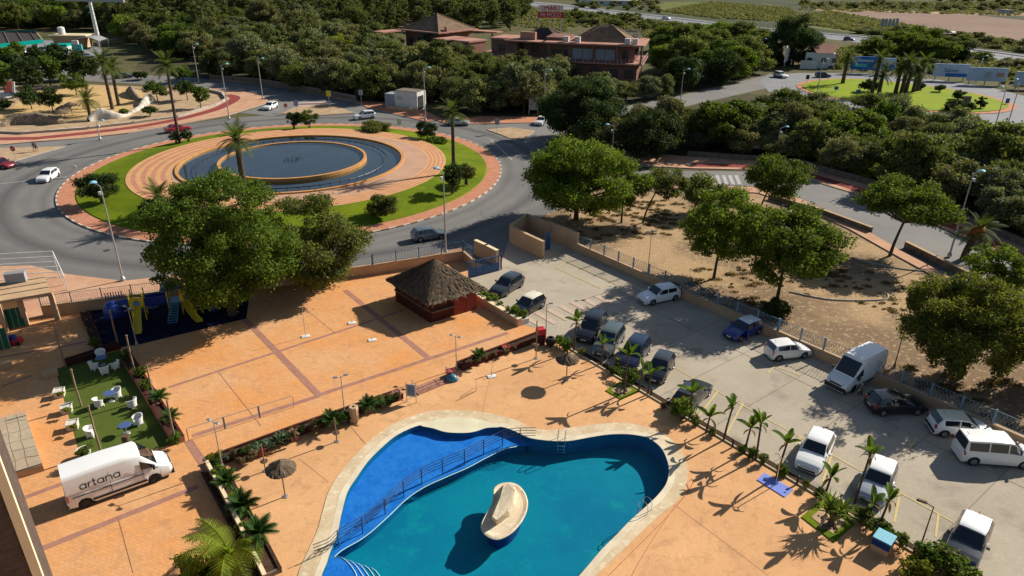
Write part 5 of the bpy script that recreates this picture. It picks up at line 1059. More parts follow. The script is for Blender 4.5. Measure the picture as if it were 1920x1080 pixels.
def dragon(pts, hs, label, m):
    P = spline(GP(pts), 6, False); o = thing('sculpture_wall', label, 'sculpture', P[0]); o0 = P[0]; H_ = np.interp(np.linspace(0, len(hs) - 1, len(P)), range(len(hs)), hs)
    vs = []; fs = []; nn = 8
    for i, p in enumerate(P):
        d = (P[min(i + 1, len(P) - 1)] - P[max(i - 1, 0)]).normalized(); nrm = Vector((-d.y, d.x, 0)); h = H_[i]
        for k in range(nn):
            t = math.pi * k / (nn - 1); vs.append(tuple(p - o0 + nrm * math.cos(t) * (.5 + .18 * h) + Vector((0, 0, math.sin(t) ** .7 * h))))
    for i in range(len(P) - 1):
        for k in range(nn - 1): fs.append((i * nn + k, (i + 1) * nn + k, (i + 1) * nn + k + 1, i * nn + k + 1))
    MB().add(vs, fs).build('body', m, o, smooth=60); return o
dg = dragon([(-40,240),(0,238),(20,234),(45,232),(75,231),(105,232),(130,230),(165,228)], [.3, .6, 1.4, 2.0, 2.1, 1.3, .5, .5], 'brown mosaic dragon-shaped wall with round windows in the park', M['mosaicbrown'])
for k, (x, y) in enumerate(((34,231),(47,230),(65,229),(77,229))): q = G(x, y) - dg.location; MB().lathe([(.0, 0), (.34, 0), (.34, .3), (0, .3)], 12, (q.x, q.y - .7, 1.1)).build('round_window', M['mosaic'], dg)
dragon([(165,228),(178,225),(195,223),(212,222),(228,220),(245,214)], [.5, 1.6, 2.2, 1.5, .8, .6], 'white and blue mosaic humped bench wall in the park', M['mosaic'])
dragon([(245,212),(262,204),(275,195),(285,193),(291,192)], [.5, .6, 1.7, 2.0, .7], 'white mosaic arch end of the park sculpture wall', M['mosaic'])
dragon([(240,172),(248,176),(252,182),(262,188),(272,192)], [.5, 1.9, 1.6, .6, .5], 'grey curled tail end of the park sculpture wall', M['mosaicbrown'])
# ================================================================== vehicles
TYPES = dict(
 hatch=dict(L=4.2, W=1.78, H=1.47, top=[(-.5,.55),(-.493,.85),(-.47,.98),(-.3,.98),(.1,.93),(.2,.91),(.36,.80),(.45,.70),(.485,.60),(.5,.48)], gh=(-.475,-.385,-.12,.03,.215), panes=[(-.36,-.13),(-.11,.12)], wb=2.6),
 small=dict(L=3.75, W=1.66, H=1.46, top=[(-.5,.55),(-.493,.88),(-.47,.98),(-.3,.98),(.1,.93),(.22,.92),(.38,.80),(.46,.70),(.488,.60),(.5,.48)], gh=(-.48,-.41,-.12,.04,.235), panes=[(-.37,-.1),(-.08,.13)], wb=2.4),
 mpv=dict(L=4.35, W=1.8, H=1.66, top=[(-.5,.55),(-.495,.92),(-.48,1.06),(-.3,1.05),(.1,1.0),(.24,.98),(.38,.86),(.46,.74),(.488,.62),(.5,.5)], gh=(-.485,-.43,-.12,.04,.26), panes=[(-.42,-.26),(-.25,-.07),(-.05,.16)], wb=2.7),
 suv=dict(L=4.45, W=1.85, H=1.64, top=[(-.5,.6),(-.495,.95),(-.475,1.08),(-.3,1.06),(.1,1.02),(.2,1.0),(.37,.92),(.46,.80),(.49,.68),(.5,.55)], gh=(-.48,-.40,-.12,.03,.215), panes=[(-.40,-.25),(-.24,-.08),(-.06,.12)], wb=2.65),
 sedan=dict(L=4.5, W=1.8, H=1.44, top=[(-.5,.6),(-.494,.88),(-.475,.96),(-.34,.97),(.1,.93),(.18,.91),(.36,.82),(.45,.72),(.487,.62),(.5,.5)], gh=(-.36,-.24,-.1,.02,.195), panes=[(-.22,-.07),(-.05,.11)], wb=2.7),
 minibus=dict(L=4.85, W=1.92, H=1.9, top=[(-.5,.55),(-.497,1.0),(-.49,1.12),(-.3,1.12),(.1,1.1),(.3,1.06),(.4,.95),(.47,.80),(.49,.65),(.5,.5)], gh=(-.493,-.47,-.1,.12,.34), panes=[(-.45,-.2),(-.18,.05),(.07,.24)], wb=3.2),
 sprinter=dict(L=6.0, W=2.0, H=2.55, top=[(-.5,.5),(-.499,1.2),(-.497,1.3),(-.3,1.3),(.1,1.3),(.3,1.28),(.40,1.12),(.46,.95),(.488,.75),(.5,.5)], gh=(-.498,-.485,-.1,.20,.375), panes=[(.20,.335)], wb=3.9),
 transit=dict(L=5.3, W=2.0, H=2.55, top=[(-.5,.5),(-.499,1.15),(-.497,1.22),(-.3,1.22),(.1,1.22),(.26,1.2),(.38,1.1),(.46,.93),(.488,.72),(.5,.5)], gh=(-.498,-.49,-.1,.12,.33), panes=[(.13,.28)], wb=3.3))
WHEEL = {}
def wheel_meshes(r, w, rimm):
    k = (r, w, rimm.name)
    if k not in WHEEL:
        t = MB(); prof = [(r * .62, -w / 2), (r * .93, -w / 2), (r, -w * .35), (r, w * .35), (r * .93, w / 2), (r * .62, w / 2)]; t.lathe(prof, 20)
        t.v = [(x, z, y) for x, y, z in t.v]
        d = MB(); d.lathe([(.02, w * .40), (r * .2, w * .42), (r * .25, w * .30), (r * .58, w * .32), (r * .63, w * .46), (r * .63, -w * .46), (.02, -w * .40)], 20)
        for q in range(5):
            a = 2 * math.pi * q / 5; d.box((math.cos(a) * r * .38, math.sin(a) * r * .38, w * .36), (r * .46, r * .13, .03), a)
        d.v = [(x, z, y) for x, y, z in d.v]
        WHEEL[k] = (t.mesh('tyre', M['black'], 40), d.mesh('rim', rimm, 30))
    return WHEEL[k]
CARS = {}
def car_parts(kind, pname, roof=None, rimm=None, trim=None):
    key = (kind, pname, roof, rimm and rimm.name, trim)
    if key in CARS: return CARS[key]
    T = TYPES[kind]; L, W, H = T['L'], T['W'], T['H']; body = PAINT[pname]; R = .315 if H < 1.8 else .345
    xt = [x * L for x, z in T['top']]; zt = [z for x, z in T['top']]
    xw = [-T['wb'] / 2 - .02 * L, T['wb'] / 2 - .02 * L]; RA = R + .055
    xs = sorted(set([round(x, 3) for x in list(np.linspace(-L / 2, L / 2, 25)) + xt + [w + s * RA * c for w in xw for s in (-1, 1) for c in (1, .96, .85, .6, .3, 0)]]))
    xs = [x for x in xs if -L / 2 <= x <= L / 2]
    hw = lambda x: W / 2 * (1 - .15 * abs(2 * x / L) ** 6)
    parts = []; b = MB(); n = 13
    for x in xs:
        z1 = float(np.interp(x, xt, zt)); zb = .19
        arch = 0
        for w in xw:
            if abs(x - w) <= RA: arch = max(arch, R + math.sqrt(max(0, RA * RA - (x - w) ** 2)))
        h = hw(x); half = [(h * .9, zb), (h * .985, min(zb + .14, z1 - .1)), (h, min(.52, z1 - .06)), (h * .985, max(z1 - .14, min(.53, z1 - .05))), (h * .94, z1 - .03), (h * .55, z1 + .012)]
        half = [(y, max(z, min(arch + .004 * i, z1 - .02)) if i < 4 else z) for i, (y, z) in enumerate(half)]
        b.v += [(x, y, z) for y, z in half] + [(x, 0, z1 + .022)] + [(x, -y, z) for y, z in reversed(half)]
    for i in range(len(xs) - 1):
        for k in range(n - 1): b.f.append((i * n + k, i * n + k + 1, (i + 1) * n + k + 1, (i + 1) * n + k)); b.m.append(0)
    b.f.append(tuple(range(n))); b.m.append(0); b.f.append(tuple((len(xs) - 1) * n + k for k in range(n - 1, -1, -1))); b.m.append(0)
    b.f = [f[::-1] for f in b.f]
    parts.append(('body', b.mesh('body', body, 32), None))
    parts.append(('underbody', MB().box((0, 0, .32), (L * .93, W * .80, .3)).mesh('underbody', M['black']), None))
    rb, rr, rm, rf, fb = [q * L for q in T['gh']]; van = H > 2.2
    belt = lambda x: float(np.interp(x, xt, zt)) - .02
    st = [(rb, belt(rb) + .01, .86), (rr, H - (.05 if van else .07), .80 if not van else .9), (rm, H, .765 if not van else .9), (rf, H - .05, .75 if not van else .86), (fb, belt(fb) + .02, .84)]
    if not van: st[1] = (rr, H - .07, .74)
    zr = lambda x: float(np.interp(x, [s[0] for s in st], [s[1] for s in st])); fr = lambda x: float(np.interp(x, [s[0] for s in st], [s[2] for s in st]))
    gx = [rb, rb + (rr - rb) * .5, rr, rr + (rm - rr) * .5, rm, rm + (rf - rm) * .5, rf, rf + (fb - rf) * .5, fb]; b = MB()
    wbase = .955 if not van else .975
    for x in gx:
        z0, z1 = belt(x), zr(x); h = W / 2; f_ = fr(x)
        half = [(h * wbase, z0), (h * f_, z1), (h * f_ * .6, z1 + .035)] if not van else [(h * wbase, z0), (h * (wbase * .3 + f_ * .7), z0 + (z1 - z0) * .80), (h * f_ * .97, z0 + (z1 - z0) * .93), (h * f_ * .86, z1), (h * f_ * .45, z1 + .04)]
        b.v += [(x, y, z) for y, z in half] + [(x, -y, z) for y, z in reversed(half)]; NP = len(half) * 2
    for i in range(len(gx) - 1):
        for k in range(NP - 1):
            b.f.append((i * NP + k, (i + 1) * NP + k, (i + 1) * NP + k + 1, i * NP + k + 1)); b.m.append(1 if (roof and k in (1, 2, 3) and 2 <= i < 6) else 0)
    parts.append(('roof', b.mesh('roof', [body, PAINT[roof] if roof else body], 34), None))
    def pane(x0, x1, s, v0=.12, v1=.86):
        q = MB(); k = 6; lo = []; hi = []
        for i in range(k + 1):
            x = x0 + (x1 - x0) * i / k; z0, z1 = belt(x), zr(x); h = W / 2
            for v, arr in ((v0, lo), (v1, hi)): arr.append((x, s * (h * (wbase + (fr(x) - wbase) * v) + (.014 if not van else .04)), z0 + (z1 - z0) * v))
        q.add(lo + hi, [(i, i + 1, k + 2 + i, k + 1 + i) if s < 0 else (i, k + 1 + i, k + 2 + i, i + 1) for i in range(k)])
        return q.mesh('side_window', M['glass'])
    for x0, x1 in T['panes']:
        for s in (-1, 1): parts.append(('side_window', pane(x0 * L, x1 * L, s, .12 if not van else .06, .86 if not van else .56), None))
    def screen(xa, xb, name):  # from base xa to top xb
        q = MB(); za, zb_ = belt(xa), zr(xb); d = Vector((xb - xa, 0, zb_ - za)); nr = Vector((-d.z, 0, d.x)).normalized()
        if (nr.x > 0) != (xa > xb): nr = -nr
        if nr.z < 0 and abs(nr.z) > abs(nr.x): nr = -nr
        for t in (.10, .92 if not van else .84):
            x = xa + (xb - xa) * t; z = za + (zb_ - za) * t; wa = W / 2 * (.86 + (fr(xb) - .86) * t) * .93
            for y in (-wa, -wa * .5, wa * .5, wa): bow = .03 * (1 - (abs(y) / wa) ** 2); q.v.append((x + nr.x * (.03 + bow * .3), y, z + nr.z * (.03 + bow * .3) + .012))
        q.f = [(0, 1, 5, 4), (1, 2, 6, 5), (2, 3, 7, 6)]; q.m = [0] * 3
        return q.mesh(name, M['glass'])
    parts.append(('windscreen', screen(fb, rf, 'windscreen'), None))
    if kind not in ('sprinter', 'transit'): parts.append(('rear_window', screen(rb, rr, 'rear_window'), None))
    for i, xw_ in enumerate(xw):
        for s in (-1, 1): parts.append(('wheel', wheel_meshes(R, .2, rimm or M['rim']), (xw_, s * (W / 2 - .115), R, 0 if s > 0 else math.pi)))
    zf = float(np.interp(.44 * L, xt, zt)); h = hw(.46 * L)
    for s in (-1, 1):
        q = MB(); q.add([(.497 * L, s * h * .50, zf - .24), (.465 * L, s * h * .965, zf - .20), (.425 * L, s * h * .985, zf - .06), (.468 * L, s * h * .6, zf - .085)], [(0, 1, 2, 3) if s > 0 else (3, 2, 1, 0)])
        q.v = [(x + .014, y + s * .012, z + .014) for x, y, z in q.v]; parts.append(('headlight', q.mesh('headlight', M['headlamp']), None))
        zr_ = zt[2] if not van else 1.15; q = MB().box((-.487 * L, s * hw(-.48 * L) * .90, zr_ - .16), (.09, .2 * W / 1.8, .30 if not van else .5)); parts.append(('tail_light', q.mesh('tail_light', M['taillamp']), None))
        mx = fb - .14 * L * .6 if not van else fb - .35; q = MB().box((mx, s * (W / 2 + .1), belt(mx) + .10), (.12, .2, .15 if not van else .3), taper=.85); parts.append(('wing_mirror', q.mesh('wing_mirror', body if not van else M['blacktrim']), None))
        for xd in ([-.03 * L + .0] if not van else [.14 * L]): q = MB().box((xd, s * (W / 2 * .996), belt(xd) - .16), (.2, .02, .03)); parts.append(('door_handle', q.mesh('door_handle', M['blacktrim'] if van else body), None))
    parts.append(('grille', MB().box((.496 * L, 0, zf - .26), (.03, W * .5, .13)).mesh('grille', M['blacktrim']), None))
    parts.append(('bumper_intake', MB().box((.498 * L, 0, .30), (.03, W * .62, .14)).mesh('bumper_intake', M['blacktrim']), None))
    parts.append(('number_plate', MB().box((.503 * L, 0, .42), (.02, .5, .11)).mesh('number_plate', M['plate']), None)); parts.append(('number_plate', MB().box((-.503 * L, 0, .62), (.02, .5, .11)).mesh('number_plate', M['plate']), None))
    if trim or van or kind == 'suv':
        for s in (-1, 1): parts.append(('side_trim', MB().box((-.02 * L, s * (W / 2 + .004), .33 if not van else .48), (T['wb'] - 2 * RA - .04, .03, .15)).mesh('side_trim', M['blacktrim']), None))
        parts.append(('bumper', MB().box((-.492 * L, 0, .42), (.14, W * .86, .2)).mesh('rear_bumper', M['blacktrim']), None))
    if van: parts.append(('bumper', MB().box((.487 * L, 0, .42), (.2, W * .9, .34), taper=.96).mesh('bumper', M['blacktrim']), None))
    if not van: parts.append(('aerial', MB().tube([(rr + .25, 0, H + .02), (rr + .12, 0, H + .22)], .015, 4).mesh('aerial', M['black']), None))
    CARS[key] = parts; return parts
def car(label, kind, pname, rear, front, cat='car', name='parked_car', roof=None, group=None, rimm=None, z=.045, trim=None, px=True):
    a, b = (G(*rear), G(*front)) if px else (rear, front); t = thing(name, label, cat, ((a.x + b.x) / 2, (a.y + b.y) / 2, z), ang(a, b), group)
    for nm, me, lo in car_parts(kind, pname, roof, rimm, trim):
        if nm == 'wheel': w = obj('wheel', me[0], t, lo[:3], (0, 0, lo[3])); obj('rim', me[1], w)
        else: obj(nm, me, t)
    return t
GD = 'cars parked along the pool deck'; GWL = 'cars parked along the car park wall'; GR = 'cars driving on the roads'
car('black people carrier at the far end of the deck-side row', 'mpv', 'black', (1124,606), (1092,647), group=GD)
c2 = car('grey-green people carrier with a bright blue sunshade in its windscreen', 'mpv', 'grey', (1158,628), (1122,676), group=GD)
MB().box((.72, 0, 1.2), (.05, 1.1, .34), rot=Matrix.Rotation(-.75, 3, 'Y')).build('sunshade', M['board_blue'], c2).location = (.29, 0, .14)
car('navy car half shaded by leaves, third in the deck-side row', 'mpv', 'navy', (1205,652), (1168,700), group=GD)
car('small black hatchback with a dusty roof, fourth in the deck-side row', 'small', 'black', (1250,680), (1222,724), roof='charcoal', group=GD)
car('dark estate parked nose-out with its tail towards the deck bushes', 'hatch', 'charcoal', (1272,778), (1322,724), group=GD)
car('clean white hatchback facing the deck beside a yellow bay line', 'hatch', 'white', (1540,830), (1510,888), group=GD)
car('silver-white hatchback half hidden by banana plants', 'hatch', 'silver', (1655,885), (1628,948), roof='white', group=GD)
car('white-roofed car nearest the bottom right corner', 'hatch', 'charcoal', (1825,995), (1795,1062), roof='white', group=GD)
car('white hatchback in dappled shade at the head of the wall-side row', 'hatch', 'white', (1268,556), (1200,570), group=GWL)
cb = car('blue hatchback with a white roof and an open front door', 'small', 'blue', (1420,618), (1362,640), roof='white', group=GWL)
MB().box((.75, 1.05, .62), (.9, .06, .7), rad(52)).build('open_door', PAINT['blue'], cb)
car('small white three-door car with its tail to the car park', 'small', 'white', (1436,672), (1514,663), group=GWL)
vn = car('high-roofed white panel van parked nose-out against the wall', 'transit', 'white', (1640,694), (1556,738), 'van', 'delivery_van', group=GWL, rimm=M['darkrim'])
car('black hatchback in the tree shade beside the high white van', 'hatch', 'black', (1632,770), (1722,768), group=GWL)
car('cream-roofed white hatchback beside the silver minibus', 'hatch', 'white', (1752,808), (1845,816), roof='cream', group=GWL, trim=True)
car('silver minibus with dark windows at the right edge', 'minibus', 'white', (1806,858), (1915,866), 'minibus', group=GWL)
car('dark grey car just inside the sliding gate', 'hatch', 'charcoal', (974,530), (926,560))
car('pale car with its shaded body painted black, half hidden behind the shrubs beside the kiosk wall', 'small', 'black', (1006,574), (974,592), roof='cream')  # black body paint stands in for shadow on a pale car
car('slate grey car driving on the near side of the roundabout', 'hatch', 'slate', (776,452), (834,443), name='driving_car', group=GR, z=.03)
car('bright red car passing behind the leaning palm', 'sedan', 'red', (311,250), (357,243), name='driving_car', group=GR, z=.03)
car('dark red car cut by the left edge', 'hatch', 'red', (-18,312), (26,316), name='driving_car', group=GR, z=.03)
car('white car coming round the left of the roundabout', 'hatch', 'white', (103,330), (80,344), name='driving_car', group=GR, z=.03)
car('white car entering from the road beside the wood', 'hatch', 'white', (518,200), (497,209), name='driving_car', group=GR, z=.03)
car('white estate with roof rails at the top of the roundabout', 'suv', 'white', (703,221), (664,225), name='driving_car', group=GR, z=.03)
car('silver car on the road behind the right roundabout palm', 'sedan', 'silver', (838,234), (880,235), name='driving_car', group=GR, z=.03)
car('white car half hidden by the big dark tree', 'hatch', 'white', (1022,228), (1008,238), name='driving_car', group=GR, z=.04)
car('white car waiting at the left of the far roundabout', 'suv', 'white', (1452,143), (1474,148), name='driving_car', group=GR, z=.045)
car('dark blue car at the top of the far roundabout', 'hatch', 'navy', (1528,145), (1557,145), name='driving_car', group=GR, z=.045)
car('dark car on the highway above the white house', 'hatch', 'charcoal', (1580,75), (1604,77), name='driving_car', group=GR, z=.035)
car('white car on the highway near its middle', 'suv', 'white', (1243,36), (1256,37), name='driving_car', group=GR, z=.035)
for i, (x, y, p, l) in enumerate(((20,108,'navy','dark car under the filling station canopy'),(52,107,'red','red car beside the filling station pumps'),(165,108,'silver','silver car at the arched car wash'),(232,146,'navy','dark car on the road behind the park palms'))):
    car(l, 'hatch', p, (x - 7, y + 1), (x + 8, y), name='parked_car', z=.03)
# the white long van with the lettering
a, b_ = G(132, 946), G(322, 884)
sv_ = car('long white panel van with thin dark lettering parked on the plaza', 'sprinter', 'white', (133, 946), (318, 880), 'van', 'delivery_van', rimm=M['darkrim'], z=.05)
def stroke(b, pts, w, y):
    P = [Vector((p[0], 0, p[1])) for p in pts]; L = []; R_ = []
    for i, p in enumerate(P):
        d = (P[min(i + 1, len(P) - 1)] - P[max(i - 1, 0)]).normalized(); n = Vector((-d.z, 0, d.x)) * w / 2; L.append(p + n); R_.append(p - n)
    k = len(P); b.add([(v.x, y, v.z) for v in L + R_], [(i, k + i, k + i + 1, i + 1) for i in range(k - 1)])
    return b
def letter(ch, y=0, w=.095):
    b = MB(); arc_ = lambda cx, cz, r, a0, a1, n=18: [(cx + r * math.cos(a0 + (a1 - a0) * i / n), cz + r * math.sin(a0 + (a1 - a0) * i / n)) for i in range(n + 1)]
    if ch == 'a': stroke(b, arc_(.27, .27, .24, 0, 2 * math.pi, 26), w, y); stroke(b, [(.51, .0), (.51, .54)], w, y - .001); adv = .66
    elif ch == 'r': stroke(b, [(.04, 0), (.04, .54)], w, y); stroke(b, arc_(.26, .28, .22, math.pi, math.pi * .45, 8), w, y - .001); adv = .36
    elif ch == 't': stroke(b, [(.12, .78), (.12, .18)] + arc_(.26, .16, .14, math.pi, math.pi * 1.5, 6), w, y); stroke(b, [(-.02, .52), (.30, .52)], w, y - .001); adv = .38
    else: stroke(b, [(.04, 0), (.04, .54)], w, y); stroke(b, arc_(.27, .29, .23, math.pi, 0, 14) + [(.5, 0)], w, y - .001); adv = .64
    return b, adv
x = -2.15; ink = plain('black_van_lettering', (.012, .012, .014), .5)
for ch in 'artana':
    b, adv = letter(ch); b.f = [f for f in b.f]
    o = b.build('lettering', ink, sv_); o.location = (x, -1.02, 1.42); o.rotation_euler = (rad(-3), 0, 0); o.scale = (.68,) * 3; x += adv * .68
for xx, w in ((-1.75, 2.9), (1.0, 1.2)): MB().box((xx + w / 2 - .9, -1.012, 1.02), (w, .02, .05)).build('side_moulding', M['blacktrim'], sv_)
for xx in (-.55, 1.25): MB().box((xx, -1.006, 1.3), (.015, .02, 1.5)).build('panel_gap', M['blacktrim'], sv_)
# ================================================================== street furniture, garden furniture, plants
def lamp(px, py, ty, label, rz=0., z=0., kind='tall', r=.09):
    h = HT(px, py, ty, z); t = thing('street_lamp', label, 'street lamp', G(px, py, z), rz)
    MB().tube([(0, 0, 0), (0, 0, h)], [r, r * .55], 8).build('pole', M['greymetal'], t, smooth=60); MB().lathe([(r * 2.2, 0), (r * 2.2, .25), (r, .5)], 10).build('base', M['greymetal'], t)
    if kind == 'tall':
        MB().tube([(0, 0, h - .1), (.5, 0, h + .12), (1.0, 0, h + .15)], .045, 6).build('arm', M['greymetal'], t)
        MB().lathe([(.05, -.12), (.34, -.05), (.36, .03), (.2, .14), (.02, .17)], 14, (1.1, 0, h + .18)).build('lamp_head', M['paleblue'], t, smooth=60)
        MB().box((.25, 0, h - .75), (.3, .3, .3)).build('control_box', M['whiterender'], t)
    elif kind == 'single':
        MB().tube([(0, 0, h - .05), (.35, 0, h + .08)], .03, 6).build('arm', M['greymetal'], t); MB().box((.6, 0, h + .12), (.55, .2, .1), taper=.7).build('lamp_head', M['greymetal'], t)
    else:
        for s in (-1, 1):
            MB().tube([(0, 0, h - .12), (s * .3, 0, h)], .02, 5).build('arm', M['greymetal'], t); MB().box((s * .38, 0, h + .02), (.34, .2, .1), taper=.7).build('lamp_head', M['greymetal'], t)
    return t
for a in ((231,526,349,'white street lamp with blue cap in front of the huge leafy tree',2.6,.15),(836,475,322,'tall street lamp with blue cap on the pavement behind the kiosk',2.4,.15),(1780,480,325,'tall leaning-looking street lamp beside the palm with an orange skirt',.3,.15),(430,223,122,'street lamp on the tip of the park pavement',.4,.15),(373,156,84,'street lamp beside the road behind the park trees',.2,0),(493,186,111,'street lamp at the mouth of the road by the wood',.3,.1),(798,226,128,'street lamp beside the white booth',.2,.15),(1020,215,133,'street lamp with blue head above the big dark tree',.2,.1),(1147,300,236,'blue-capped street lamp behind the big round bright tree',3.0,.15),(1275,196,131,'thin pole with antenna near the road beyond the dense trees',.1,0),(1453,302,240,'street lamp rising from the dense tree belt',.2,.1),(1421,128,74,'street lamp beside the tall dark tree',.2,0),(1866,236,164,'left of two street lamps at the right of the far roundabout',3.3,0),(1888,238,150,'right of two street lamps at the right of the far roundabout',3.3,0),(1531,180,112,'street lamp at the left of the far roundabout lawn',.2,0),(1830,154,106,'street lamp between the two wide pale billboards',.2,0),(188,262,228,'small double-headed lamp on the park pavement',.2,.15)):
    lamp(*a[:4], rz=a[4], z=a[5], r=.11)
for a in ((1213,525,434,'low car park lamp with twin heads behind the fence',.2,.04,'double'),(1023,640,570,'low lamp post with twin heads beside the red box on the deck',.4,.04,'double'),(1676,690,615,'thin brown lamp post behind the high white van',.2,0,'single'),(1722,1036,950,'brown lamp post with angled head at the lower right deck edge',2.6,.04,'single'),(648,790,705,'deck lamp with twin heads beside the litter bin',.5,.04,'double'),(856,692,630,'deck lamp with twin heads beside the steps',-.5,.04,'double'),(418,880,790,'deck lamp with twin heads at the left end of the planter row',-.5,.04,'double'),(257,648,576,'garden lamp with angled head beside the playground',-.5,.04,'double')):
    t = lamp(a[0], a[1], a[2], a[3], a[4], a[5], a[6], .05)
    if 'brown' in a[3]:
        for ch in t.children:
            ch.data.materials.clear(); ch.data.materials.append(M['brownmetal'])
# ---- parasols
def parasol(px, py, ty, label, bare=False):
    h = HT(px, py, ty, .04); t = thing('thatched_parasol' if not bare else 'parasol_pole', label, 'parasol', G(px, py, .04))
    MB().tube([(0, 0, 0), (0, 0, h - .05)], .045, 8).build('pole', M['wood'], t); MB().box((0, 0, .02), (.3, .3, .05)).build('foot', M['greymetal'], t)
    if bare: MB().lathe([(.05, -.03), (.24, -.03), (.26, .02), (.05, .03)], 14, (0, 0, h * .36)).build('shelf', M['brownmetal'], t); return t
    rr = random.Random(px); b = MB(); n = 44; rings = [(.03, h), (.25, h - .12), (.5, h - .25), (.74, h - .40), (.93, h - .54), (.91, h - .61)]; vs = []
    for r, z in rings:
        for k in range(n):
            a = 2 * math.pi * k / n; j = 1 + (rr.uniform(-.035, .035) if r > .7 else rr.uniform(-.02, .02)); vs.append((r * j * math.cos(a), r * j * math.sin(a), z + (rr.uniform(-.05, .03) if r > .25 else 0)))
    b.add(vs, [(i * n + k, (i + 1) * n + k, (i + 1) * n + (k + 1) % n, i * n + (k + 1) % n) for i in range(len(rings) - 1) for k in range(n)])
    b.build('canopy', M['thatch'], t); b = MB()
    for i in range(420):
        a = rr.random() * 6.28; r = .12 + .72 * rr.random() ** .7; z = h - .07 - r * .53; L_ = rr.uniform(.1, .26); s = .014; ca, sa = math.cos(a), math.sin(a)
        b.add([(r * ca - s * sa, r * sa + s * ca, z + .05), (r * ca + s * sa, r * sa - s * ca, z + .05), ((r + L_) * ca, (r + L_) * sa, z - L_ * .5 + rr.uniform(0, .05))], [(0, 1, 2)])
    o = b.build('straw', M['thatch'], t); o['kind'] = 'stuff'
    MB().lathe([(.09, h - .08), (.07, h + .05), (.02, h + .16)], 8).build('finial', M['thatch'], t)
    for k in range(8): a = k * math.pi / 4; MB().tube([(0, 0, h - .12), (.86 * math.cos(a), .86 * math.sin(a), h - .57)], .015, 4).build('rib', M['wood'], t)
    return t
parasol(1062, 713, 662, 'thatched beach parasol on the far side of the pool deck'); parasol(535, 931, 865, 'thatched beach parasol on the left of the pool deck')
parasol(498, 883, 832, 'bare parasol pole with a little shelf behind the left parasol', True); parasol(632, 828, 782, 'bare parasol pole with a little shelf near the litter bin', True); parasol(1005, 672, 600, 'bare parasol pole in front of the red box', True)
# ---- banana plants, cycads, agaves, shrubs
def paddle(name, L, w, up0, droop, m, pet=.28):
    b = MB(); n = 9; pts = []; a = up0; p = Vector((0, 0, 0))
    for i in range(n + 1): pts.append(p.copy()); p += Vector((math.cos(a), 0, math.sin(a))) * L / n; a -= droop / n
    b.tube(pts, [.022 * (1 - .8 * i / n) + .004 for i in range(n + 1)], 4)
    k0 = int(n * pet); L_, C_, R_ = [], [], []
    for i in range(k0, n + 1):
        t = (i - k0) / (n - k0); ww = w * math.sin(math.pi * min(1, .1 + .88 * t)) ** .55; q = pts[i]; L_.append(q + Vector((0, ww, ww * .35))); R_.append(q + Vector((0, -ww, ww * .35))); C_.append(q)
    k = len(C_); b.add(L_ + C_ + R_, [(i, i + 1, k + i + 1, k + i) for i in range(k - 1)] + [(k + i, k + i + 1, 2 * k + i + 1, 2 * k + i) for i in range(k - 1)])
    return b.mesh(name, m)
DEAD = paddle('leaf', .9, .1, .2, 1.6, M['leaf_dry'], .2)
PAD = [paddle('leaf', 1.15, .19, a, d, M['leaf_banana'], .22) for a, d in ((1.45, .25), (1.2, .55), (.85, 1.0))]
def banana(px, py, ty, label, nf=6, fs=1., lean=0, z=.1):
    h = max(.4, HT(px, py, ty, z) - .75 * fs); t = thing('banana_plant', label, 'banana plant', G(px, py, z)); lx = lean
    MB().tube([(0, 0, -.08), (lx * .3, 0, h * .4), (lx, 0, h)], [.09, .07, .06], 7).build('stem', M['palmtrunk'], t)
    for i in range(1 + int(px) % 3): obj('leaf', DEAD, t, (lx, 0, h - .15), (0, .2, i * 2.1 + px * .7), fs * random.uniform(.7, 1.1))
    for i in range(nf - int(px) % 2): obj('leaf', PAD[(0, 1, 1, 2, 2)[i % 5]], t, (lx, 0, h - .06), (random.uniform(-.25, .25), 0, i * 2.6 + px), fs * random.uniform(.8, 1.1))
for a in ((1076,657,588,'banana plant in front of the black people carrier'),(1127,682,630,'small banana plant in front of the sunshade car'),(1170,737,650,'tall banana plant standing in the little grass square'),(1197,733,676,'banana plant right of the little grass square'),(1215,738,684,'banana plant in front of the small black hatchback'),(1293,785,720,'banana plant behind the dark estate'),(1324,810,765,'short banana plant at the first yellow bay line'),(1357,824,745,'slender banana plant between the first two bay lines'),(1396,848,785,'left of two banana plants close together at mid deck edge'),(1417,860,776,'right of two banana plants close together at mid deck edge'),(1456,894,812,'banana plant left of the clean white hatchback'),(1546,932,875,'yellowish banana plant right of the clean white hatchback'),(1601,948,832,'tallest banana plant left of the silver-white hatchback'),(1646,992,918,'banana plant in front of the silver-white hatchback'),(1630,970,925,'low banana plant before the bonnet of the silver-white hatchback')): banana(*a, lean=random.uniform(-.15, .25))
def cycad(px, py, label, s=1., z=.3, trunk=.3, nf=18, name='cycad', fr=None, cat='cycad'):
    t = thing(name, label, cat, G(px, py, z) if not isinstance(px, Vector) else px); MB().tube([(0, 0, -.05), (0, 0, trunk)], [.13 * s, .12 * s], 8).build('trunk', M['palmtrunk'], t)
    fr = fr or CYC
    for i in range(nf): obj('frond', fr[min(2, i * 3 // nf)], t, (0, 0, trunk - .03), (random.uniform(-.1, .1), 0, i * 2.39996), s * random.uniform(.85, 1.1))
    return t
AGM = [frond_mesh('agave_leaf', .6, 1, a, .15, M['leaf_agave'], 2, .04, .05, .2) for a in (1.2, .8, .4)]
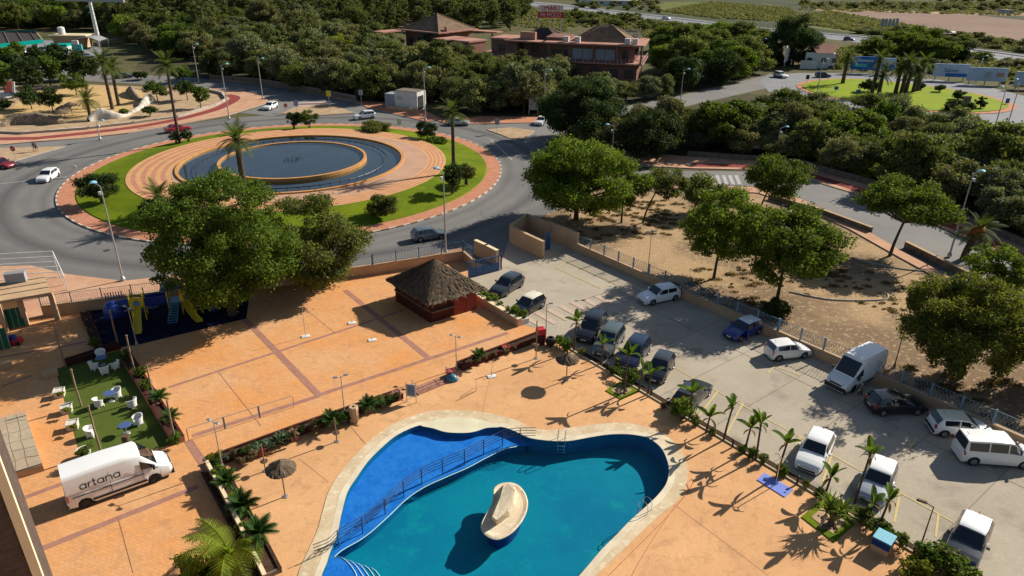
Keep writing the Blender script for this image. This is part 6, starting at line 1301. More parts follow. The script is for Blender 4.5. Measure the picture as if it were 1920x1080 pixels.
def blade(L, w, a0, dr, m):
    b = MB(); pts = []; a = a0; p = Vector((0, 0, 0))
    for i in range(5): pts.append(p.copy()); p += Vector((math.cos(a), 0, math.sin(a))) * L / 4; a -= dr / 4
    ws = [w * .7, w, w * .85, w * .5, .004]; vs = [q + Vector((0, s * ww, 0)) for q, ww in zip(pts, ws) for s in (-1, 1)]
    return b.add(vs, [(2 * i, 2 * i + 2, 2 * i + 3, 2 * i + 1) for i in range(4)]).mesh('leaf', m)
AGV = [blade(.62, .05, a, .2, M['leaf_agave']) for a in (1.3, .85, .45)]; RDL = [blade(.6, .05, a, .6, M['leaf_red']) for a in (1.3, .9, .5)]; YUC = [blade(1.05, .06, a, .7, M['leaf_bright']) for a in (1.35, .9, .4)]
def rosette(px, py, label, ls, s=1., z=.45, nf=18, name='agave', trunk=0):
    t = thing(name, label, 'plant', G(px, py, z)); o = trunk
    MB().tube([(0, 0, -.1), (0, 0, max(trunk, .06))], .07 if not trunk else .1, 7).build('stem', M['palmtrunk'], t)
    for i in range(nf): obj('leaf', ls[min(2, i * 3 // nf)], t, (0, 0, o), (random.uniform(-.15, .15), 0, i * 2.39996), s * random.uniform(.85, 1.15))
SHR = {}
def shrub(px, py, label, w=.9, h=.9, leaf='leaf_bright', z=.1, name='shrub', size=.07):
    k = leaf
    if k not in SHR: SHR[k] = [tree_meshes('shrub', 300 + len(SHR) * 3 + i, 1.0, 1.0, .95, M[leaf], size, 9, .3, .03, 1.1, stems=3) for i in range(2)]
    t = thing(name, label, 'shrub', G(px, py, z), random.random() * 6.28); t.scale = (w, w, h); me = SHR[k][int(px) % 2]; obj('stems', me[0], t); obj('foliage', me[1], t)
# planter beds
def bed(name, pts, label, w, h, z=.04, wm='redbrickdark', inm='earth', cm='redbrickdark'):
    P = GP(pts); o = thing(name, label, 'planter bed', (P[0].x, P[0].y, z)); 
    for a, b in zip(P, P[1:]):
        L_ = (b - a).length; r = ang(a, b); l0 = (a.x - P[0].x, a.y - P[0].y, 0)
        for s in (-1, 1): MB().box((L_ / 2, s * (w / 2), h / 2), (L_, .14, h)).build('wall', M[wm], o, loc=l0, rz=r); MB().box((L_ / 2, s * (w / 2), h + .025), (L_, .18, .05)).build('coping', M[cm], o, loc=l0, rz=r)
        for e in (0, 1): MB().box((e * L_ + (.07 if e == 0 else -.07), 0, h / 2), (.14, w - .14, h - .004)).build('end_wall', M[wm], o, loc=l0, rz=r)
        MB().box((L_ / 2, 0, h * .42), (L_ - .3, w - .16, h * .84)).build('soil', M[inm], o, loc=l0, rz=r)
bed('planter_bed', [(1016,633),(862,692)], 'long dark red planter bed between the plaza and the deck, right of the steps', .7, .45)
bed('planter_bed', [(752,744),(560,812),(398,872)], 'long dark planter bed between the plaza and the deck, left of the steps', .7, .45)
bed('planter_bed', [(400,886),(440,958),(478,1030),(505,1085)], 'planter bed with palms running down beside the orange plaza', 1.3, .3, wm='stonewall', cm='earth')
wallrun('garden_wall', [(389,880),(430,957),(466,1030),(500,1100)], 'thin cream-topped wall casting shade on the plaza beside the palm bed', .85, .14, M['wallbeige'], M['cream'], z=.04)
def pot(px, py, label, m='redpot', s=.62, h=.55, z=.04, round_=False, name='plant_pot'):
    t = thing(name, label, 'plant pot', G(px, py, z), rad(21))
    if round_: MB().lathe([(s * .3, 0), (s * .45, h * .5), (s * .5, h), (s * .42, h), (s * .38, h - .08)], 16).build('body', M[m], t, smooth=50)
    else:
        MB().box((0, 0, h / 2), (s * .86, s * .86, h), taper=1.1).build('body', M[m], t)
        for k in range(4): a = k * math.pi / 2; MB().box((math.cos(a) * s * .46, math.sin(a) * s * .46, h + .02), (.07, s * 1.02 - (.07 if k % 2 else -.07), .06), a).build('rim', M[m], t)
    MB().lathe([(0.001, 0), (s * .40, 0)], 12, (0, 0, h - .03)).build('soil', M['earth'], t)
for px, py, lab, m in ((898,676,'red square pot with a cycad at the right planter bed','redpot'),(948,660,'orange-red pot with a small dark plant near the red box','redpot'),(745,748,'pink pot beside the noticeboard','pinkpot'),(690,770,'pink pot with a cycad right of the litter bin','pinkpot'),(622,795,'pink pot with a cycad left of the litter bin','pinkpot'),(553,823,'pink pot with a dry little tree','pinkpot'),(490,852,'red pot among the agaves','redpot'),(845,706,'red pot behind a blue bag at the steps','redpot')): pot(px, py, lab, m)
cycad(898, 676, 'cycad in the red pot at the right planter bed', 1.0, .55, .45); cycad(690, 768, 'cycad in the pink pot right of the litter bin', 1.1, .55, .3, 20); cycad(622, 794, 'cycad in the pink pot left of the litter bin', 1.1, .55, .3, 20)
cycad(425, 912, 'cycad nearest the left end of the planter row', 1.15, .45, .3, 20); cycad(455, 958, 'dark cycad in the middle of the palm bed', 1.35, .45, .35, 24); cycad(488, 1020, 'tallest cycad at the lower end of the palm bed', 1.4, .45, .8, 24)
rosette(948, 659, 'small dark plant in the orange-red pot', AGV, .7, .55); rosette(522, 828, 'left pale agave in the planter bed', AGV, 1.25, .5, 22); rosette(537, 822, 'right pale agave in the planter bed', AGV, 1.2, .5, 22); rosette(505, 838, 'low agave at the left of the planter bed', AGV, 1.0, .5, 16)
rosette(553, 822, 'dry brown little tree in the pink pot', [blade(.4, .04, a, .9, M['leaf_dry']) for a in (1.2, .7, .1)], 1, .6, 14, 'dry_plant', .55); rosette(745, 747, 'dark plant in the pink pot beside the noticeboard', RDL, .8, .55, 12)
for i, (x, y, w, h, lf, lab) in enumerate(((402,870,.95,.85,'leaf_croton','yellow-green shrub at the left corner of the planter row'),(412,897,.9,.9,'leaf_bright','bright shrub beside the first cycad of the palm bed'),(440,938,.8,.7,'leaf_yellow','yellowish shrub behind the dark cycad'),(452,868,.7,.5,'leaf_dry','dry brown shrub in the planter bed by the deck lamp'),(470,860,.8,.6,'leaf_dry','dry bush in the planter bed left of the agaves'),(478,850,1.0,.7,'leaf_agave','grey-green shrub beside the agaves'),(590,806,.8,.7,'leaf_dry','brown shrub in the planter bed right of the dry tree'),(640,790,.8,.8,'leaf_cycad','dark shrub between the litter bin and its cycad'),(715,755,1.2,.4,'leaf_olive','low spreading shrub in the planter bed by the noticeboard'),(735,750,.8,.5,'leaf_dry','brownish shrub beside the noticeboard pot'),(655,785,.5,.6,'leaf_cycad','small shrub behind the litter bin'),(475,1040,1.1,.8,'leaf_bright','green shrub under the tallest cycad'),(455,1000,.8,.8,'leaf_croton','shrub between the two lower cycads'))): shrub(x, y, lab, w, h, lf, .35)
rb2 = random.Random(21)
for i in range(22):
    t_ = (i + .5) / 22; x, y = (560 + (398 - 560) * (t_ - .54) / .46, 812 + (872 - 812) * (t_ - .54) / .46) if t_ > .54 else (752 + (560 - 752) * t_ / .54, 744 + (812 - 744) * t_ / .54)
    shrub(x + rb2.uniform(-3, 3), y + rb2.uniform(-1.5, 1.5), 'low plant filling the left planter bed', rb2.uniform(.4, .75), rb2.uniform(.3, .6), rb2.choice(('leaf_dry', 'leaf_cycad', 'leaf_olive', 'leaf_agave')), .42)
for i in range(7): shrub(1000 - 18 * i, 639 + 6.9 * i, 'tiny dark plant in the right planter bed', .35, .25, 'leaf_dry', .42)
for o in [o for o in C.objects if o.get('label') in ('low plant filling the left planter bed', 'tiny dark plant in the right planter bed')]: o['group'] = 'filler plants of the ' + ('left' if 'left' in o['label'] else 'right') + ' planter bed'
# areca palm and crotons at the lower left
ar = cycad(435, 1062, 'feathery yellow-green areca palm overhanging the orange plaza', 1.35, .4, .8, 13, 'areca_palm', AREC, 'palm tree')
for ch in ar.children:
    if ch.name.startswith('frond'): ch.rotation_euler.z = 2.2 + 2.6 * random.random() + (2.2 if random.random() < .25 else 0)
shrub(370, 1088, 'croton bush with mottled leaves left of the red-leaved plant', 1.9, 1.5, 'leaf_croton', .05, size=.09); shrub(405, 1095, 'second croton bush at the bottom edge', 1.6, 1.4, 'leaf_ficus', .05); shrub(432, 1078, 'yellow croton bush right of the red-leaved plant', 1.3, 1.2, 'leaf_yellow', .05)
rosette(418, 1068, 'red-leaved cordyline between the croton bushes', RDL, 1.2, .05, 20, 'cordyline', 1.0)
for i, (x, y, w, h) in enumerate(((905,562,1.0,.9),(922,570,1.1,1.0),(935,578,.9,.8),(962,592,1.2,1.1),(978,598,1.1,1.0))): shrub(x, y, ('first', 'second', 'third', 'fourth', 'fifth')[i] + ' bright shrub from the kiosk along its planter wall', w, h, 'leaf_bright', .3)
for i, (x, y) in enumerate(((640,470),(200,470),(960,400))):
    o = MB().lathe([(.001, .042), (.34, .042), (.36, .036)], 18).build('manhole_cover', M['darkmetal'], None, loc=G(x, y)); tag(o, ('round iron manhole cover in the lane below the huge tree', 'round iron manhole cover in the lane near the street lamp', 'round iron manhole cover near the gate shadow')[i], 'manhole cover')
# steps with rails, noticeboard, bin
s0, s1 = G(785, 742), G(848, 716); stt = thing('deck_steps', 'shallow mauve steps between plaza and pool deck', 'steps', (s0.x, s0.y, .04), ang(s0, s1)); L_ = (s1 - s0).length
for k in range(3): MB().box((L_ / 2, .15 + .3 * k, .04 + .03 * k), (L_, .3, .08 + .06 * k)).build('tread', M['band'], stt)
for x, lab in ((.0, 1), (L_, 2)): MB().tube([(x, -.05, 0), (x, -.05, .8), (x, .9, .95), (x, .9, .1)], .025, 6).build('handrail', M['greymetal'], stt)
for x in (.45, 1.2, 2.0): MB().tube([(x, .1, .1), (x, .1, .7)], .02, 5).build('baluster', M['greymetal'], stt)
a, b_ = G(763, 754), G(780, 757); nb = thing('noticeboard', 'grey noticeboard on two posts at the planter gap', 'sign', (a.x, a.y, .04), ang(a, b_) + .1); w_ = (b_ - a).length; h1 = HT(763, 754, 717, .04)
for x in (0, w_): MB().tube([(x, 0, 0), (x, 0, h1)], .035, 6).build('post', M['greymetal'], nb)
MB().box((w_ / 2, 0, h1 * .6), (w_ - .1, .05, h1 * .6)).build('panel', M['board_grey'], nb); MB().box((w_ / 2, -.03, h1 * .62), (w_ - .25, .02, h1 * .48)).build('notice', M['palebluemetal'], nb)
for zz in (.5, .58, .66, .74): MB().box((w_ / 2, -.045, h1 * zz), (w_ - .35, .01, .025)).build('text_line', M['darkmetal'], nb)
t = thing('litter_bin', 'beige octagonal litter bin on the deck beside a lamp', 'litter bin', G(665, 790, .04)); hb_ = HT(665, 790, 762, .04)
MB().lathe([(.30, 0), (.36, 0), (.36, hb_ * .93), (.30, hb_), (.13, hb_), (.13, hb_ - .12)], 8).build('body', M['wallbeige'], t); MB().lathe([(.001, 0), (.13, 0)], 8, (0, 0, hb_ - .1)).build('opening', M['black'], t)
t = thing('blue_bag', 'crumpled blue bag and cloth heap at the top of the steps', 'bag', G(846, 713, .04)); P_, N_ = cloud([((0, 0, .25), (.5, .35, .25))], .14, 2.2); b = MB()
b.lathe([(.02, .5), (.28, .45), (.45, .25), (.5, .05), (.45, 0)], 9); b.v = [(x * (1 + .25 * math.sin(5 * z + 3 * x)), y * .75, z * (1 + .2 * math.sin(7 * x))) for x, y, z in b.v]; b.build('bag', M['playteal'], t, smooth=60)
t = thing('red_hose_box', 'red hose reel box at the right end of the planter bed', 'box', G(1013, 645, .04), rad(21)); MB().box((0, 0, .55), (.62, .62, 1.1)).build('cabinet', M['redbrickdark'], t); MB().box((0, 0, 1.32), (.7, .7, .5), taper=.9).build('hood', M['red'], t)
t = thing('black_urn', 'round black urn beside the red hose reel box', 'urn', G(1032, 648, .04)); MB().lathe([(.25, 0), (.42, .25), (.44, .5), (.3, .75), (.34, .8), (.2, .8)], 14).build('body', M['black'], t, smooth=60)
# guard rails on plaza
gr = thing('guard_rail', 'long low steel guard rail on the plaza', 'guard rail', G(354, 826, .04), ang(G(354, 826), G(551, 763))); L_ = (G(354, 826) - G(551, 763)).length
MB().tube([(0, 0, 0), (0, 0, .92), (.06, 0, 1.0), (L_ - .06, 0, 1.0), (L_, 0, .92), (L_, 0, 0)], .028, 6).build('rail', M['greymetal'], gr)
for f in (.33, .66): MB().box((L_ * f, 0, .5), (.12, .05, 1.0)).build('post', M['palebluemetal'], gr)
for x, y, ty, lab in ((573,631,577,'thin net post on a white base plate left of the kiosk shade'),(660,606,598,'white base plate at the edge of the kiosk shade'),(698,638,630,'second white base plate below the kiosk shade'),(922,706,696,'white base plate with a short stub on the pool deck')):
    t = thing('net_post_base', lab, 'post base', G(x, y, .045)); MB().box((0, 0, .03), (.75, .5, .06), .4, taper=.9).build('plate', M['whiterender'], t); MB().tube([(0, 0, .05), (0, 0, max(.3, HT(x, y, ty)))], .025, 6).build('post', M['greymetal'], t)
t = thing('towel_rail', 'thin wire towel rail standing on the deck', 'rail', G(893, 733, .04), ang(G(856, 752), G(895, 731))); 
for zz in (.02, .3): MB().tube([(-1.6, 0, zz), (0, 0, zz)], .018, 4).build('bar', M['brownmetal'], t)
for x, h_ in ((0, .95), (-1.6, .3)): MB().tube([(x, 0, 0), (x, 0, h_)], .018, 4).build('post', M['brownmetal'], t)
# deck edge: planting strip, bollards, grass squares, shrubs
e0 = G(1046, 641); strip = MB(); off = e0 + DN * .15
structure(MB().box((0, 0, 0), (1, 1, 1)).build('planting_strip', M['earth'], loc=tuple((e0 + DD * 35 + DN * .28 + Vector((0, 0, .045)))), rz=math.atan2(DD.y, DD.x))).scale = (70, .55, .09)
ek = structure(MB().box((0, 0, 0), (70, .1, .16)).build('deck_kerb', M['coping'], loc=tuple(e0 + DD * 35 - DN * .06 + Vector((0, 0, .06))), rz=math.atan2(DD.y, DD.x)))
for i, (x, y) in enumerate(((1373,838),(1432,869),(1494,907),(1221,741),(1110,674),(1588,962),(1712,1040),(1138,693))):
    t = thing('bollard_light', ('short black bollard light between the slender banana plant and the pair', 'short black bollard light left of the clean white hatchback', 'short black bollard light in front of the clean white hatchback', 'short black bollard light before the small black hatchback', 'short black bollard light before the sunshade car', 'short black bollard light near the planted square', 'short black bollard light at the brown lamp post', 'short black bollard light before the navy car')[i], 'bollard', G(x, y, .09)); MB().lathe([(.07, 0), (.07, .5), (.09, .5), (.09, .62), (.02, .66)], 10).build('body', M['blacktrim'], t)
for i, (x, y, w, h, lf) in enumerate(((1048,648,.9,1.0,'leaf_bright'),(1062,655,1.1,1.1,'leaf_ficus'),(1092,664,.7,.6,'leaf_olive'),(1150,700,.8,.8,'leaf_ficus'),(1180,715,1.4,1.2,'leaf_ficus'),(1160,690,.7,1.0,'leaf_yellow'),(1276,782,1.6,1.5,'leaf_bright'),(1303,795,.7,.8,'leaf_olive'),(1335,815,.6,.6,'leaf_olive'),(1390,848,.6,.7,'leaf_ficus'),(1407,858,.7,.9,'leaf_ficus'),(1430,868,.6,.8,'leaf_olive'),(1467,893,.8,.9,'leaf_ficus'),(1535,935,.7,.9,'leaf_olive'),(1612,975,1.0,.9,'leaf_ficus'),(1622,985,1.1,1.0,'leaf_olive'),(1650,1000,1.0,1.0,'leaf_ficus'),(1668,1010,.9,.9,'leaf_ficus'),(1690,1030,.6,1.1,'leaf_olive'),(1735,1060,2.0,1.6,'leaf_ficus'),(1765,1072,1.8,1.6,'leaf_olive'),(1715,1085,1.6,1.3,'leaf_croton'),(1795,1085,1.7,1.5,'leaf_ficus'),(1245,765,.5,.5,'leaf_dry'),(1510,915,.5,.6,'leaf_olive'))):
    shrub(x, y, 'leafy shrub in the planting strip along the pool deck edge', w, h, lf, .09); bpy.context.scene.collection.objects[-1]
for o in [o for o in C.objects if o.get('label') == 'leafy shrub in the planting strip along the pool deck edge']: o['group'] = 'shrubs in the deck edge planting strip'
def gsquare(pts, label, grav=True):
    P = GP(pts, .04); c = sum(P, Vector()) / 4; t = thing('planted_square', label, 'planting square', c)
    MB().prism([(p.x - c.x, p.y - c.y) for p in P], 0, .06).build('grass_edge', M['lawn'], t); MB().prism([((p.x - c.x) * .66, (p.y - c.y) * .66) for p in P], .05, .085).build('gravel', M['gravel'], t)
    rr = random.Random(9); b = MB()
    st_ = MB().lathe([(.02, .09), (.07, .06), (.09, .02), (.08, 0)], 6).mesh('stone', M['mosaicbrown'])
    for i in range(40):
        u_, v_ = rr.uniform(-.5, .5), rr.uniform(-.5, .5); q = (P[0] - c) * u_ * .8 + (P[1] - c) * v_ * .8; obj('stone', st_, t, (q.x, q.y, .08), (0, 0, i), (rr.uniform(.8, 1.6),) * 3)
gsquare([(1502,970),(1556,925),(1602,984),(1564,1018)], 'square bed edged with grass around the shaggy yucca'); gsquare([(1135,733),(1162,716),(1196,733),(1165,750)], 'small grass-edged square bed around the tall banana plant')
yt = thing('yucca_tree', 'shaggy bright green yucca tree in the grass-edged square', 'plant', G(1556, 985, .1)); MB().tube([(0, 0, 0), (.05, 0, .5), (0, .05, .95)], [.22, .17, .15], 9).build('trunk', M['palmtrunk'], yt)
rr = random.Random(4)
for i in range(4):
    ex, ey = math.cos(i * 1.7) * .45, math.sin(i * 1.7) * .45; MB().tube([(0, 0, .8), (ex, ey, 1.15)], [.1, .07], 6).build('branch', M['palmtrunk'], yt)
    for k in range(34): obj('leaf', YUC[k % 3], yt, (ex, ey, 1.15), (rr.uniform(-.3, .3), 0, k * 2.4), rr.uniform(.8, 1.15))
# shower and tiled pump cube
t = thing('shower_tray', 'lilac-blue tiled shower tray with a steel shower post', 'shower', G(1452, 911, .04), ang(G(1428, 895), G(1476, 928))); Lx, Ly = (G(1440, 920) - G(1478, 925)).length + .5, .95
b = MB().prism([(p.x - t.location.x, p.y - t.location.y) for p in GP([(1419,901),(1433,888),(1487,920),(1471,934)])], 0, .05); o = b.build('tray', M['showerblue'], t); o.rotation_euler.z = -t.rotation_euler.z
MB().tube([(0, .1, 0), (0, .1, 2.2), (-.25, .1, 2.35), (-.45, .1, 2.2)], .03, 6).build('post', M['chrome'], t); MB().tube([(0, .1, 2.15), (.25, .1, 2.35), (.45, .1, 2.2)], .03, 6).build('arm', M['chrome'], t)
for x in (-.8, .8): MB().lathe([(.001, .056), (.08, .056)], 10, (x, 0, 0)).build('drain', M['darkmetal'], t)
t = thing('tiled_pump_box', 'cube pump box with a cyan tiled top and navy band', 'box', G(1652, 1030, .04), ang(G(1635, 1030), G(1658, 1042)))
MB().box((0, 0, .22), (.95, .95, .44)).build('base', M['wallbeige'], t); MB().box((0, 0, .69), (.97, .97, .5)).build('navy_band', M['tilenavy'], t); MB().box((0, 0, .965), (1.0, 1.0, .05)).build('top', M['tilecyan'], t)
tl = MB().box((0, 0, 0), (.18, .18, .02)).mesh('tile', M['tilecyan'])
for i in range(5):
    for j in range(5): obj('tile', tl, t, (-.4 + .2 * i, -.4 + .2 * j, .995))
t = thing('garden_hose', 'thin orange hose lying along the right of the pool', 'hose', (0, 0, 0)); pts = spline(GP([(1140,1080),(1185,1035),(1240,980),(1278,938),(1300,905),(1296,899),(1288,906),(1290,920),(1262,955),(1225,1010),(1195,1060),(1175,1100)], .07), 6, False)
MB().tube(pts, .016, 5).build('hose', plain('orange_hose', (.40, .14, .05), .6), t)
# ------------------------------------------------------------------ turf garden
pxsheet('turf_lawn', [(104,693),(225,657),(330,833),(166,872),(146,838)], .052, M['turf'])
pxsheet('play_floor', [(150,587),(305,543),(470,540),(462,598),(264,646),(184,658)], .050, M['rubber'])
def tub_chair(loc, rz, label):
    t = thing('tub_chair', label, 'chair', loc, rz, 'white tub chairs on the turf')
    if 'm' not in CH:
        b = MB(); n = 17; vs = []
        for k in range(n):
            a = rad(-118 + 236 * k / (n - 1)) + math.pi; f = abs(k - 8) / 8; top = .80 - .17 * f ** 1.5
            for r, z in ((.30, .12), (.34, .42), (.40, top), (.35, top), (.29, .42), (.26, .12)): vs.append((r * math.cos(a), r * math.sin(a), z))
        fs = [(k * 6 + i, (k + 1) * 6 + i, (k + 1) * 6 + (i + 1) % 6, k * 6 + (i + 1) % 6) for k in range(n - 1) for i in range(6)] + [tuple(range(6)), tuple((n - 1) * 6 + i for i in range(5, -1, -1))]
        CH['m'] = b.add(vs, fs).mesh('shell', M['whiteplastic'], 50); CH['s'] = MB().lathe([(.001, .44), (.29, .44), (.30, .40), (.28, .16)], 18).mesh('seat', M['whiteplastic'], 50); CH['l'] = MB().box((0, 0, .1), (.1, .1, .2), taper=.9).mesh('leg', M['whiteplastic'])
    obj('shell', CH['m'], t); obj('seat', CH['s'], t)
    for a in (45, 135, 225, 315): obj('leg', CH['l'], t, (.27 * math.cos(rad(a)), .27 * math.sin(rad(a)), 0), (0, 0, rad(a)))
CH = {}
def table(px, py, label):
    t = thing('bistro_table', label, 'table', G(px, py, .055)); MB().lathe([(.001, .72), (.42, .72), (.43, .70), (.42, .68), (.001, .68)], 24).build('top', M['tableblue'], t); MB().tube([(0, 0, .02), (0, 0, .69)], .035, 8).build('pedestal', M['greymetal'], t); MB().lathe([(.24, 0), (.22, .03), (.04, .05)], 16).build('base', M['greymetal'], t)
table(193, 684, 'blue round table of the crowded set at the top of the turf'); table(209, 752, 'blue round table in the middle of the turf'); table(238, 812, 'blue round table nearest the van')
TB = {0: G(193, 684), 1: G(209, 752), 2: G(238, 812)}
for px, py, ti, lab in ((178,692,0,'white tub chair left of the top table'),(197,700,0,'white tub chair in front of the top table'),(217,691,0,'white tub chair right of the top table'),(191,672,0,'white tub chair behind the top table'),(187,762,1,'white tub chair left of the middle table'),(220,745,1,'white tub chair behind the middle table'),(249,763,1,'white tub chair standing apart right of the middle table'),(260,796,2,'white tub chair right of the table nearest the van'),(172,818,2,'white tub chair alone at the left edge of the turf')):
    p = G(px, py, .055); tub_chair(p, ang(p, TB[ti]), lab)
t = thing('dark_barrel', 'dark barrel stool beside the van on the turf', 'stool', G(238, 832, .055)); MB().lathe([(.22, 0), (.27, .35), (.24, .7), (.001, .7)], 14).build('body', M['brownmetal'], t, smooth=60)
for i, (bx, by, ty, tx, lab) in enumerate(((223,650,580,0,'wooden post at the corner of the playground'),(254,700,628,0,'wooden post right of the turf, farthest of three'),(289,745,684,0,'wooden post right of the turf, middle of three'),(331,832,750,0,'wooden post right of the turf, nearest the rail'),(124,690,612,0,'wooden post left of the turf, farthest of three'),(153,762,692,0,'wooden post left of the turf, middle of three'),(190,848,760,0,'wooden post left of the turf beside the van'))):
    h = HT(bx, by, ty, .05); t = thing('wooden_post', lab, 'post', G(bx, by, .05)); MB().tube([(0, 0, 0), (-.03, 0, h * .5), (.02, 0, h)], [.075, .07, .06], 8).build('pole', M['wood'], t); MB().tube([(.08, 0, h - .1), (.08, 0, h - .05)], .05, 6).build('hook', M['greymetal'], t)
bed('planter_bed', [(236,672),(262,712),(296,766),(336,832)], 'row of planter troughs along the right side of the turf', .7, .42, wm='pinkpot'); bed('planter_bed', [(160,592),(186,655)], 'stone planter strip between the porch yard and the playground', .6, .4, wm='stonewall'); bed('planter_bed', [(124,686),(180,668)], 'dark red planter trough at the top left of the turf', .5, .45); bed('planter_bed', [(190,662),(226,652)], 'dark planter trough behind the top table', .5, .45)
for i, (x, y, lab) in enumerate(((264,704,'leafy shrub in the troughs level with the farthest post'),(277,728,'shrub in the troughs level with the middle post'),(238,672,'green shrub at the playground end of the troughs'),(178,648,'shrub at the lower end of the stone planter strip'),(330,830,'leafy shrub in the trough nearest the rail'))): shrub(x, y, lab, .9, .8, 'leaf_ficus', .42)
cycad(300, 752, 'yellow-green cycad in the troughs beside the turf', 1.05, .45, .3, 18); cycad(322, 790, 'darker cycad in the troughs nearer the rail', 1.0, .45, .3, 18)
for i, (x, y, lab) in enumerate(((113,742,'square stone pot with flowers, farthest on the left of the turf'),(127,772,'square stone pot with flowers, middle of the left row'),(138,803,'square stone pot with flowers, nearest of the left row'))): pot(x, y, lab, 'whitepot', .75, .5); shrub(x, y, 'small flowering plant in a square stone pot left of the turf', .5, .35, 'leaf_yellow', .5)
for o in [o for o in C.objects if o.get('label') == 'small flowering plant in a square stone pot left of the turf']: o['group'] = 'flowering plants in the stone pots'
pot(160, 856, 'big round white pot with a leafy plant beside the van roof', 'whitepot', .95, .6, round_=True); shrub(160, 856, 'leafy plant in the big round white pot', .95, .8, 'leaf_ficus', .58)
wallrun('low_wall', [(0,693),(20,688)], 'low beige wall stub at the left edge', .5, .35, M['wallbeige'], z=.04); wallrun('low_wall', [(88,708),(104,704)], 'low beige block at the top left corner of the turf', .5, .5, M['wallbeige'], z=.04)
# porch with sunbeds
po = thing('entrance_porch', 'beige porch with flat roof and square columns at the left edge', 'porch', (0, 0, .04)); cols = [(109,600),(51,610),(13,622),(-40,632)]
zr_ = 2.65; rp = GP([(112,603),(-120,646),(-120,610),(98,570)])
for x, y in cols: p = G(x, y); MB().box((p.x, p.y, zr_ / 2), (.38, .38, zr_), rad(21)).build('column', M['wallbeige'], po)
MB().prism([(p.x, p.y) for p in rp], zr_, zr_ + .28, bottom=True).build('roof', M['wallbeige'], po)
for k in range(3): a, b_ = rp[0].lerp(rp[3], .3 + .3 * k), rp[1].lerp(rp[2], .3 + .3 * k); MB().tube([(a.x, a.y, zr_ + .3), (b_.x, b_.y, zr_ + .3)], .05, 4).build('roof_joint', M['stonewall'], po)
p, q = G(13, 600), G(51, 592); seg(MB(), p, q, 0, zr_, .15).build('wall', M['cream'], po)
t = thing('air_unit', 'grey rooftop air unit on the porch roof', 'machine', tuple(G(32, 528, zr_ + .33) * 1)); MB().box((0, 0, .45), (1.6, .7, .9), rad(21)).build('case', M['board_grey'], t); MB().box((0, 0, .93), (1.66, .76, .05), rad(21)).build('lid', M['greymetal'], t)
for i, (x, y, n, lab) in enumerate(((27,616,4,'upright stack of green sunbeds under the porch'),(8,655,3,'stack of green sunbeds at the left edge'))):
    t = thing('sunbed_stack', lab, 'sunbeds', G(x, y, .05), rad(21))
    for k in range(n):
        MB().box((-.6 + .42 * k, .1 * k, .95), (.36, .12, 1.8), rot=Matrix.Rotation(-.12, 3, 'X')).build('sunbed', M['green'], t)
        MB().box((-.39 + .42 * k, .1 * k + .02, .95), (.04, .14, 1.84), rot=Matrix.Rotation(-.12, 3, 'X')).build('frame', M['greymetal'], t)
t = thing('toy_car', 'red and blue ride-on toy car beside the sunbeds', 'toy', G(27, 645, .05), rad(15)); MB().box((0, 0, .32), (1.3, .75, .4), taper=.85).build('body', M['red'], t); MB().box((-.1, 0, .68), (.7, .6, .35), taper=.7).build('cabin', M['playblue'], t)
for x in (-.42, .42):
    for y in (-.36, .36): b = MB().lathe([(.02, -.06), (.18, -.06), (.18, .06), (.02, .06)], 12); b.v = [(vx + x, vz + y, vy + .18) for vx, vy, vz in b.v]; b.build('wheel', M['black'], t)
t = thing('pipe_pergola', 'white pipe pergola over the pavement at the left edge', 'pergola', (0, 0, 0)); zz = 3.0
A1, B1 = [G(-140 , 484 + 10 * k, zz - .28 * k) for k in range(6)], [G(98 + 4.4 * k, 471 + 9.5 * k, zz - .28 * k) for k in range(6)]
for p, q in zip(A1, B1): MB().tube([p, q], .045, 5).build('bar', M['whiterender'], t)
MB().tube(B1, .05, 5).build('end_rail', M['whiterender'], t)
for k in (0, 3, 5): p = B1[k]; MB().tube([(p.x, p.y, 0), p], .05, 5).build('post', M['whiterender'], t)
# ------------------------------------------------------------------ playground
pg = thing('play_tower', 'play tower with blue crawl house, yellow slides and teal climber in the tree shade', 'playground set', G(287, 598, .05), rad(21))
for x, y in ((-1.6, 0), (-.5, 0), (-1.6, 1.3), (-.5, 1.3), (1.5, .2), (2.6, .2), (1.5, 1.4), (2.6, 1.4), (3.7, .2), (3.7, 1.4)): MB().tube([(x, y, 0), (x, y, 2.7)], .06, 8).build('post', M['playyellow'], pg)
for x0, x1 in ((-1.7, -.4), (1.4, 3.8)): MB().box(((x0 + x1) / 2, .75, 1.25), (x1 - x0, 1.35, .1)).build('platform', M['playteal'], pg)
MB().box((.5, .8, 1.2), (1.9, .9, .08)).build('bridge', M['playblue'], pg)
for y in (.38, 1.22): MB().box((.5, y, 1.65), (1.9, .06, .7)).build('bridge_side', M['playblue'], pg)
def slide(x, y0, z0, L_, w, m, bend=0):
    b = MB(); n = 9; vs = []
    for i in range(n):
        t = i / (n - 1); y = y0 - L_ * t; z = z0 * (1 - t) ** 1.15 + .18; xx = x + bend * t * t
        for dx, dz in ((-w / 2 - .05, .24), (-w / 2, .26), (-w / 2 + .05, .02), (w / 2 - .05, .02), (w / 2, .26), (w / 2 + .05, .24)): vs.append((xx + dx, y, z + dz))
    b.add(vs, [(i * 6 + k, i * 6 + k + 1, (i + 1) * 6 + k + 1, (i + 1) * 6 + k) for i in range(n - 1) for k in range(5)]); return b.build('slide', m, pg)
slide(-1.05, -.05, 1.15, 3.0, .6, M['playyellow'], .1); slide(3.15, .1, 1.2, 2.6, .6, M['playyellow'], .9)
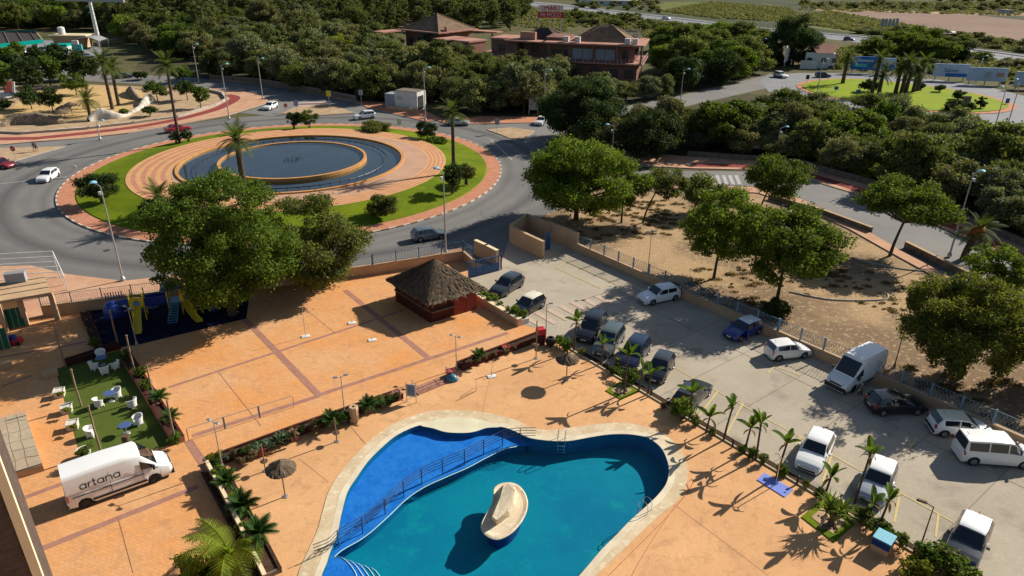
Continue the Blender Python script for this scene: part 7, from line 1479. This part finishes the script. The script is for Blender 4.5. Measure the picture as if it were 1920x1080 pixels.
for x in (-1.05, 3.15):
    b = MB().lathe([(.32, -.06), (.62, -.06), (.62, .06), (.32, .06)], 20); b.v = [(vx + x, vz + .02, vy + 1.75) for vx, vy, vz in b.v]; b.build('slide_hood', M['playyellow'], pg)
for k in range(9):
    t_ = k / 8; MB().box((2.05 - .3 * t_, -.1 - 1.5 * t_, 1.2 - 1.1 * t_ ** 1.2), (.75, .1, .08)).build('climber_rung', M['playteal'], pg)
for s in (-.38, .38): MB().tube([(2.05 + s - .3 * i / 6, -.1 - 1.5 * i / 6, 1.25 - 1.1 * (i / 6) ** 1.2) for i in range(7)], .05, 5).build('climber_rail', M['playteal'], pg)
MB().lathe([(.8, 0), (.85, .5), (.75, .95), (.5, 1.25), (.2, 1.4), (.02, 1.42)], 16, (-3.1, .5, .7)).build('crawl_house', M['playblue'], pg, smooth=75); MB().tube([(-3.2, .4, 1.5), (-2.4, .6, 1.55), (-1.6, .7, 1.6)], .5, 12).build('crawl_tube', M['playblue'], pg, smooth=60)
for k in range(7): MB().box((-3.6 + .22 * k, 1.35, 2.25), (.07, .07, .7)).build('fence_bar', M['playblue'], pg)
hip(MB(), 2.0, .8, 2.0, 2.0, 2.7, 3.6).build('canopy', M['playroof'], pg)
MB().box((5.2, .9, .8), (1.8, 1.0, .1)).build('platform', M['playblue'], pg); MB().tube([(5.2, -.6, .2), (5.2, .4, .8)], .4, 10).build('tunnel', M['playblue'], pg)
# ------------------------------------------------------------------ road signs, people
def roadsign(px, py, ty, label, m, shape='disc', name='road_sign'):
    h = HT(px, py, ty, .1); t = thing(name, label, 'road sign', G(px, py, .1)); MB().tube([(0, 0, 0), (0, 0, h)], .04, 6).build('post', M['greymetal'], t)
    if shape == 'disc':
        b = MB().lathe([(.001, 0), (.42, 0), (.42, .04), (.001, .04)], 16); b.v = [(x, z - .08, y + h - .4) for x, y, z in b.v]; b.build('disc', m, t); MB().box((0, -.1, h - .4), (.6, .03, .14)).build('bar', M['whiterender'], t)
    else: MB().box((0, -.07, h - .6), (.9, .05, 1.1)).build('plate', m, t)
roadsign(30, 300, 274, 'red no-entry sign on the gravel island at the left', M['red']); roadsign(537, 210, 194, 'red no-entry sign on the island by the wood', M['red']); roadsign(557, 212, 188, 'grey sign plate on the island by the wood', M['board_grey'], 'plate'); roadsign(619, 210, 170, 'yellow and white advert panel on a post', M['playyellow'], 'plate'); roadsign(678, 198, 168, 'grey triangular sign beside the wood wall', M['board_grey'], 'plate')
roadsign(143, 330, 309, 'round keep-right sign on the left of the roundabout kerb', M['whiterender']); roadsign(750, 246, 222, 'thin white marker post behind the wide low bush', M['whiterender'], 'plate'); roadsign(1887, 196, 184, 'small blue sign at the right tip of the far roundabout', M['board_blue'], 'plate'); roadsign(1512, 158, 140, 'dark sign at the left tip of the far roundabout', M['blacktrim'], 'plate'); roadsign(1405, 150, 127, 'red no-entry sign beside the far road', M['red']); roadsign(932, 250, 222, 'thin sign on the right splitter island', M['board_grey'], 'plate')
t = thing('stone_marker', 'grey upright stone on the far roundabout lawn', 'monument', G(1810, 200, .25), .2); hh = HT(1810, 200, 180, .25); MB().box((0, 0, hh / 2), (1.5, .8, hh), taper=.85).build('stone', M['stonewall'], t)
for x, y, lab in ((1608,178,'small blue board on the far lawn, nearer'),(1567,172,'small blue board on the far lawn, left')):
    t = thing('lawn_board', lab, 'sign', G(x, y, .25)); MB().box((0, 0, .9), (1.0, .1, .8)).build('panel', M['board_blue'], t); MB().box((0, .06, .4), (.1, .1, .8)).build('post', M['greymetal'], t)
for i, (x, y) in enumerate(((136,216),(123,222),(118,230))):
    t = thing('park_parasol', ('dark straw parasol on the sand, right of three', 'dark straw parasol on the sand, middle of three', 'dark straw parasol on the sand, nearest of three')[i], 'parasol', G(x, y)); MB().tube([(0, 0, 0), (0, 0, 2.2)], .06, 6).build('pole', M['wood'], t); MB().lathe([(.02, 2.7), (.9, 2.3), (1.5, 1.95), (1.4, 1.9), (.02, 2.3)], 14).build('canopy', M['thatch'], t)
def person(px, py, rz, label, top, low, z=.05, arm=.15):
    me = bpy.data.meshes.new('body'); J = dict(pel=(0, 0, .95), chest=(.02, 0, 1.3), neck=(.02, 0, 1.5), head=(.03, 0, 1.62), crown=(.03, 0, 1.74), sl=(0, .19, 1.43), sr=(0, -.19, 1.43), el=(.02, .26, 1.15), er=(.06, -.27, 1.16), wl=(.12, .25, .92), wr=(.22, -.22, .98), hl=(.02, .1, .9), hr=(.02, -.1, .9), kl=(.12, .11, .5), kr=(-.06, -.11, .5), al=(.10, .11, .09), ar=(-.18, -.11, .1), tl=(.26, .12, .03), tr=(-.03, -.12, .03))
    Rr = dict(pel=.15, chest=.15, neck=.06, head=.095, crown=.08, sl=.07, sr=.07, el=.05, er=.05, wl=.035, wr=.035, hl=.1, hr=.1, kl=.065, kr=.065, al=.045, ar=.045, tl=.035, tr=.035); K = list(J)
    E_ = [('pel', 'chest'), ('chest', 'neck'), ('neck', 'head'), ('head', 'crown'), ('chest', 'sl'), ('chest', 'sr'), ('sl', 'el'), ('el', 'wl'), ('sr', 'er'), ('er', 'wr'), ('pel', 'hl'), ('pel', 'hr'), ('hl', 'kl'), ('kl', 'al'), ('al', 'tl'), ('hr', 'kr'), ('kr', 'ar'), ('ar', 'tr')]
    me.from_pydata([J[k] for k in K], [(K.index(a), K.index(b)) for a, b in E_], []); o = bpy.data.objects.new('tmp', me); C.objects.link(o); md = o.modifiers.new('s', 'SKIN'); sd_ = o.modifiers.new('u', 'SUBSURF'); sd_.levels = 1
    for i, k in enumerate(K): me.skin_vertices[0].data[i].radius = (Rr[k], Rr[k]); me.skin_vertices[0].data[i].use_root = k == 'pel'
    dg_ = bpy.context.evaluated_depsgraph_get(); m2 = bpy.data.meshes.new_from_object(o.evaluated_get(dg_)); bpy.data.objects.remove(o)
    m2.materials.clear(); [m2.materials.append(q) for q in (SKIN, top, low, HAIR)]
    for f in m2.polygons: c = f.center; f.material_index = 3 if c.z > 1.66 or (c.z > 1.55 and c.x < -.02) else 0 if c.z > 1.48 or abs(c.y) > .235 and c.z < 1.2 else 1 if c.z > .95 else 2 if c.z > .48 else 0; f.use_smooth = True
    t = thing('person', label, 'person', G(px, py, z), rz); obj('body', m2, t)
SKIN = plain('skin', (.42, .24, .16), .6); HAIR = plain('dark_hair', (.02, .014, .01), .7); TOPA = plain('black_shirt', (.02, .02, .024), .8); TOPB = plain('grey_shirt', (.10, .09, .085), .8); LOWA = plain('dark_shorts', (.03, .035, .05), .8)
person(66, 284, 2.8, 'person in a black top and shorts on the left gravel island, left of two', TOPA, LOWA, .15); person(70.5, 284.5, 3.0, 'person in dark clothes on the left gravel island, right of two', TOPB, LOWA, .15); person(1610, 752, 2.2, 'person in dark clothes standing at the side of the high white van', TOPB, LOWA, .045)
